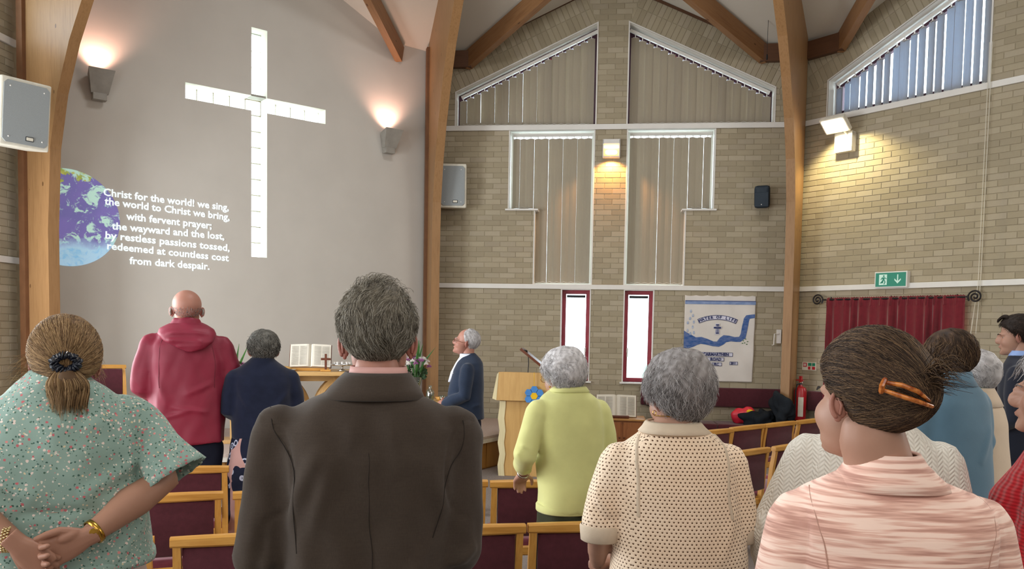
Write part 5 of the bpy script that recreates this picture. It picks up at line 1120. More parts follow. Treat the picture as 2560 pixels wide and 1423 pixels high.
def person(label, pos, yaw, H, G, arms, head, skin='pale', legs=True, hands=None, voxel=.014, hx_leg=.078, group=None, hand_fine=False, armr=(.043, .036, .026), headres=5, build=.014, knee=0, neck=1.0):
    """G: garment rings; arms: [(shoulder, elbow, wrist), ...] right then left; head: (pos, yaw, pitch, roll, scale)"""
    mb = MB(); g2 = [(z, max(.03, hx-build), max(.03, hy-build), cx, cy, 2.2) for z, hx, hy, cx, cy, *_ in G]
    zb = G[0][0]; g2 = [(z, min(hx, .145) if z < .62*H else hx, min(hy, .10) if z < .62*H else hy, cx, cy, ex) for z, hx, hy, cx, cy, ex in g2]; g2 = [(.47*H, .135, .09, G[0][3], G[0][4], 2.2)]+([(zb+.0, g2[0][1], g2[0][2], G[0][3], G[0][4], 2.2)] if zb > .5*H else [])+[q for q in g2 if q[0] > .52*H]
    mb.loft(rings(g2, 24)); hp = Vector(head[0]); top = G[-1]
    mb.tube([(top[3], top[4], top[0]-.06), (top[3]*.7+hp.x*.3, top[4]*.7+hp.y*.3-.008, top[0]+.01), (hp.x*.9+top[3]*.1, hp.y-.022, hp.z-.06)], [.066*head[4]*neck, .056*head[4]*neck, .055*head[4]*neck], 14, round_=True)
    for i, (sh, el, wr) in enumerate(arms):
        mb.tube([sh, tuple((Vector(sh)+Vector(el))/2), el, tuple((Vector(el)*.6+Vector(wr)*.4)), wr], [armr[0]*1.1, armr[0], armr[1], armr[1]*.98, armr[2]], 12, round_=True)
    x0, y0 = G[0][3], G[0][4]
    for s in (-1, 1):
        x = x0+s*.085; mb.tube([(x, y0, .50*H), (x+s*.005, y0+.01+knee, .28*H), (x+s*.01, y0-.01, .16*H), (x+s*.012, y0-.015, .05)], [hx_leg, hx_leg*.68, hx_leg*.62, .042], 12, round_=True)
        mb.ell((x+s*.02, y0+.05, .040), (.045, .13, .038), 12, 8)
    e, V = remesh(mb, voxel, 3)
    hm = head_matrix(*head); D, F = ICO[headres]; P = D*head_r(D)[:, None]
    fl_ = .55*np.exp(-((np.abs(P[:, 0])/.020)**2+((P[:, 2]+.066)/.0085)**2))*(P[:, 1] > .08)+.22*np.exp(-(((np.abs(P[:, 0])-.04)/.02)**2+((P[:, 2]+.035)/.02)**2))*(P[:, 1] > .05)
    M4 = np.array(hm); P = P@M4[:3, :3].T+M4[:3, 3]
    allV = [V, P]; off = len(V); F0 = []
    loops = np.empty(len(e.loops), dtype=np.int32); e.loops.foreach_get('vertex_index', loops); st = np.empty(len(e.polygons), dtype=np.int32); e.polygons.foreach_get('loop_start', st); to = np.empty(len(e.polygons), dtype=np.int32); e.polygons.foreach_get('loop_total', to)
    F0 = [loops[a:a+b].tolist() for a, b in zip(st, to)]; F0 += (F+off).tolist(); off += len(P); flush = [np.zeros(len(V)), fl_]
    for s in (-1, 1):
        em = ear_mb(s); ev = np.array([tuple(hm @ Vector(v)) for v in em.v]); allV.append(ev); F0 += [[i+off for i in f] for f in em.f]; off += len(ev); flush.append(np.full(len(ev), .45))
    for hd in (hands or []):
        hb = hand_mb(**hd)
        if hand_fine: he, hv = remesh(hb, .0028, 2, .4)
        else: he, hv = remesh(hb, .005, 1, .4)
        allV.append(hv); hl_ = np.empty(len(he.loops), dtype=np.int32); he.loops.foreach_get('vertex_index', hl_); hs = np.empty(len(he.polygons), dtype=np.int32); he.polygons.foreach_get('loop_start', hs); ht = np.empty(len(he.polygons), dtype=np.int32); he.polygons.foreach_get('loop_total', ht)
        F0 += [(hl_[a:a+b]+off).tolist() for a, b in zip(hs, ht)]; off += len(hv); flush.append(np.full(len(hv), .10)); bpy.data.meshes.remove(he)
    bpy.data.meshes.remove(e); me = bpy.data.meshes.new('person'); me.from_pydata(np.concatenate(allV).tolist(), [], F0); me.polygons.foreach_set('use_smooth', [True]*len(me.polygons)); me.update(); add_attr(me, 'flush', np.concatenate(flush))
    o = obj('person', me, SK[skin]); o.matrix_world = Matrix.Translation((pos[0], pos[1], 0)) @ Matrix.Rotation(radians(yaw), 4, 'Z'); tag(o, label, 'person', group)
    for s in (-1, 1):      # eyes
        d = np.array([[s*.031, .086, -.010]]); d /= np.linalg.norm(d); c = (d*(head_r(d)[0]-.0098))[0]
        ep = MB().ell(tuple(c), (.0125, .0118, .0068), 14, 10, hm); eo = obj('eye', ep, EYE, o, True)
        obj('iris', MB().ell((c[0]+s*.001, c[1]+.0105, c[2]), (.0052, .0020, .0052), 10, 6, hm), IRIS, eo)
        obj('eyelid', MB().tube([(c[0]+.0135*cos(a), c[1]+.0118*sin(a)+.0005, c[2]+.0066*sin(a)**.5+.001) for a in [pi*(.05+.9*i/8) for i in range(9)]], .0021, 6, mat=hm, round_=True), SK[skin], o, True)
    return o, hm
EYE = plain('eye_white', 'ddd8d2', .3, .5); IRIS = plain('iris_brown', '3a2a20', .2, .6)
def brows(o, hm, mat):
    for s in (-1, 1): obj('eyebrow', MB().tube([(s*.016, .104, .010), (s*.030, .101, .015), (s*.046, .088, .010)], [.0035, .0035, .0015], 6, mat=hm, flat=.6), mat, o)
def garment(G, tubes, voxel, it, name, mat, parent, folds=(), noise=(), fn=None, n=40, extra=None):
    mb = MB().loft(rings(G, n))
    for t in tubes: mb.tube(t[0], t[1], 16, round_=(len(t) < 3 or t[2]))
    if extra: extra(mb)
    e, V = remesh(mb, voxel, it); displace(e, V, folds, noise, fn); return fin(e, name, mat, parent)
def trousers(o, x0, y0, H, mat, hw=.17, hd=.12, r=.095, zt=None):
    mb = MB(); zt = zt or .6*H; mb.loft(rings([(.44*H, hw*.97, hd, x0, y0), (.5*H, hw, hd, x0, y0), (zt, hw*.92, hd*.9, x0, y0)], 20))
    for s in (-1, 1): x = x0+s*hw*.5; mb.tube([(x, y0, .48*H), (x+s*.005, y0+.01, .28*H), (x+s*.01, y0-.01, .07)], [r, r*.85, r*.72], 14)
    e, V = remesh(mb, .016, 2); displace(e, V, noise=[(4, 30, 30, 12, .003)]); fin(e, 'trousers', mat, o)
def shoes(o, x0, y0, mat, hw=.085):
    for s in (-1, 1): obj('shoe', MB().loft(rings([(.0, .048, .14, x0+s*(hw+.02), y0+.05), (.03, .05, .142, x0+s*(hw+.02), y0+.05), (.06, .046, .10, x0+s*(hw+.02), y0+.01), (.10, .044, .06, x0+s*(hw+.02), y0-.03)], 20)), mat, o, True)
def skirt(o, G, mat, noise=None, name='skirt'):
    e, V = remesh(MB().loft(rings(G, 36)), .016, 2); displace(e, V, noise=noise or [(7, 45, 45, 2, .006)]); return fin(e, name, mat, o)
def collar(o, G, mat, name='collar', th=.004, n=40):
    """open band through rings"""
    R_ = rings(G, n); mb = MB(); vs = [p for r in R_ for p in r]; fs = [(k*n+i, k*n+(i+1) % n, (k+1)*n+(i+1) % n, (k+1)*n+i) for k in range(len(R_)-1) for i in range(n)]
    c = obj(name, mb.add(vs, fs), mat, o, True); md = c.modifiers.new('t', 'SOLIDIFY'); md.thickness = th; md.offset = 0; return c
def bracelet(c, axis, r, mat, o, name='bracelet', w=.006, beads=0, flat=.85):
    ax = Vector(axis).normalized(); u = ax.orthogonal().normalized(); v = ax.cross(u)
    if beads:
        mb = MB()
        for i in range(beads):
            a = 2*pi*i/beads
            for dx in (-.006, 0, .006): mb.ell(tuple(Vector(c)+u*r*cos(a+dx*30)+v*r*sin(a+dx*30)+ax*dx), (.0036, .0036, .0036), 8, 6)
        return obj(name, mb, mat, o, True)
    mb = MB(); n = 28; R_ = []
    for d_, rr in ((-w, r), (-w, r+.003), (w, r+.003), (w, r)): R_.append([tuple(Vector(c)+ax*d_+(u*cos(2*pi*k/n)+v*sin(2*pi*k/n))*rr) for k in range(n)])
    return obj(name, mb.loft(R_, False), mat, o, True)
def glasses(o, hm, mat, lens=None):
    for s in (-1, 1):
        P = [(s*(.033+.024*cos(a)), .112-.3*abs(.033+.024*cos(a)-.01)*.5, -.012+.018*sin(a)) for a in [2*pi*i/18 for i in range(19)]]
        f = obj('glasses_frame', MB().tube(P, .0016, 6, mat=hm).tube([(s*.056, .100, -.008), (s*.076, .04, -.008), (s*.083, -.012, -.004), (s*.082, -.026, -.016)], .0018, 6, mat=hm), mat, o)
        obj('lens', MB().add([p for p in P[:-1]], [tuple(range(18))], hm), M['clearglass'], f)
    obj('bridge', MB().tube([(-.010, .113, -.008), (0, .117, -.005), (.010, .113, -.008)], .0016, 6, mat=hm), mat, o)

# ---- cloth materials
def floral():
    t = NT('floral_cotton').set(.8, .2, sheen=.2); v = t.coord(); base = t.ramp(t.noise(v, 5, 3), [(.3, '849d94'), (.7, '96b0a6')])
    def dots(scale, th, cols, off):
        mp = t.n('ShaderNodeMapping'); mp.inputs['Location'].default_value = off; t.l(v, mp.inputs[0]); nz = t.n('ShaderNodeTexNoise'); nz.inputs['Scale'].default_value = 160; t.l(mp.outputs[0], nz.inputs['Vector'])
        ad = t.n('ShaderNodeVectorMath'); ad.operation = 'MULTIPLY_ADD'; ad.inputs[1].default_value = (.006, .006, .006); t.l(nz.outputs['Color'], ad.inputs[0]); t.l(mp.outputs[0], ad.inputs[2])
        vo = t.vor(ad.outputs[0], scale); m = t.math('LESS_THAN', vo.outputs['Distance'], th); sp = t.n('ShaderNodeSeparateColor'); t.l(vo.outputs['Color'], sp.inputs[0])
        return t.math('MULTIPLY', m, t.math('GREATER_THAN', sp.outputs[1], .35)), t.ramp(sp.outputs[0], cols, 'CONSTANT')
    m, c = dots(105, .27, [(0, '42635a'), (.5, '4f6e60')], (1, 2, 3)); col = t.mix(m, base, c)
    m, c = dots(95, .25, [(0, 'ded8c8'), (.55, 'd8c9a8'), (.8, 'e0dcd4')], (5, 1, 2)); col = t.mix(m, col, c)
    m, c = dots(72, .27, [(0, 'c46a70'), (.45, 'd9908c'), (.7, 'e3d2c8')], (3, 7, 1)); col = t.mix(m, col, c)
    t.col(col); t.bump(t.noise(v, 500, 2), .15, .001); return t.m
def weave(name, c1, c2, sc=900, rough=.85):
    t = NT(name).set(rough, .2, sheen=.15); v = t.coord((1, 1, 1)); h = t.noise(t.coord((1, 1, .25)), 500, 2); z = t.noise(t.coord((.15, .15, 1.2)), 260, 2); f = t.noise(v, 3, 3)
    k = t.math('ADD', t.math('MULTIPLY', f, .5), t.math('ADD', t.math('MULTIPLY', h, .3), t.math('MULTIPLY', z, .2))); t.col(t.ramp(k, [(.35, c1), (.65, c2)])); t.bump(h, .2, .001); return t.m
def tri(t, tc, sp):
    nn = t.n('ShaderNodeSeparateXYZ'); t.l(tc.outputs['Normal'], nn.inputs[0]); ax, ay, az = [t.math('ABSOLUTE', nn.outputs[i]) for i in range(3)]
    side = t.math('GREATER_THAN', ax, ay); top = t.math('GREATER_THAN', az, .72)
    def sel(m, a, b): return t.math('ADD', t.math('MULTIPLY', m, a), t.math('MULTIPLY', t.math('SUBTRACT', 1.0, m), b))
    u = sel(side, sp.outputs[1], sp.outputs[0]); u2 = sel(top, sp.outputs[0], u); v = sel(top, sp.outputs[1], sp.outputs[2]); return u2, v
from mathutils.bvhtree import BVHTree
def seam(o, g, pts, r, mat, name='seam', n=24, flat=1.0, push=0.0):
    me = g.data; bv = BVHTree.FromPolygons([v.co[:] for v in me.vertices], [tuple(p.vertices) for p in me.polygons]); P = []
    for i in range(n+1):
        f = i/n*(len(pts)-1); k = min(int(f), len(pts)-2); q = Vector(pts[k]).lerp(Vector(pts[k+1]), f-k); c, nn, _, _ = bv.find_nearest(q); P.append(tuple(c+nn*push))
    for _ in range(3): P = [P[0]]+[tuple((Vector(P[i-1])+Vector(P[i])*2+Vector(P[i+1]))/4) for i in range(1, n)]+[P[-1]]
    return obj(name, MB().tube(P, r, 6, flat=flat, round_=True), mat, o, True)
def crochet():
    t = NT('crochet_knit').set(.85, .15, sheen=.2); tc = t.n('ShaderNodeTexCoord'); sp = t.n('ShaderNodeSeparateXYZ'); t.l(tc.outputs['Object'], sp.inputs[0])
    s = .0125; U, V = tri(t, tc, sp); z = t.math('DIVIDE', t.math('ADD', V, 10.0), s*.8); row = t.math('FLOOR', z); sh = t.math('MULTIPLY', t.math('MODULO', row, 2.0), .5)
    x = t.math('ADD', t.math('DIVIDE', U, s), sh)
    fx = t.math('SUBTRACT', t.math('FRACT', t.math('ADD', x, 100.0)), .5); fz = t.math('SUBTRACT', t.math('FRACT', z), .5)
    d = t.math('SQRT', t.math('ADD', t.math('POWER', t.math('ABSOLUTE', fx), 2.0), t.math('POWER', t.math('MULTIPLY', t.math('ABSOLUTE', fz), .9), 2.0)))
    f = t.noise(tc.outputs['Object'], 6, 3); base = t.ramp(f, [(.3, 'f0d6ba'), (.7, 'f8e3ca')]); hole = t.math('LESS_THAN', d, .20)
    c = t.mix(hole, base, '5f422c'); t.col(c); t.bump(t.math('MINIMUM', d, .45), .8, .004); return t.m
def stripes():
    t = NT('pink_slub_stripes').set(.85, .15, sheen=.2); v = t.coord((1, 1, 1)); a = t.noise(t.coord((7, 7, 120)), 1.0, 2, .5); b = t.noise(t.coord((20, 20, 330)), 1.0, 2)
    k = t.math('ADD', t.math('MULTIPLY', a, .8), t.math('MULTIPLY', b, .2)); t.col(t.ramp(k, [(.36, 'c39486'), (.47, 'e8bbab'), (.55, 'fbdccd')])); t.bump(k, .35, .003); return t.m
def quilt():
    t = NT('cream_quilted').set(.8, .2, sheen=.2); tc = t.n('ShaderNodeTexCoord'); sp = t.n('ShaderNodeSeparateXYZ'); t.l(tc.outputs['Object'], sp.inputs[0])
    U, V = tri(t, tc, sp); x = t.math('DIVIDE', U, .03); zig = t.math('ABSOLUTE', t.math('SUBTRACT', t.math('FRACT', t.math('ADD', x, 50.0)), .5)); z = t.math('ADD', t.math('DIVIDE', V, .012), t.math('MULTIPLY', zig, 2.4))
    w_ = t.math('ABSOLUTE', t.math('SINE', t.math('MULTIPLY', z, pi))); x2 = t.math('ABSOLUTE', t.math('SINE', t.math('MULTIPLY', x, pi*2))); h = t.math('MULTIPLY', w_, t.math('ADD', .5, t.math('MULTIPLY', x2, .5)))
    t.col(t.mix(t.math('MULTIPLY', t.math('SUBTRACT', 1.0, h), .25), 'f0ece2', 'b4aa98')); t.bump(h, .7, .004); return t.m
def cable():
    t = NT('red_cable_knit').set(.85, .15, sheen=.25); tc = t.n('ShaderNodeTexCoord'); sp = t.n('ShaderNodeSeparateXYZ'); t.l(tc.outputs['Object'], sp.inputs[0])
    u = t.math('ADD', sp.outputs[1], t.math('MULTIPLY', sp.outputs[0], .7)); w_ = t.math('SINE', t.math('MULTIPLY', t.math('ADD', u, t.math('MULTIPLY', t.math('SINE', t.math('MULTIPLY', sp.outputs[2], 150.0)), .004)), 170.0)); r = t.math('SINE', t.math('MULTIPLY', sp.outputs[2], 700.0))
    h = t.math('ADD', t.math('MULTIPLY', w_, .6), t.math('MULTIPLY', r, .3)); t.col(t.ramp(t.noise(tc.outputs['Object'], 9, 3), [(.3, 'a01520'), (.7, 'b81c26')])); t.bump(h, .6, .005); return t.m
def paisley():
    t = NT('paisley_print').set(.8, .2); v = t.coord(); vo = t.vor(v, 16); m = t.math('MULTIPLY', t.math('GREATER_THAN', vo.outputs['Distance'], .22), t.math('LESS_THAN', vo.outputs['Distance'], .36)); m2 = t.math('LESS_THAN', vo.outputs['Distance'], .10)
    c = t.mix(m, '1b2036', 'b9bfd4'); c = t.mix(m2, c, 'a8b4cc'); v2 = t.vor(t.coord((1, 1, .6)), 7); k = t.math('GREATER_THAN', v2.outputs['Distance'], .74); c = t.mix(k, c, 'c39a94'); t.col(c); return t.m
C_floral, C_crochet, C_stripe, C_quilt, C_cable, C_paisley = floral(), crochet(), stripes(), quilt(), cable(), paisley()
C_suit = weave('brown_grey_suiting', '393029', '463c34'); C_navyw = weave('navy_suiting', '1c2636', '28344a'); C_blacksuit = weave('dark_navy_suiting', '1a1d28', '232735')
C_redj = plain('red_waterproof', '86243a', .55, .35, var=.08, nscale=6, bstr=.2, bscale=40, bdist=.003); C_navyk = plain('navy_knit', '1d2338', .9, .15, var=.12, nscale=20, bstr=.3, bscale=500, sheen=.2)
C_lime = plain('lime_knit', 'd0d08c', .9, .15, var=.05, nscale=10, bstr=.3, bscale=600, sheen=.2); C_bluef = plain('blue_wool', '5d7c90', .95, .1, var=.06, bstr=.3, bscale=300, sheen=.3); C_creamc = plain('cream_wool', 'cdb9a2', .95, .1, var=.05, bstr=.3, bscale=300, sheen=.3)
C_trous = plain('dark_trousers', '1b2030', .85, .2, bstr=.2, bscale=300); C_pinktr = plain('pale_pink_linen', 'd3bcb6', .85, .2, var=.05, bstr=.3, bscale=200); C_olive = plain('dark_olive_skirt', '3a3b2c', .9, .1, bstr=.5, bscale=90); C_shoe = plain('black_leather', '17161a', .4, .5); C_shirtp = plain('pink_striped_shirt', 'cfa19a', .7, .3); C_shirtw = plain('white_shirt', 'd8dbe6', .7, .3); C_shirtb = plain('blue_shirt', '8fa9dc', .7, .3); C_grayskirt = plain('grey_skirt', '4b4a4c', .9, .1)
H_blond = hair_mat('ash_blonde_hair', '5c4632', 'b89a72', '8a6c4a'); H_grey = hair_mat('salt_grey_hair', '4a443c', 'b5b0a4', '817a6c'); H_silver = hair_mat('silver_hair', '6c6664', 'cac7c6', '989494'); H_white = hair_mat('white_hair', 'a09c9c', 'e4e2e2', 'cac7c8'); H_brown = hair_mat('brown_hair', '2a1f18', '80664b', '4a382b'); H_dark = hair_mat('dark_brown_hair', '1f1815', '4a3a30', '2e241f'); H_dgrey = hair_mat('dark_grey_hair', '45433f', '9a9890', '6c6a64')
# ================================================================= the congregation
# --- woman in the floral top, hands clasped behind her
G = [(.975, .248, .175, .0, .0, 2.5), (1.05, .238, .168, 0, 0, 2.5), (1.12, .228, .16, 0, 0, 2.5), (1.22, .226, .158, 0, 0, 2.5), (1.30, .222, .155, 0, 0, 2.5), (1.37, .200, .142, 0, 0), (1.425, .165, .122, 0, .0), (1.465, .12, .098, 0, .0), (1.50, .076, .078, 0, .01), (1.515, .066, .07, 0, .012)]
AR = [((.185, 0, 1.375), (.262, -.085, 1.20), (.075, -.212, 1.093)), ((-.185, 0, 1.375), (-.262, -.085, 1.20), (-.105, -.205, 1.092))]
o, hm = person('woman in a teal floral top with a ponytail, hands clasped behind her back', (-1.535, -3.26), 35.8, 1.67, G, AR, ((.020, .02, 1.535), 0, -2, 0, .98), 'tan', voxel=.011, hand_fine=True, armr=(.056, .050, .030), hands=[
    dict(pos=(.060, -.222, 1.086), ydir=(-.92, -.04, -.36), palm=(0, -1, 0), side=1, curl=(1.0, .95, .8, .55), thumb=(.25, .2)),
    dict(pos=(-.093, -.232, 1.088), ydir=(.60, -.12, -.62), palm=(.35, 1, .1), side=-1, curl=(.75, .8, .8, .85), thumb=(.15, .5))])
sl_t = [([(s*.17, 0, 1.375), (s*.222, -.03, 1.33), (s*.252, -.055, 1.275)], [.070, .072, .074], True) for s in (-1, 1)]
garment(G, sl_t, .0085, 3, 'floral_top', C_floral, o, folds=[((.20, -.10, 1.27), (.05, -.16, 1.18), .020, .009), ((-.20, -.10, 1.27), (-.05, -.16, 1.18), .020, .009), ((.20, -.11, 1.20), (.10, -.16, 1.14), .016, .008), ((-.2, -.11, 1.2), (-.1, -.16, 1.14), .016, .008), ((.15, -.13, 1.42), (.06, -.14, 1.36), .02, .004), ((-.14, -.16, 1.145), (.14, -.16, 1.145), .012, -.006), ((.20, -.13, 1.12), (.05, -.17, 1.04), .02, .008), ((.22, -.08, 1.10), (.12, -.165, .99), .018, .007)], noise=[(3, 14, 14, 8, .0035), (5, 38, 38, 20, .0015)])
for s in (-1, 1):   # ruffled sleeve ends
    mb = MB(); n = 60; R_ = []; a = Vector((s*.245, -.05, 1.292)); ax = Vector((s*.06, -.045, -.10)).normalized(); u = Vector((0, 1, 0)); u = (u-ax*u.dot(ax)).normalized(); v = ax.cross(u)
    for j in range(8):
        t = j/7; R_.append([tuple(a+ax*(.105*t)+(u*cos(q)+v*sin(q))*(.074+.022*t**1.3+.007*t*sin(q*13+s)+.003*t*sin(q*29))) for q in [2*pi*k/n for k in range(n)]])
    c = obj('sleeve_ruffle', mb.loft(R_, False), C_floral, o, True); md = c.modifiers.new('t', 'SOLIDIFY'); md.thickness = .003
obj('hem', MB().loft(rings([(.965, .25, .177, 0, 0, 2.5), (.975, .2525, .179, 0, 0, 2.5), (.990, .2515, .178, 0, 0, 2.5), (.992, .248, .175, 0, 0, 2.5)], 48)), C_floral, o, True)
trousers(o, 0, 0, 1.67, C_pinktr, .235, .165, .125, .99); shoes(o, 0, 0, C_shoe, .11)
hair_cap(hm, HL_W, lambda D: .013+.010*np.clip(D[:, 2], 0, 1), H_blond, o, lump=.0015); EP = (0, -.975, -.16)
gathered_hair(hm, o, H_blond, EP, 5200, lift=(.015, .024), rad=.00065)
tie = hm @ Vector((0, -.118, -.004)); g = np.random.default_rng(3); n = 1500
a = g.uniform(0, 2*pi, n); rr = np.sqrt(g.random(n)); t = np.linspace(0, 1, 9)[None, :]; w_ = .014+.034*np.sin(np.clip(t*1.25, 0, 1)*pi*.62)-.012*np.clip(t-.6, 0, 1)
P = np.stack([tie.x+rr[:, None]*np.cos(a)[:, None]*w_*1.15+.004*np.sin(t*6+a[:, None])+.008*t, tie.y-.026*np.sin(t*pi*.6)-.0+rr[:, None]*np.sin(a)[:, None]*w_*.6, tie.z-.004-.104*t*(1+.18*g.normal(size=(n, 1))*t)+0*a[:, None]], -1)
strands(P, .0008, H_blond, o, 'ponytail', 4); obj('ponytail_core', MB().tube([tuple(tie), (tie.x+.002, tie.y-.02, tie.z-.03), (tie.x+.005, tie.y-.022, tie.z-.075), (tie.x+.008, tie.y-.016, tie.z-.092)], [.010, .026, .034, .020], 16, round_=True, flat=.6, up=(0, 1, 0)), H_blond, o, True)
scr = MB(); 
for i in range(48):
    q = i/48*2*pi; q2 = (i+1)/48*2*pi; f = lambda q: (tie.x+(.027+.003*sin(q*9))*cos(q), tie.y-.010+.004*cos(q*5), tie.z+.008+(.021+.002*sin(q*7))*sin(q)); scr.tube([f(q), f(q2)], [.0115+.0025*sin(q*11), .0115+.0025*sin(q2*11)], 8)
obj('scrunchie', scr, plain('navy_satin', '141a28', .35, .5), o, True); fb = MB()
for i in range(9): q = .3+i*.33; fb.tube([(tie.x+.03*cos(q), tie.y-.024, tie.z+.008+.022*sin(q)), (tie.x+.03*cos(q)+.006*sin(i*2.), tie.y-.0265, tie.z+.014+.022*sin(q)+.005*cos(i*3.))], .0009, 5)
obj('silver_thread', fb, M['chrome'], o)
g = np.random.default_rng(9); n = 90; t = np.linspace(0, 1, 8)[None, :]; y0 = g.uniform(-.02, .05, n)[:, None]; z0 = g.uniform(-.06, .03, n)[:, None]; L = g.uniform(.02, .07, n)[:, None]
P = np.stack([-(.078+.012*t+L*t*.9), y0-.02*t, z0-.03*t**2*g.uniform(-.3, 1.6, (n, 1))+.006*np.sin(t*6+y0*90)], -1); M4 = np.array(hm); strands(P@M4[:3, :3].T+M4[:3, 3], .0005, H_blond, o, 'stray_hair', 5)
P2 = P[:40].copy(); P2[..., 0] *= -1; P2[..., 0] = .078+(P2[..., 0]-.078)*.4; strands(P2@M4[:3, :3].T+M4[:3, 3], .0005, H_blond, o, 'stray_hair', 6)
bracelet((-.118, -.204, 1.096), (.9, -.15, -.05), .031, plain('gold_beads', 'cdb98a', .25, .5, 1), o, 'bead_bracelet', beads=22)
bracelet((.082, -.206, 1.096), (.9, .42, .5), .0315, M['gold'], o, 'watch_strap', .007); obj('watch_face', MB().lathe([(0, -.003), (.011, -.003), (.0125, 0), (.011, .003), (0, .0035)], 20, Matrix.Translation((.079, -.238, 1.100)) @ Matrix.Rotation(pi/2, 4, 'X')), M['gold'], o)

# --- man in the brown-grey suit, centre foreground
G = [(.86, .215, .145, -.01, 0, 2.6), (1.0, .205, .135, -.01, 0, 2.6), (1.12, .200, .130, -.005, 0, 2.6), (1.25, .208, .132, 0, 0, 2.6), (1.36, .215, .130, 0, 0, 2.6), (1.42, .212, .112, 0, 0, 2.5), (1.455, .185, .092, 0, -.005, 2.3), (1.485, .13, .080, 0, -.005), (1.505, .098, .075, .005, .0), (1.52, .078, .070, .01, .005)]
AR = [((.195, 0, 1.405), (.205, -.02, 1.13), (.165, .20, .98)), ((-.195, 0, 1.405), (-.245, -.02, 1.14), (-.175, .20, .98))]
o, hm = person('man in a brown-grey suit jacket with short grey hair, seen from behind', (-.545, -3.546), 16.5, 1.77, G, AR, ((.018, .03, 1.622), -4, 3, -1, 1.0), 'rosy', build=.026, hands=[dict(pos=(.15, .22, .975), ydir=(-.8, .5, -.2), palm=(0, -.3, -1), side=1), dict(pos=(-.16, .22, .975), ydir=(.8, .5, -.2), palm=(0, -.3, -1), side=-1)])
slv = [([(.196, -.002, 1.400), (.205, -.012, 1.27), (.208, -.022, 1.13), (.19, .09, 1.05), (.165, .18, .99)], [.066, .062, .060, .053, .046]), ([(-.196, -.002, 1.400), (-.224, -.012, 1.27), (-.248, -.022, 1.13), (-.21, .09, 1.05), (-.175, .18, .99)], [.066, .062, .060, .053, .046])]
def armhole(V, N):
    d = np.zeros(len(V))
    for s in (-1, 1):
        c = np.array([s*.205, -.02, 1.33]); q = V-c; rad = np.sqrt((q[:, 0]*1.0+s*.025*0)**2*0+((V[:, 2]-1.33)/.11)**2+((V[:, 0]-s*.225)/.055)**2); m = np.exp(-((rad-1)/.06)**2)*(V[:, 1] < -.01)*(V[:, 0]*s < .232)*(V[:, 0]*s > .14); d -= .004*m
    d -= .0025*np.exp(-(V[:, 0]/.004)**2)*(V[:, 1] < 0)*(V[:, 2] < 1.47)*(abs(V[:, 0]) < .05)*.4
    return d
gm2 = garment(G, slv, .0085, 3, 'suit_jacket', C_suit, o, folds=[((-.19, -.10, 1.22), (-.10, -.13, 1.40), .022, .008), ((-.13, -.13, 1.2), (-.07, -.12, 1.38), .018, .005), ((.19, -.1, 1.22), (.12, -.13, 1.38), .022, .007), ((-.23, -.08, 1.20), (-.245, -.08, 1.08), .018, -.008), ((-.27, -.05, 1.16), (-.21, -.08, 1.10), .014, .008), ((-.28, -.05, 1.11), (-.21, -.08, 1.06), .014, .008), ((.245, -.06, 1.14), (.18, -.09, 1.10), .014, .008), ((.16, -.12, 1.18), (.04, -.135, 1.0), .022, .006), ((-.16, -.12, 1.16), (-.06, -.135, .98), .022, .006), ((-.03, -.10, 1.44), (-.06, -.12, 1.3), .016, .003), ((.05, -.1, 1.44), (.06, -.12, 1.32), .016, .003)], noise=[(3, 14, 14, 7, .0055), (8, 34, 34, 12, .0018)], fn=armhole)
DS = plain('suit_seam', '241e1a', .9)
seam(o, gm2, [(-.225, -.02, 1.48), (-.218, -.10, 1.42), (-.205, -.13, 1.34), (-.198, -.14, 1.25), (-.198, -.14, 1.16)], .0011, DS); seam(o, gm2, [(.218, -.07, 1.45), (.222, -.10, 1.41), (.222, -.13, 1.34), (.205, -.14, 1.27), (.17, -.15, 1.18)], .0011, DS)
seam(o, gm2, [(0.0, -.2, 1.40), (0, -.2, 1.3), (-.004, -.2, 1.1), (-.006, -.2, .90)], .0008, DS)
collar(o, [(1.490, .118, .098, .008, .000), (1.512, .104, .088, .012, .003), (1.535, .086, .077, .015, .006), (1.548, .075, .070, .018, .008), (1.546, .071, .066, .018, .008)], C_suit, 'jacket_collar', .004)
collar(o, [(1.53, .070, .066, .018, .01), (1.553, .066, .063, .020, .012), (1.563, .064, .061, .020, .012)], C_shirtp, 'shirt_collar', .003)
trousers(o, -.01, 0, 1.77, C_suit, .18, .13, .10, .95); shoes(o, 0, 0, C_shoe)
HL_2 = [(0, .55), (35, .52), (52, .36), (68, .22), (80, .0), (88, -.12), (95, .06), (106, .02), (114, -.50), (140, -.74), (180, -.78)]
hair_cap(hm, HL_2, lambda D: .005+.014*np.clip(D[:, 2]+.1, 0, 1), H_grey, o, lump=.001); short_hair(hm, o, H_grey, 8500, HL_2, .30, (.1, .25, .95), (.009, .019), fade=.8, rad=.0006, tip=.003, clump=5, swirl=.22)
g = np.random.default_rng(2); n = 260; D = g.normal(size=(n, 3))*.2+np.array([-.05, -.1, 1]); D /= np.linalg.norm(D, axis=1)[:, None]; t = np.linspace(0, 1, 6); P = D[:, None, :]+(np.array([.3, .4, 0])[None, :]+g.normal(size=(n, 3))*.2)[:, None, :]*t[None, :, None]*.35
strands(on_head(P, .018+.020*np.sin(t*2)[None, :]*g.uniform(.3, 1.1, (n, 1)), hm), .0006, H_grey, o, 'tuft', 7)

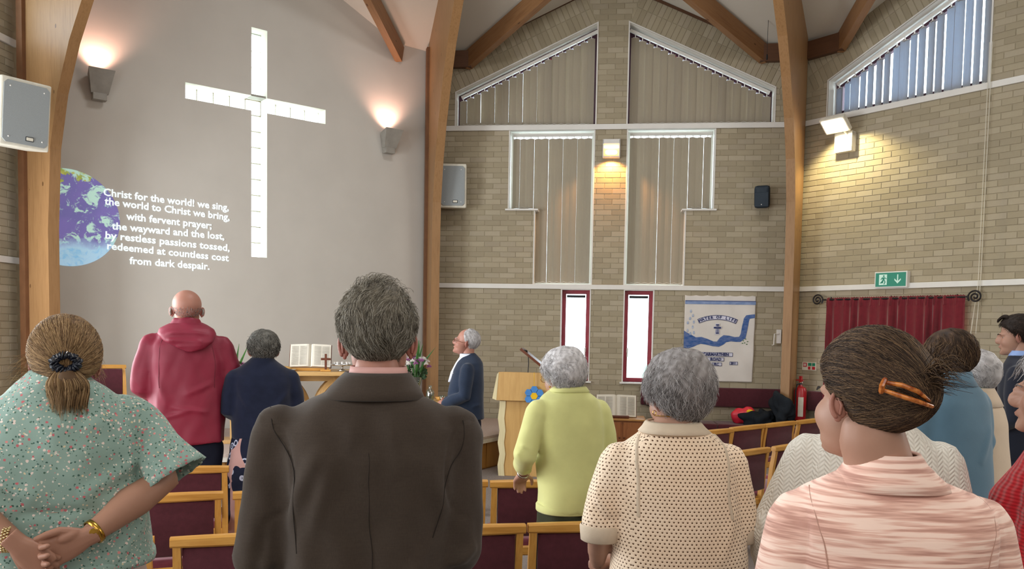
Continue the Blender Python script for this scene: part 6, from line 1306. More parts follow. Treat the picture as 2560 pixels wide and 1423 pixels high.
# --- man in the red waterproof jacket
G = [(.885, .200, .155, 0, 0, 2.5), (1.0, .202, .152, 0, 0, 2.5), (1.1, .203, .148, 0, 0, 2.5), (1.25, .200, .142, 0, 0, 2.5), (1.40, .205, .138, 0, 0, 2.5), (1.50, .198, .122, 0, 0), (1.555, .165, .105, 0, 0), (1.60, .11, .088, 0, 0), (1.63, .082, .078, 0, .0), (1.665, .073, .072, 0, .0)]
AR = [((.195, 0, 1.50), (.225, -.01, 1.24), (.12, .22, 1.18)), ((-.195, 0, 1.50), (-.235, -.01, 1.22), (-.12, .22, 1.18))]
o, hm = person('bald man in a red hooded waterproof jacket, back to the viewer', (-2.655, -.469), 28.3, 1.83, G, AR, ((.0, .02, 1.715), 0, 2, 0, 1.02), 'rosy', hands=[dict(pos=(.10, .24, 1.18), ydir=(-.8, .5, .0), palm=(0, -.3, 1), side=1), dict(pos=(-.10, .24, 1.18), ydir=(.8, .5, 0), palm=(0, -.3, 1), side=-1)])
slv = [([(s*.185, 0, 1.495), (s*.218, -.005, 1.36), (s*.232, -.012, 1.23), (s*.19, .10, 1.19), (s*.14, .19, 1.18)], [.068, .066, .062, .058, .05]) for s in (-1, 1)]
gm3 = garment(G, slv, .011, 2, 'waterproof_jacket', C_redj, o, folds=[((-.14, -.14, 1.05), (.02, -.15, 1.10), .012, .006), ((-.08, -.14, 1.12), (.14, -.15, 1.08), .012, .006), ((.0, -.14, 1.2), (.16, -.13, 1.28), .016, .005), ((-.16, -.12, 1.3), (-.10, -.14, 1.12), .018, .006), ((.15, -.13, 1.42), (.18, -.12, 1.15), .016, .006), ((.26, -.04, 1.3), (.22, -.06, 1.24), .014, .007), ((-.26, -.04, 1.28), (-.22, -.06, 1.22), .014, .007)], noise=[(3, 16, 16, 8, .004), (5, 40, 40, 25, .002)])
for s in (-1, 1): seam(o, gm3, [(s*.10, -.06, 1.62), (s*.15, -.12, 1.5), (s*.165, -.14, 1.36), (s*.17, -.15, 1.24)], .0016, plain('jacket_seam', '5e1626', .6))
e, V = remesh(MB().loft(rings([(1.455, .02, .02, .02, -.165), (1.475, .07, .035, .02, -.155), (1.52, .125, .060, .01, -.13), (1.565, .155, .09, 0, -.08), (1.60, .145, .105, 0, -.045), (1.625, .11, .10, 0, -.015), (1.64, .08, .08, 0, 0)], 36)), .008, 3); displace(e, V, folds=[((-.12, -.16, 1.57), (.12, -.16, 1.57), .010, .008), ((-.1, -.17, 1.53), (.08, -.18, 1.52), .010, .006), ((-.05, -.18, 1.49), (.08, -.18, 1.5), .009, .005)], noise=[(2, 30, 30, 40, .003)]); fin(e, 'hood', C_redj, o)
o.scale = (1.12, 1.10, 1.02)
trousers(o, 0, 0, 1.83, C_trous, .18, .13, .105, 1.0); shoes(o, 0, 0, C_shoe)
HLB = [(0, 2), (60, 2), (75, .1), (100, .12), (125, .10), (150, .16), (180, .18)]; HLB2 = [(0, 3), (70, 3), (80, .0), (100, -.05), (112, -.42), (180, -.6)]
D, F = ICO[5]; hb_n = 900; Dd, g = root_dirs(hb_n, HLB2, 5); Dd = Dd[Dd[:, 2] < .22]; t = np.linspace(0, 1, 4); P = Dd[:, None, :]+np.array([0, 0, -1])[None, None, :]*t[None, :, None]*.10
strands(on_head(P, .0006+.002*t[None, :]*np.ones((len(Dd), 1)), hm), .0006, H_silver, o, 'fringe_hair', 8); 
for s in (-1, 1): obj('hearing_aid', MB().tube([(s*.083, -.03, .008), (s*.086, -.034, -.01), (s*.083, -.028, -.024)], .005, 8, mat=hm, round_=True), M['grey'], o)

# --- woman in the navy cardigan
G = [(.925, .174, .137, 0, 0), (1.05, .170, .132, 0, 0), (1.15, .168, .128, 0, 0), (1.28, .172, .125, 0, 0), (1.34, .165, .112, 0, 0), (1.385, .135, .095, 0, 0), (1.42, .09, .078, 0, 0), (1.445, .066, .066, 0, .0), (1.455, .06, .06, 0, .0)]
AR = [((.155, 0, 1.32), (.195, -.01, 1.12), (.13, .2, 1.06)), ((-.155, 0, 1.32), (-.195, -.01, 1.12), (-.13, .2, 1.06))]
o, hm = person('short grey-haired woman in a navy cardigan and paisley skirt', (-2.22, -.31), 25.6, 1.62, G, AR, ((.005, .02, 1.498), 0, 0, 0, .95), 'pale', hx_leg=.066, hands=[dict(pos=(.11, .22, 1.06), ydir=(-.8, .5, 0), palm=(0, -.3, 1), side=1), dict(pos=(-.11, .22, 1.06), ydir=(.8, .5, 0), palm=(0, -.3, 1), side=-1)])
garment(G, [([(s*.15, 0, 1.32), (s*.178, -.005, 1.22), (s*.192, -.01, 1.11), (s*.165, .09, 1.08), (s*.135, .18, 1.065)], [.060, .057, .052, .046, .040]) for s in (-1, 1)], .010, 3, 'cardigan', C_navyk, o, folds=[((.13, -.1, 1.22), (.04, -.13, 1.1), .016, .005), ((-.13, -.1, 1.22), (-.04, -.13, 1.08), .016, .005)], noise=[(6, 18, 18, 8, .003)])
skirt(o, [(.30, .24, .2, 0, 0), (.6, .205, .17, 0, 0), (.85, .18, .145, 0, 0), (1.0, .155, .12, 0, 0)], C_paisley); shoes(o, 0, 0, C_shoe, .07); o.scale = (1.12, 1.1, 1.0)
hair_cap(hm, HL_W, lambda D: .012+.012*np.clip(D[:, 2]+.2, 0, 1), H_dgrey, o, lump=.003, res=4); short_hair(hm, o, H_dgrey, 2200, HL_W, .36, (0, .3, .95), (.013, .024), rad=.0011, tip=.004, clump=6, curl=.05)

# --- man in the navy blazer by the side table, profile, looking up
G = [(.86, .16, .165, 0, .01, 2.4), (.98, .165, .168, 0, .015, 2.4), (1.08, .162, .165, 0, .015, 2.4), (1.2, .175, .155, 0, .0, 2.4), (1.30, .180, .135, 0, -.01), (1.36, .15, .115, 0, -.02), (1.40, .10, .09, 0, -.02), (1.43, .07, .07, 0, -.01), (1.45, .062, .062, 0, -.0)]
AR = [((.17, -.01, 1.31), (.215, .02, 1.08), (.10, .20, 1.0)), ((-.17, -.01, 1.31), (-.215, .02, 1.08), (-.10, .20, 1.0))]
o, hm = person('man in a navy blazer and glasses in profile, looking up at the wall', (-1.226, 1.794), 96, 1.66, G, AR, ((.0, .015, 1.545), 0, 17, 0, 1.0), 'rosy', hands=[dict(pos=(.06, .23, 1.0), ydir=(-.9, .3, -.2), palm=(0, -1, -.3), side=1), dict(pos=(-.08, .22, 1.0), ydir=(.9, .4, -.2), palm=(0, -1, -.3), side=-1)])
garment(G, [([(s*.165, -.01, 1.31), (s*.195, .0, 1.2), (s*.212, .01, 1.08), (s*.17, .11, 1.04), (s*.11, .185, 1.005)], [.062, .060, .056, .050, .044]) for s in (-1, 1)], .010, 2, 'blazer', C_navyw, o, folds=[((-.24, .0, 1.12), (-.2, .04, 1.06), .014, .006), ((-.12, -.12, 1.0), (-.16, -.05, .98), .012, .006)], noise=[(6, 14, 14, 8, .003)])
obj('shirt_front', MB().loft(rings([(1.19, .035, .03, 0, .145), (1.28, .055, .04, 0, .110), (1.36, .07, .06, 0, .05), (1.415, .072, .066, 0, .008), (1.445, .067, .064, 0, .008)], 28)), C_shirtw, o, True); obj('tie', MB().bbox(-.02, .02, .165, .180, 1.15, 1.30, .005, Matrix.Rotation(radians(4), 4, 'X')), plain('grey_tie', '8e93a6', .6), o)
obj('lapel_badge', MB().ell((-.09, .118, 1.27), (.006, .006, .006), 8, 6), M['white'], o); trousers(o, 0, 0, 1.66, C_trous, .15, .13, .09, .9); shoes(o, 0, 0, C_shoe); glasses(o, hm, M['darkwood']); brows(o, hm, H_white)
HLT = [(0, 1.2), (40, 1.0), (60, .62), (78, .2), (88, .0), (95, .12), (106, .02), (114, -.40), (140, -.58), (180, -.62)]
hair_cap(hm, HLT, .006, H_white, o, res=4); short_hair(hm, o, H_white, 1300, HLT, .20, (0, .3, .95), (.006, .012), rad=.0010, tip=.002)

# --- woman in the lime green cardigan
G = [(.82, .165, .135, .02, 0, 2.3), (.9, .164, .135, .02, 0, 2.3), (1.0, .158, .13, .01, 0, 2.3), (1.12, .158, .126, 0, 0, 2.3), (1.23, .163, .122, 0, 0, 2.3), (1.30, .155, .11, 0, 0), (1.345, .135, .10, 0, 0), (1.375, .09, .082, 0, .01), (1.392, .07, .072, 0, .015)]
AR = [((.165, 0, 1.28), (.20, -.03, 1.06), (.17, .20, .99)), ((-.165, 0, 1.28), (-.24, -.02, 1.08), (-.185, .10, .99))]
o, hm = person('white-haired woman in a lime green cardigan with a bracelet', (-.162, -1.595), 30, 1.59, G, AR, ((-.025, .03, 1.442), 14, -2, 0, .93), 'pale', hx_leg=.062, hands=[dict(pos=(.15, .22, .985), ydir=(-.7, .6, 0), palm=(0, 0, -1), side=1), dict(pos=(-.182, .115, .975), ydir=(.15, .8, -.6), palm=(0, -.4, -1), side=-1, sc=.86)])
gm6 = garment(G, [([(.16, 0, 1.28), (.185, -.015, 1.17), (.20, -.03, 1.06), (.19, .08, 1.02), (.172, .17, .995)], [.058, .057, .055, .048, .040]), ([(-.16, 0, 1.28), (-.205, -.005, 1.17), (-.240, -.02, 1.09), (-.222, .035, 1.04), (-.200, .070, 1.015)], [.058, .058, .056, .050, .038])], .0095, 3, 'cardigan', C_lime, o, folds=[((-.15, -.12, 1.17), (-.05, -.15, 1.10), .014, .007), ((-.16, -.11, 1.12), (-.07, -.15, 1.03), .014, .006), ((-.03, -.15, 1.08), (-.10, -.15, .98), .010, .005), ((.06, -.15, 1.1), (.09, -.15, .86), .02, .005), ((-.29, -.05, 1.15), (-.21, -.06, 1.11), .010, .006), ((-.29, -.05, 1.105), (-.20, -.05, 1.07), .010, .006), ((-.27, -.01, 1.06), (-.19, -.01, 1.02), .010, .005), ((-.25, .05, 1.04), (-.16, .04, .99), .009, .004), ((-.08, -.16, .93), (-.09, -.16, .82), .016, .005)], noise=[(6, 18, 18, 7, .004)])
collar(o, [(1.375, .094, .084, 0, .01), (1.395, .078, .078, 0, .012), (1.400, .070, .072, 0, .014)], C_lime, 'neckband', .005)
obj('hem_band', MB().loft(rings([(.815, .166, .136, .02, 0), (.82, .169, .139, .02, 0), (.845, .169, .139, .02, 0), (.85, .165, .135, .02, 0)], 44)), C_lime, o, True)
skirt(o, [(.25, .21, .18, .02, 0), (.5, .18, .15, .02, 0), (.84, .155, .127, .02, 0)], C_olive); shoes(o, 0, 0, C_shoe, .07); bracelet((-.184, .105, .985), (.15, .7, -.5), .027, M['chrome'], o, 'bracelet', .005); glasses(o, hm, M['gold'])
for s in (-1, 1): obj('earring', MB().ell((s*.088, -.004, -.048), (.005, .005, .005), 8, 6, hm), M['gold'], o)
hair_cap(hm, HL_W, lambda D: .018+.014*np.clip(D[:, 2]+.3, 0, 1)+.008*np.clip(-D[:, 1], 0, 1), H_white, o, lump=.004); short_hair(hm, o, H_white, 4000, HL_W, .42, (.1, .2, .95), (.020, .034), rad=.0008, tip=.004, clump=7, curl=.06)

# --- woman in the crochet top
G = [(.90, .205, .16, .015, 0, 2.4), (1.0, .2, .158, .015, 0, 2.4), (1.1, .188, .15, .01, 0, 2.4), (1.20, .183, .142, 0, 0, 2.4), (1.28, .175, .128, 0, 0), (1.325, .148, .108, 0, 0), (1.355, .108, .09, 0, .0), (1.378, .082, .078, -.005, .01), (1.39, .073, .072, -.005, .012)]
AR = [((.168, 0, 1.275), (.19, -.02, 1.06), (.14, .17, .95)), ((-.168, 0, 1.275), (-.222, -.02, 1.05), (-.20, .14, .93))]
o, hm = person('silver-haired woman in a cream crochet short-sleeved top', (.208, -2.957), 9, 1.61, G, AR, ((.012, .03, 1.462), 20, -3, 0, .95), 'pale', voxel=.012, hands=[dict(pos=(.13, .19, .945), ydir=(-.7, .6, 0), palm=(0, 0, -1), side=1), dict(pos=(-.19, .16, .92), ydir=(.6, .7, 0), palm=(0, 0, -1), side=-1)])
gm7 = garment(G, [([(.162, 0, 1.272), (.180, -.01, 1.17), (.188, -.02, 1.085)], [.058, .058, .056], True), ([(-.162, 0, 1.272), (-.195, -.01, 1.17), (-.217, -.02, 1.085)], [.060, .062, .060], True)], .0085, 3, 'crochet_top', C_crochet, o, folds=[((-.16, -.12, 1.22), (-.10, -.145, 1.05), .016, .006), ((.16, -.12, 1.18), (.1, -.145, 1.0), .018, .005), ((-.235, -.06, 1.14), (-.19, -.08, 1.10), .012, -.006), ((-.24, -.05, 1.20), (-.20, -.07, 1.12), .012, .006)], noise=[(6, 12, 12, 6, .003)])
rb = plain('cream_rib', 'd2c1ab', .85, .15, bstr=.3, bscale=400)
for s, w2 in ((1, .059), (-1, .062)):
    a = Vector((s*(.188 if s > 0 else .217), -.02, 1.085)); ax = Vector((s*.01, -.003, -1)).normalized(); mb = MB(); n = 72
    mb.loft([[tuple(a+ax*q+Vector((cos(k)*(r+.0016*sin(k*36)), sin(k)*(r+.0016*sin(k*36)), 0))) for k in [2*pi*i/n for i in range(n)]] for q, r in ((-.006, w2-.004), (.0, w2), (.04, w2-.004), (.044, w2-.010), (.03, w2-.014))], False); obj('sleeve_cuff', mb, rb, o, True)
collar(o, [(1.362, .104, .093, -.002, .0), (1.375, .090, .088, -.003, .004), (1.388, .080, .082, -.004, .008), (1.392, .074, .077, -.004, .01)], rb, 'neckband', .006)
for s in (-1, 1): seam(o, gm7, [(s*.115, -.02, 1.36), (s*.145, -.09, 1.33), (s*.150, -.13, 1.27), (s*.148, -.15, 1.20), (s*.15, -.15, 1.14)], .006, rb, 'armhole_rib', flat=.5)
obj('necklace', MB().tube([(.058*cos(a), .02+.062*sin(a), 1.408-.004*sin(a)) for a in [2*pi*i/40 for i in range(41)]], .0014, 6), M['gold'], o)
trousers(o, .01, 0, 1.61, C_grayskirt, .19, .15, .10, .93); shoes(o, 0, 0, C_shoe); glasses(o, hm, M['iron'])
for s in (-1, 1): obj('earring', MB().tube([(s*.088+.006*cos(a), -.006, -.046+.007*sin(a)) for a in [2*pi*i/14 for i in range(15)]], .0012, 6, mat=hm), M['gold'], o)
HL7 = [(0, .50), (35, .48), (55, .34), (72, .14), (84, -.02), (92, .05), (104, -.02), (114, -.46), (140, -.72), (180, -.76)]
hair_cap(hm, HL7, lambda D: .013+.020*np.clip(D[:, 2]+.25, 0, 1)+.006*np.clip(-D[:, 1], 0, 1), H_silver, o, lump=.003); short_hair(hm, o, H_silver, 8000, HL7, .46, (.18, .15, .95), (.014, .033), rad=.00065, tip=.004, clump=5, curl=.03, k=7)

# --- woman in the pink striped blouse with a hair clip
G = [(1.0, .185, .13, .0, 0, 2.3), (1.12, .190, .132, 0, 0, 2.3), (1.22, .200, .132, 0, 0, 2.3), (1.285, .203, .125, 0, 0, 2.6), (1.322, .192, .108, 0, 0, 2.5), (1.346, .160, .092, 0, .0), (1.364, .118, .080, -.005, .0), (1.380, .08, .072, -.01, .003), (1.392, .062, .064, -.012, .005)]
AR = [((.17, 0, 1.28), (.205, -.02, 1.06), (.16, .17, .98)), ((-.17, 0, 1.28), (-.215, -.02, 1.06), (-.16, .17, .98))]
o, hm = person('dark-haired woman in a pink striped blouse, amber clip in her hair', (.565, -3.719), 2, 1.66, G, AR, ((-.048, .02, 1.523), 25, 3, 4, 1.0), 'pale', voxel=.012, neck=1.15, hands=[dict(pos=(.15, .2, .98), ydir=(-.7, .6, 0), palm=(0, 0, -1), side=1), dict(pos=(-.15, .2, .98), ydir=(.7, .6, 0), palm=(0, 0, -1), side=-1)])
def seamf(V, N):
    d = np.zeros(len(V))
    for s in (-1, 1): m = np.exp(-((V[:, 0]*s-(.178-.25*np.clip(1.26-V[:, 2], 0, 1)*0))/.0035)**2)*(V[:, 1] < .02)*(V[:, 2] < 1.31); d -= .004*m
    return d
gm8 = garment(G, [([(s*.172, 0, 1.283), (s*.200, -.01, 1.17), (s*.216, -.02, 1.06), (s*.19, .07, 1.02), (s*.165, .15, .985)], [.060, .058, .054, .05, .042]) for s in (-1, 1)], .0085, 3, 'striped_blouse', C_stripe, o, folds=[((-.2, -.09, 1.24), (-.1, -.135, 1.17), .014, .007), ((.2, -.09, 1.24), (.12, -.13, 1.18), .014, .006), ((.02, -.13, 1.35), (.1, -.13, 1.3), .016, .003)], noise=[(6, 14, 14, 7, .003)], fn=seamf)
collar(o, [(1.357, .118, .086, -.008, -.006), (1.380, .092, .080, -.008, -.004), (1.404, .070, .072, -.01, .0), (1.424, .060, .066, -.012, .002), (1.422, .056, .062, -.012, .004)], C_stripe, 'blouse_collar', .005)
for s in (-1, 1): seam(o, gm8, [(s*.165, -.0, 1.37), (s*.175, -.09, 1.32), (s*.170, -.14, 1.24), (s*.165, -.16, 1.15)], .0013, plain('blouse_seam', 'b98f80', .9))
trousers(o, 0, 0, 1.66, C_grayskirt, .18, .13, .095, 1.03); shoes(o, 0, 0, C_shoe); brows(o, hm, H_dark)
HL8 = [(0, .60), (30, .58), (50, .50), (66, .34), (78, .10), (86, -.05), (93, .12), (104, .02), (112, -.45), (125, -.72), (150, -.90), (180, -.92)]
CL = np.array((.10, -.985, .10))
hair_cap(hm, HL8, lambda D: .010+.016*np.clip(D[:, 2], 0, 1)+.030*np.exp(-((1-D@(CL/np.linalg.norm(CL)))/.10)), H_brown, o, lump=.0015)
shp = None; Dr, g = root_dirs(9000, HL8, 12); E_ = CL/np.linalg.norm(CL); Ed = E_+g.normal(size=(len(Dr), 3))*np.array([.03, .03, .16]); Ed /= np.linalg.norm(Ed, axis=1)[:, None]; t = np.linspace(0, 1, 12)[None, :, None]
P = Dr[:, None, :]*(1-t)+Ed[:, None, :]*t; P[..., 2] -= .10*np.sin(t[..., 0]*pi)*(Dr[:, 2:3] > .2); P /= np.linalg.norm(P, axis=2)[..., None]; th_ = .012+.016*np.clip(P[..., 2], 0, 1)+.030*np.exp(-((1-P@E_)/.10))
lf = (th_+.003*np.sin(t[..., 0]*pi)*g.uniform(.2, 1.4, (len(Dr), 1)))*np.clip(t[..., 0]*5+.5, 0, 1); strands(on_head(P, lf, hm), .0006, H_brown, o, seed=13)
# upswept ends fanning out above the clip, low wisps at the nape
M4 = np.array(hm); g = np.random.default_rng(21); n = 200; t = np.linspace(0, 1, 10)[None, :]; b = np.array([.012, -.125, .085]); 
P = np.stack([b[0]+g.normal(size=(n, 1))*.012+g.normal(size=(n, 1))*.020*t, b[1]-.012*g.random((n, 1))-(.030+.040*g.random((n, 1)))*t+0*t, b[2]+g.normal(size=(n, 1))*.010-.03*(1-t)+.025*np.sin(t*2.2)*g.uniform(-.5, 1.2, (n, 1))-.025*t**2], -1); strands(P@M4[:3, :3].T+M4[:3, 3], .0007, H_brown, o, 'upswept_ends', 14)
amb = NT('amber_clip').set(.15, .6); amb.col(amb.ramp(amb.noise(amb.coord(), 60, 2), [(.4, '8a3f12'), (.6, 'd0803a')])); cmx = hm @ Matrix.Translation((-.040, -.125, .030)) @ Matrix.Rotation(radians(-25), 4, 'Z') @ Matrix.Rotation(radians(14), 4, 'Y')
hc = obj('hair_clip', MB().tube([(-.040, -.010, .008), (-.015, -.022, .013), (.015, -.024, .012), (.045, -.012, .004)], [.0035, .0045, .0045, .003], 8, mat=cmx, round_=True).tube([(-.038, -.010, -.006), (-.012, -.022, -.006), (.02, -.024, -.005), (.055, -.008, -.004)], [.0035, .0045, .0045, .004], 8, mat=cmx, round_=True), amb.m, o, True); obj('clip_spring', MB().tube([(-.042, -.012, .012), (-.044, -.016, .0), (-.040, -.012, -.010)], .005, 8, mat=cmx, round_=True), amb.m, hc)

# --- woman in the cream quilted jacket, hidden head
G = [(.85, .21, .16, 0, 0), (1.0, .21, .158, 0, 0), (1.15, .205, .15, 0, 0), (1.27, .198, .138, 0, 0), (1.34, .17, .118, 0, 0), (1.385, .13, .098, 0, 0), (1.42, .085, .08, 0, 0), (1.435, .07, .07, 0, .0)]
AR = [((.175, 0, 1.31), (.21, 0, 1.08), (.15, .18, 1.0)), ((-.175, 0, 1.31), (-.275, -.02, 1.08), (-.27, .1, .93))]
o, hm = person('woman in a cream quilted jacket behind the woman with the hair clip', (.760, -3.0), -12, 1.6, G, AR, ((.0, .02, 1.49), 20, 0, 0, .95), 'pale', hx_leg=.066, hands=[dict(pos=(.14, .2, 1.0), ydir=(-.7, .6, 0), palm=(0, 0, -1), side=1), dict(pos=(-.27, .12, .92), ydir=(.1, .6, -.7), palm=(1, 0, 0), side=-1)])
garment(G, [([(.17, 0, 1.31), (.195, 0, 1.2), (.21, 0, 1.08), (.18, .1, 1.03), (.155, .16, 1.0)], [.066, .062, .058, .05, .044]), ([(-.17, 0, 1.31), (-.225, -.01, 1.2), (-.275, -.02, 1.08), (-.278, .04, 1.0), (-.272, .09, .945)], [.066, .064, .062, .056, .048])], .010, 3, 'quilted_jacket', C_quilt, o, folds=[((-.3, -.06, 1.12), (-.24, -.08, 1.04), .014, .008)], noise=[(6, 15, 15, 8, .004)])
trousers(o, 0, 0, 1.6, C_grayskirt, .18, .14, .1, .9); shoes(o, 0, 0, C_shoe); hair_cap(hm, HL_W, .016, H_white, o, lump=.003, res=4); short_hair(hm, o, H_white, 500, HL_W, .4, lift=(.016, .024), rad=.0012)

# --- woman in the blue coat
G = [(.70, .22, .18, 0, 0), (.9, .205, .165, 0, 0), (1.1, .195, .155, 0, 0), (1.25, .195, .145, 0, 0), (1.36, .185, .128, 0, 0), (1.42, .15, .105, 0, 0), (1.455, .10, .085, 0, 0), (1.48, .078, .074, 0, 0), (1.50, .074, .07, 0, 0)]
AR = [((.165, 0, 1.36), (.20, 0, 1.14), (.12, .2, 1.06)), ((-.165, 0, 1.36), (-.2, 0, 1.14), (-.12, .2, 1.06))]
o, hm = person('brown-haired woman in a plain blue wool coat, turned left', (1.559, -1.496), 28, 1.62, G, AR, ((0, .02, 1.555), 10, 0, 0, .96), 'pale', hands=[dict(pos=(.1, .22, 1.06), ydir=(-.8, .5, 0), palm=(0, -.3, 1), side=1), dict(pos=(-.1, .22, 1.06), ydir=(.8, .5, 0), palm=(0, -.3, 1), side=-1)])
garment(G, [([(s*.16, 0, 1.36), (s*.185, 0, 1.25), (s*.2, 0, 1.13), (s*.165, .1, 1.09), (s*.13, .18, 1.065)], [.068, .066, .062, .056, .05]) for s in (-1, 1)], .011, 3, 'coat', C_bluef, o, folds=[((.24, -.04, 1.2), (.16, -.08, 1.12), .016, .007), ((.1, -.13, 1.25), (.02, -.15, 1.1), .02, .005)], noise=[(6, 14, 14, 7, .003)])
collar(o, [(1.44, .115, .095, 0, 0), (1.475, .088, .082, 0, 0), (1.505, .076, .074, 0, 0)], C_bluef, 'coat_collar', .006); skirt(o, [(.3, .2, .17, 0, 0), (.75, .2, .17, 0, 0)], C_grayskirt); shoes(o, 0, 0, C_shoe, .07)
hair_cap(hm, HL_W, lambda D: .02+.01*np.clip(D[:, 2], 0, 1), H_brown, o, lump=.003, res=4); short_hair(hm, o, H_brown, 3200, HL_W, .5, crown=(0, .2, .97), lift=(.020, .030), rad=.0009, clump=5)

# --- woman in the cream coat
G = [(.72, .205, .175, 0, 0), (.9, .195, .165, 0, 0), (1.1, .185, .15, 0, 0), (1.23, .188, .14, 0, 0), (1.30, .17, .122, 0, 0), (1.345, .135, .10, 0, 0), (1.38, .088, .08, 0, 0), (1.40, .07, .07, 0, 0)]
AR = [((.16, 0, 1.32), (.195, 0, 1.1), (.12, .2, 1.03)), ((-.16, 0, 1.32), (-.195, 0, 1.1), (-.12, .2, 1.03))]
o, hm = person('white-haired woman in a cream wool coat with a pale green scarf', (1.845, -1.075), 44, 1.58, G, AR, ((.0, .025, 1.455), 14, 0, 0, .94), 'pale', hands=[dict(pos=(.1, .22, 1.03), ydir=(-.8, .5, 0), palm=(0, -.3, 1), side=1), dict(pos=(-.1, .22, 1.03), ydir=(.8, .5, 0), palm=(0, -.3, 1), side=-1)])
garment(G, [([(s*.155, 0, 1.32), (s*.18, 0, 1.21), (s*.195, 0, 1.1), (s*.16, .1, 1.06), (s*.13, .18, 1.035)], [.064, .062, .06, .054, .048]) for s in (-1, 1)], .011, 3, 'coat', C_creamc, o, folds=[((-.22, -.04, 1.2), (-.16, -.08, 1.14), .016, .007)], noise=[(6, 14, 14, 7, .003)])
collar(o, [(1.32, .15, .115, 0, 0), (1.36, .12, .10, 0, 0), (1.395, .088, .085, 0, 0), (1.41, .078, .078, 0, 0)], C_creamc, 'coat_collar', .006); collar(o, [(1.40, .072, .074, 0, .005), (1.425, .066, .068, 0, .008)], plain('green_scarf', '9fb089', .8), 'scarf', .006); skirt(o, [(.3, .19, .17, 0, 0), (.75, .19, .165, 0, 0)], C_grayskirt); shoes(o, 0, 0, C_shoe, .07)
hair_cap(hm, HL_W, lambda D: .022+.012*np.clip(D[:, 2]+.2, 0, 1)+.012*np.clip(-D[:, 1], 0, 1), H_white, o, lump=.004, res=4); short_hair(hm, o, H_white, 4000, HL_W, .45, crown=(0, .2, .97), lift=(.022, .038), rad=.0008, clump=6, curl=.04); brows(o, hm, H_white)
for s in (-1, 1): obj('earring', MB().ell((s*.088, -.004, -.046), (.005, .005, .005), 8, 6, hm), M['petalw'], o)

# --- young man in the dark suit, right edge
G = [(.90, .18, .13, 0, 0, 2.4), (1.05, .178, .125, 0, 0, 2.4), (1.2, .185, .128, 0, 0, 2.4), (1.35, .205, .13, 0, 0, 2.4), (1.45, .20, .115, 0, 0), (1.50, .15, .098, 0, 0), (1.535, .09, .08, 0, 0), (1.56, .07, .07, 0, .0)]
AR = [((.185, 0, 1.44), (.225, 0, 1.16), (.12, .2, 1.08)), ((-.185, 0, 1.44), (-.225, 0, 1.16), (-.12, .2, 1.08))]
o, hm = person('young man in a dark suit and blue shirt in profile at right edge', (2.62, .10), 58, 1.79, G, AR, ((.0, .035, 1.675), 4, -1, 0, 1.0), 'pale', hands=[dict(pos=(.1, .22, 1.08), ydir=(-.8, .5, 0), palm=(0, -.3, 1), side=1), dict(pos=(-.1, .22, 1.08), ydir=(.8, .5, 0), palm=(0, -.3, 1), side=-1)])
garment(G, [([(s*.18, 0, 1.44), (s*.208, 0, 1.3), (s*.225, 0, 1.16), (s*.18, .1, 1.12), (s*.13, .18, 1.085)], [.062, .06, .056, .05, .045]) for s in (-1, 1)], .011, 2, 'suit_jacket', C_blacksuit, o, noise=[(6, 14, 14, 7, .003)])
obj('shirt_front', MB().loft(rings([(1.36, .04, .03, 0, .115), (1.45, .055, .045, 0, .085), (1.52, .07, .06, 0, .03), (1.555, .072, .068, 0, .008), (1.585, .066, .064, 0, .01)], 28)), C_shirtb, o, True); obj('tie', MB().bbox(-.024, .024, .128, .142, 1.25, 1.47, .005), plain('dark_tie', '2a1c22', .6), o)
trousers(o, 0, 0, 1.79, C_blacksuit, .165, .12, .09, .95); shoes(o, 0, 0, C_shoe); brows(o, hm, H_dark)
HL12 = [(0, .62), (30, .60), (48, .52), (62, .40), (74, .22), (84, -.06), (92, .05), (104, .02), (114, -.35), (140, -.5), (180, -.55)]
hair_cap(hm, HL12, lambda D: .006+.016*np.clip(D[:, 2], 0, 1)+.010*np.clip(D[:, 1], 0, 1)*(D[:, 2] > .3), H_dark, o, res=4)
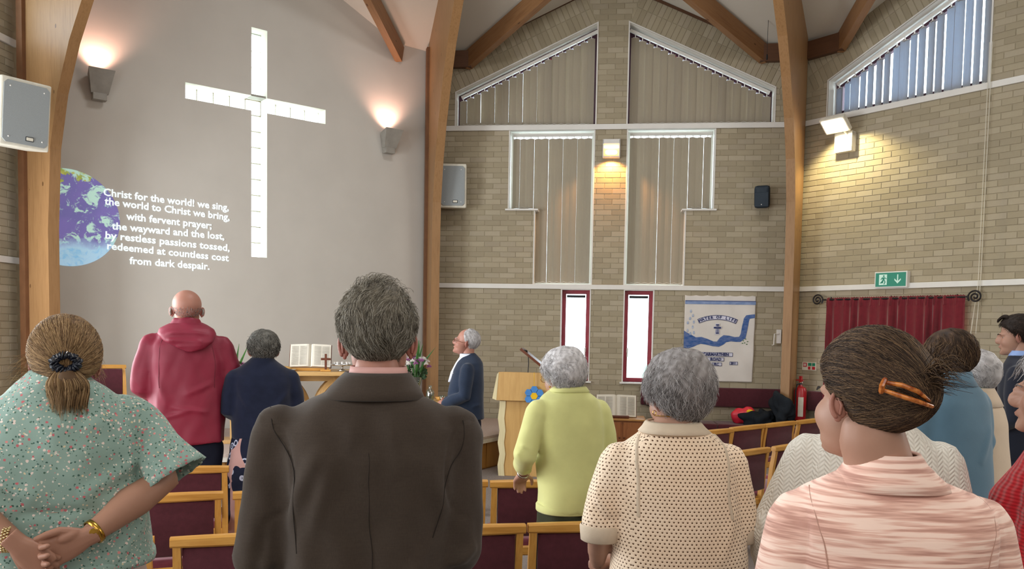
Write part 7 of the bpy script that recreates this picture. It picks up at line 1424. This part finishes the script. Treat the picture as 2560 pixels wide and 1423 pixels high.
short_hair(hm, o, H_dark, 4000, HL12, .22, (.1, -.6, .8), (.008, .020), rad=.0007, clump=3, swirl=.12, fade=.5); g = np.random.default_rng(5); n = 350; t = np.linspace(0, 1, 8)[None, :]; x = g.uniform(-.055, .055, (n, 1)); P = np.stack([x+.02*t, .05+.060*t+0*x, .122+.012*np.sin(t*2.4)-.032*t**2-.9*x**2+.004*g.normal(size=(n, 1))], -1); M4 = np.array(hm); strands(P@M4[:3, :3].T+M4[:3, 3], .0012, H_dark, o, 'quiff', 6)

# --- woman in the red cable-knit jumper, right edge
G = [(.85, .20, .17, 0, 0), (1.0, .20, .17, 0, .01), (1.12, .195, .175, 0, .02), (1.22, .19, .165, 0, .02), (1.30, .175, .13, 0, .0), (1.345, .14, .105, 0, 0), (1.38, .09, .085, 0, .0), (1.40, .075, .075, 0, .005)]
AR = [((.17, 0, 1.27), (.21, 0, 1.05), (.14, .2, 1.0)), ((-.17, 0, 1.27), (-.225, .03, 1.05), (-.16, .22, 1.0))]
o, hm = person('woman in a bright red cable-knit jumper at the right edge', (1.265, -3.015), 55, 1.6, G, AR, ((.0, .03, 1.505), 8, 4, 0, .98), 'pale', hands=[dict(pos=(.12, .22, 1.0), ydir=(-.8, .5, 0), palm=(0, -.3, 1), side=1), dict(pos=(-.14, .24, 1.0), ydir=(.8, .5, 0), palm=(0, -.3, 1), side=-1)])
garment(G, [([(s*.165, 0, 1.27), (s*.195, .01, 1.16), (s*.215, .02, 1.05), (s*.185, .12, 1.02), (s*.15, .2, 1.0)], [.066, .066, .062, .056, .048]) for s in (-1, 1)], .0095, 3, 'cable_jumper', C_cable, o, noise=[(6, 14, 14, 7, .004)])
collar(o, [(1.375, .095, .09, 0, .005), (1.41, .08, .08, 0, .012), (1.43, .072, .074, 0, .015)], plain('navy_dotted_collar', '3a4152', .8, var=.9, nscale=260), 'shirt_collar', .004); trousers(o, 0, 0, 1.6, C_trous, .18, .15, .1, .9); shoes(o, 0, 0, C_shoe)
hair_cap(hm, HL_W, .018, H_silver, o, lump=.003, res=4); short_hair(hm, o, H_silver, 700, HL_W, .4, lift=(.02, .03), rad=.0012); brows(o, hm, H_silver)
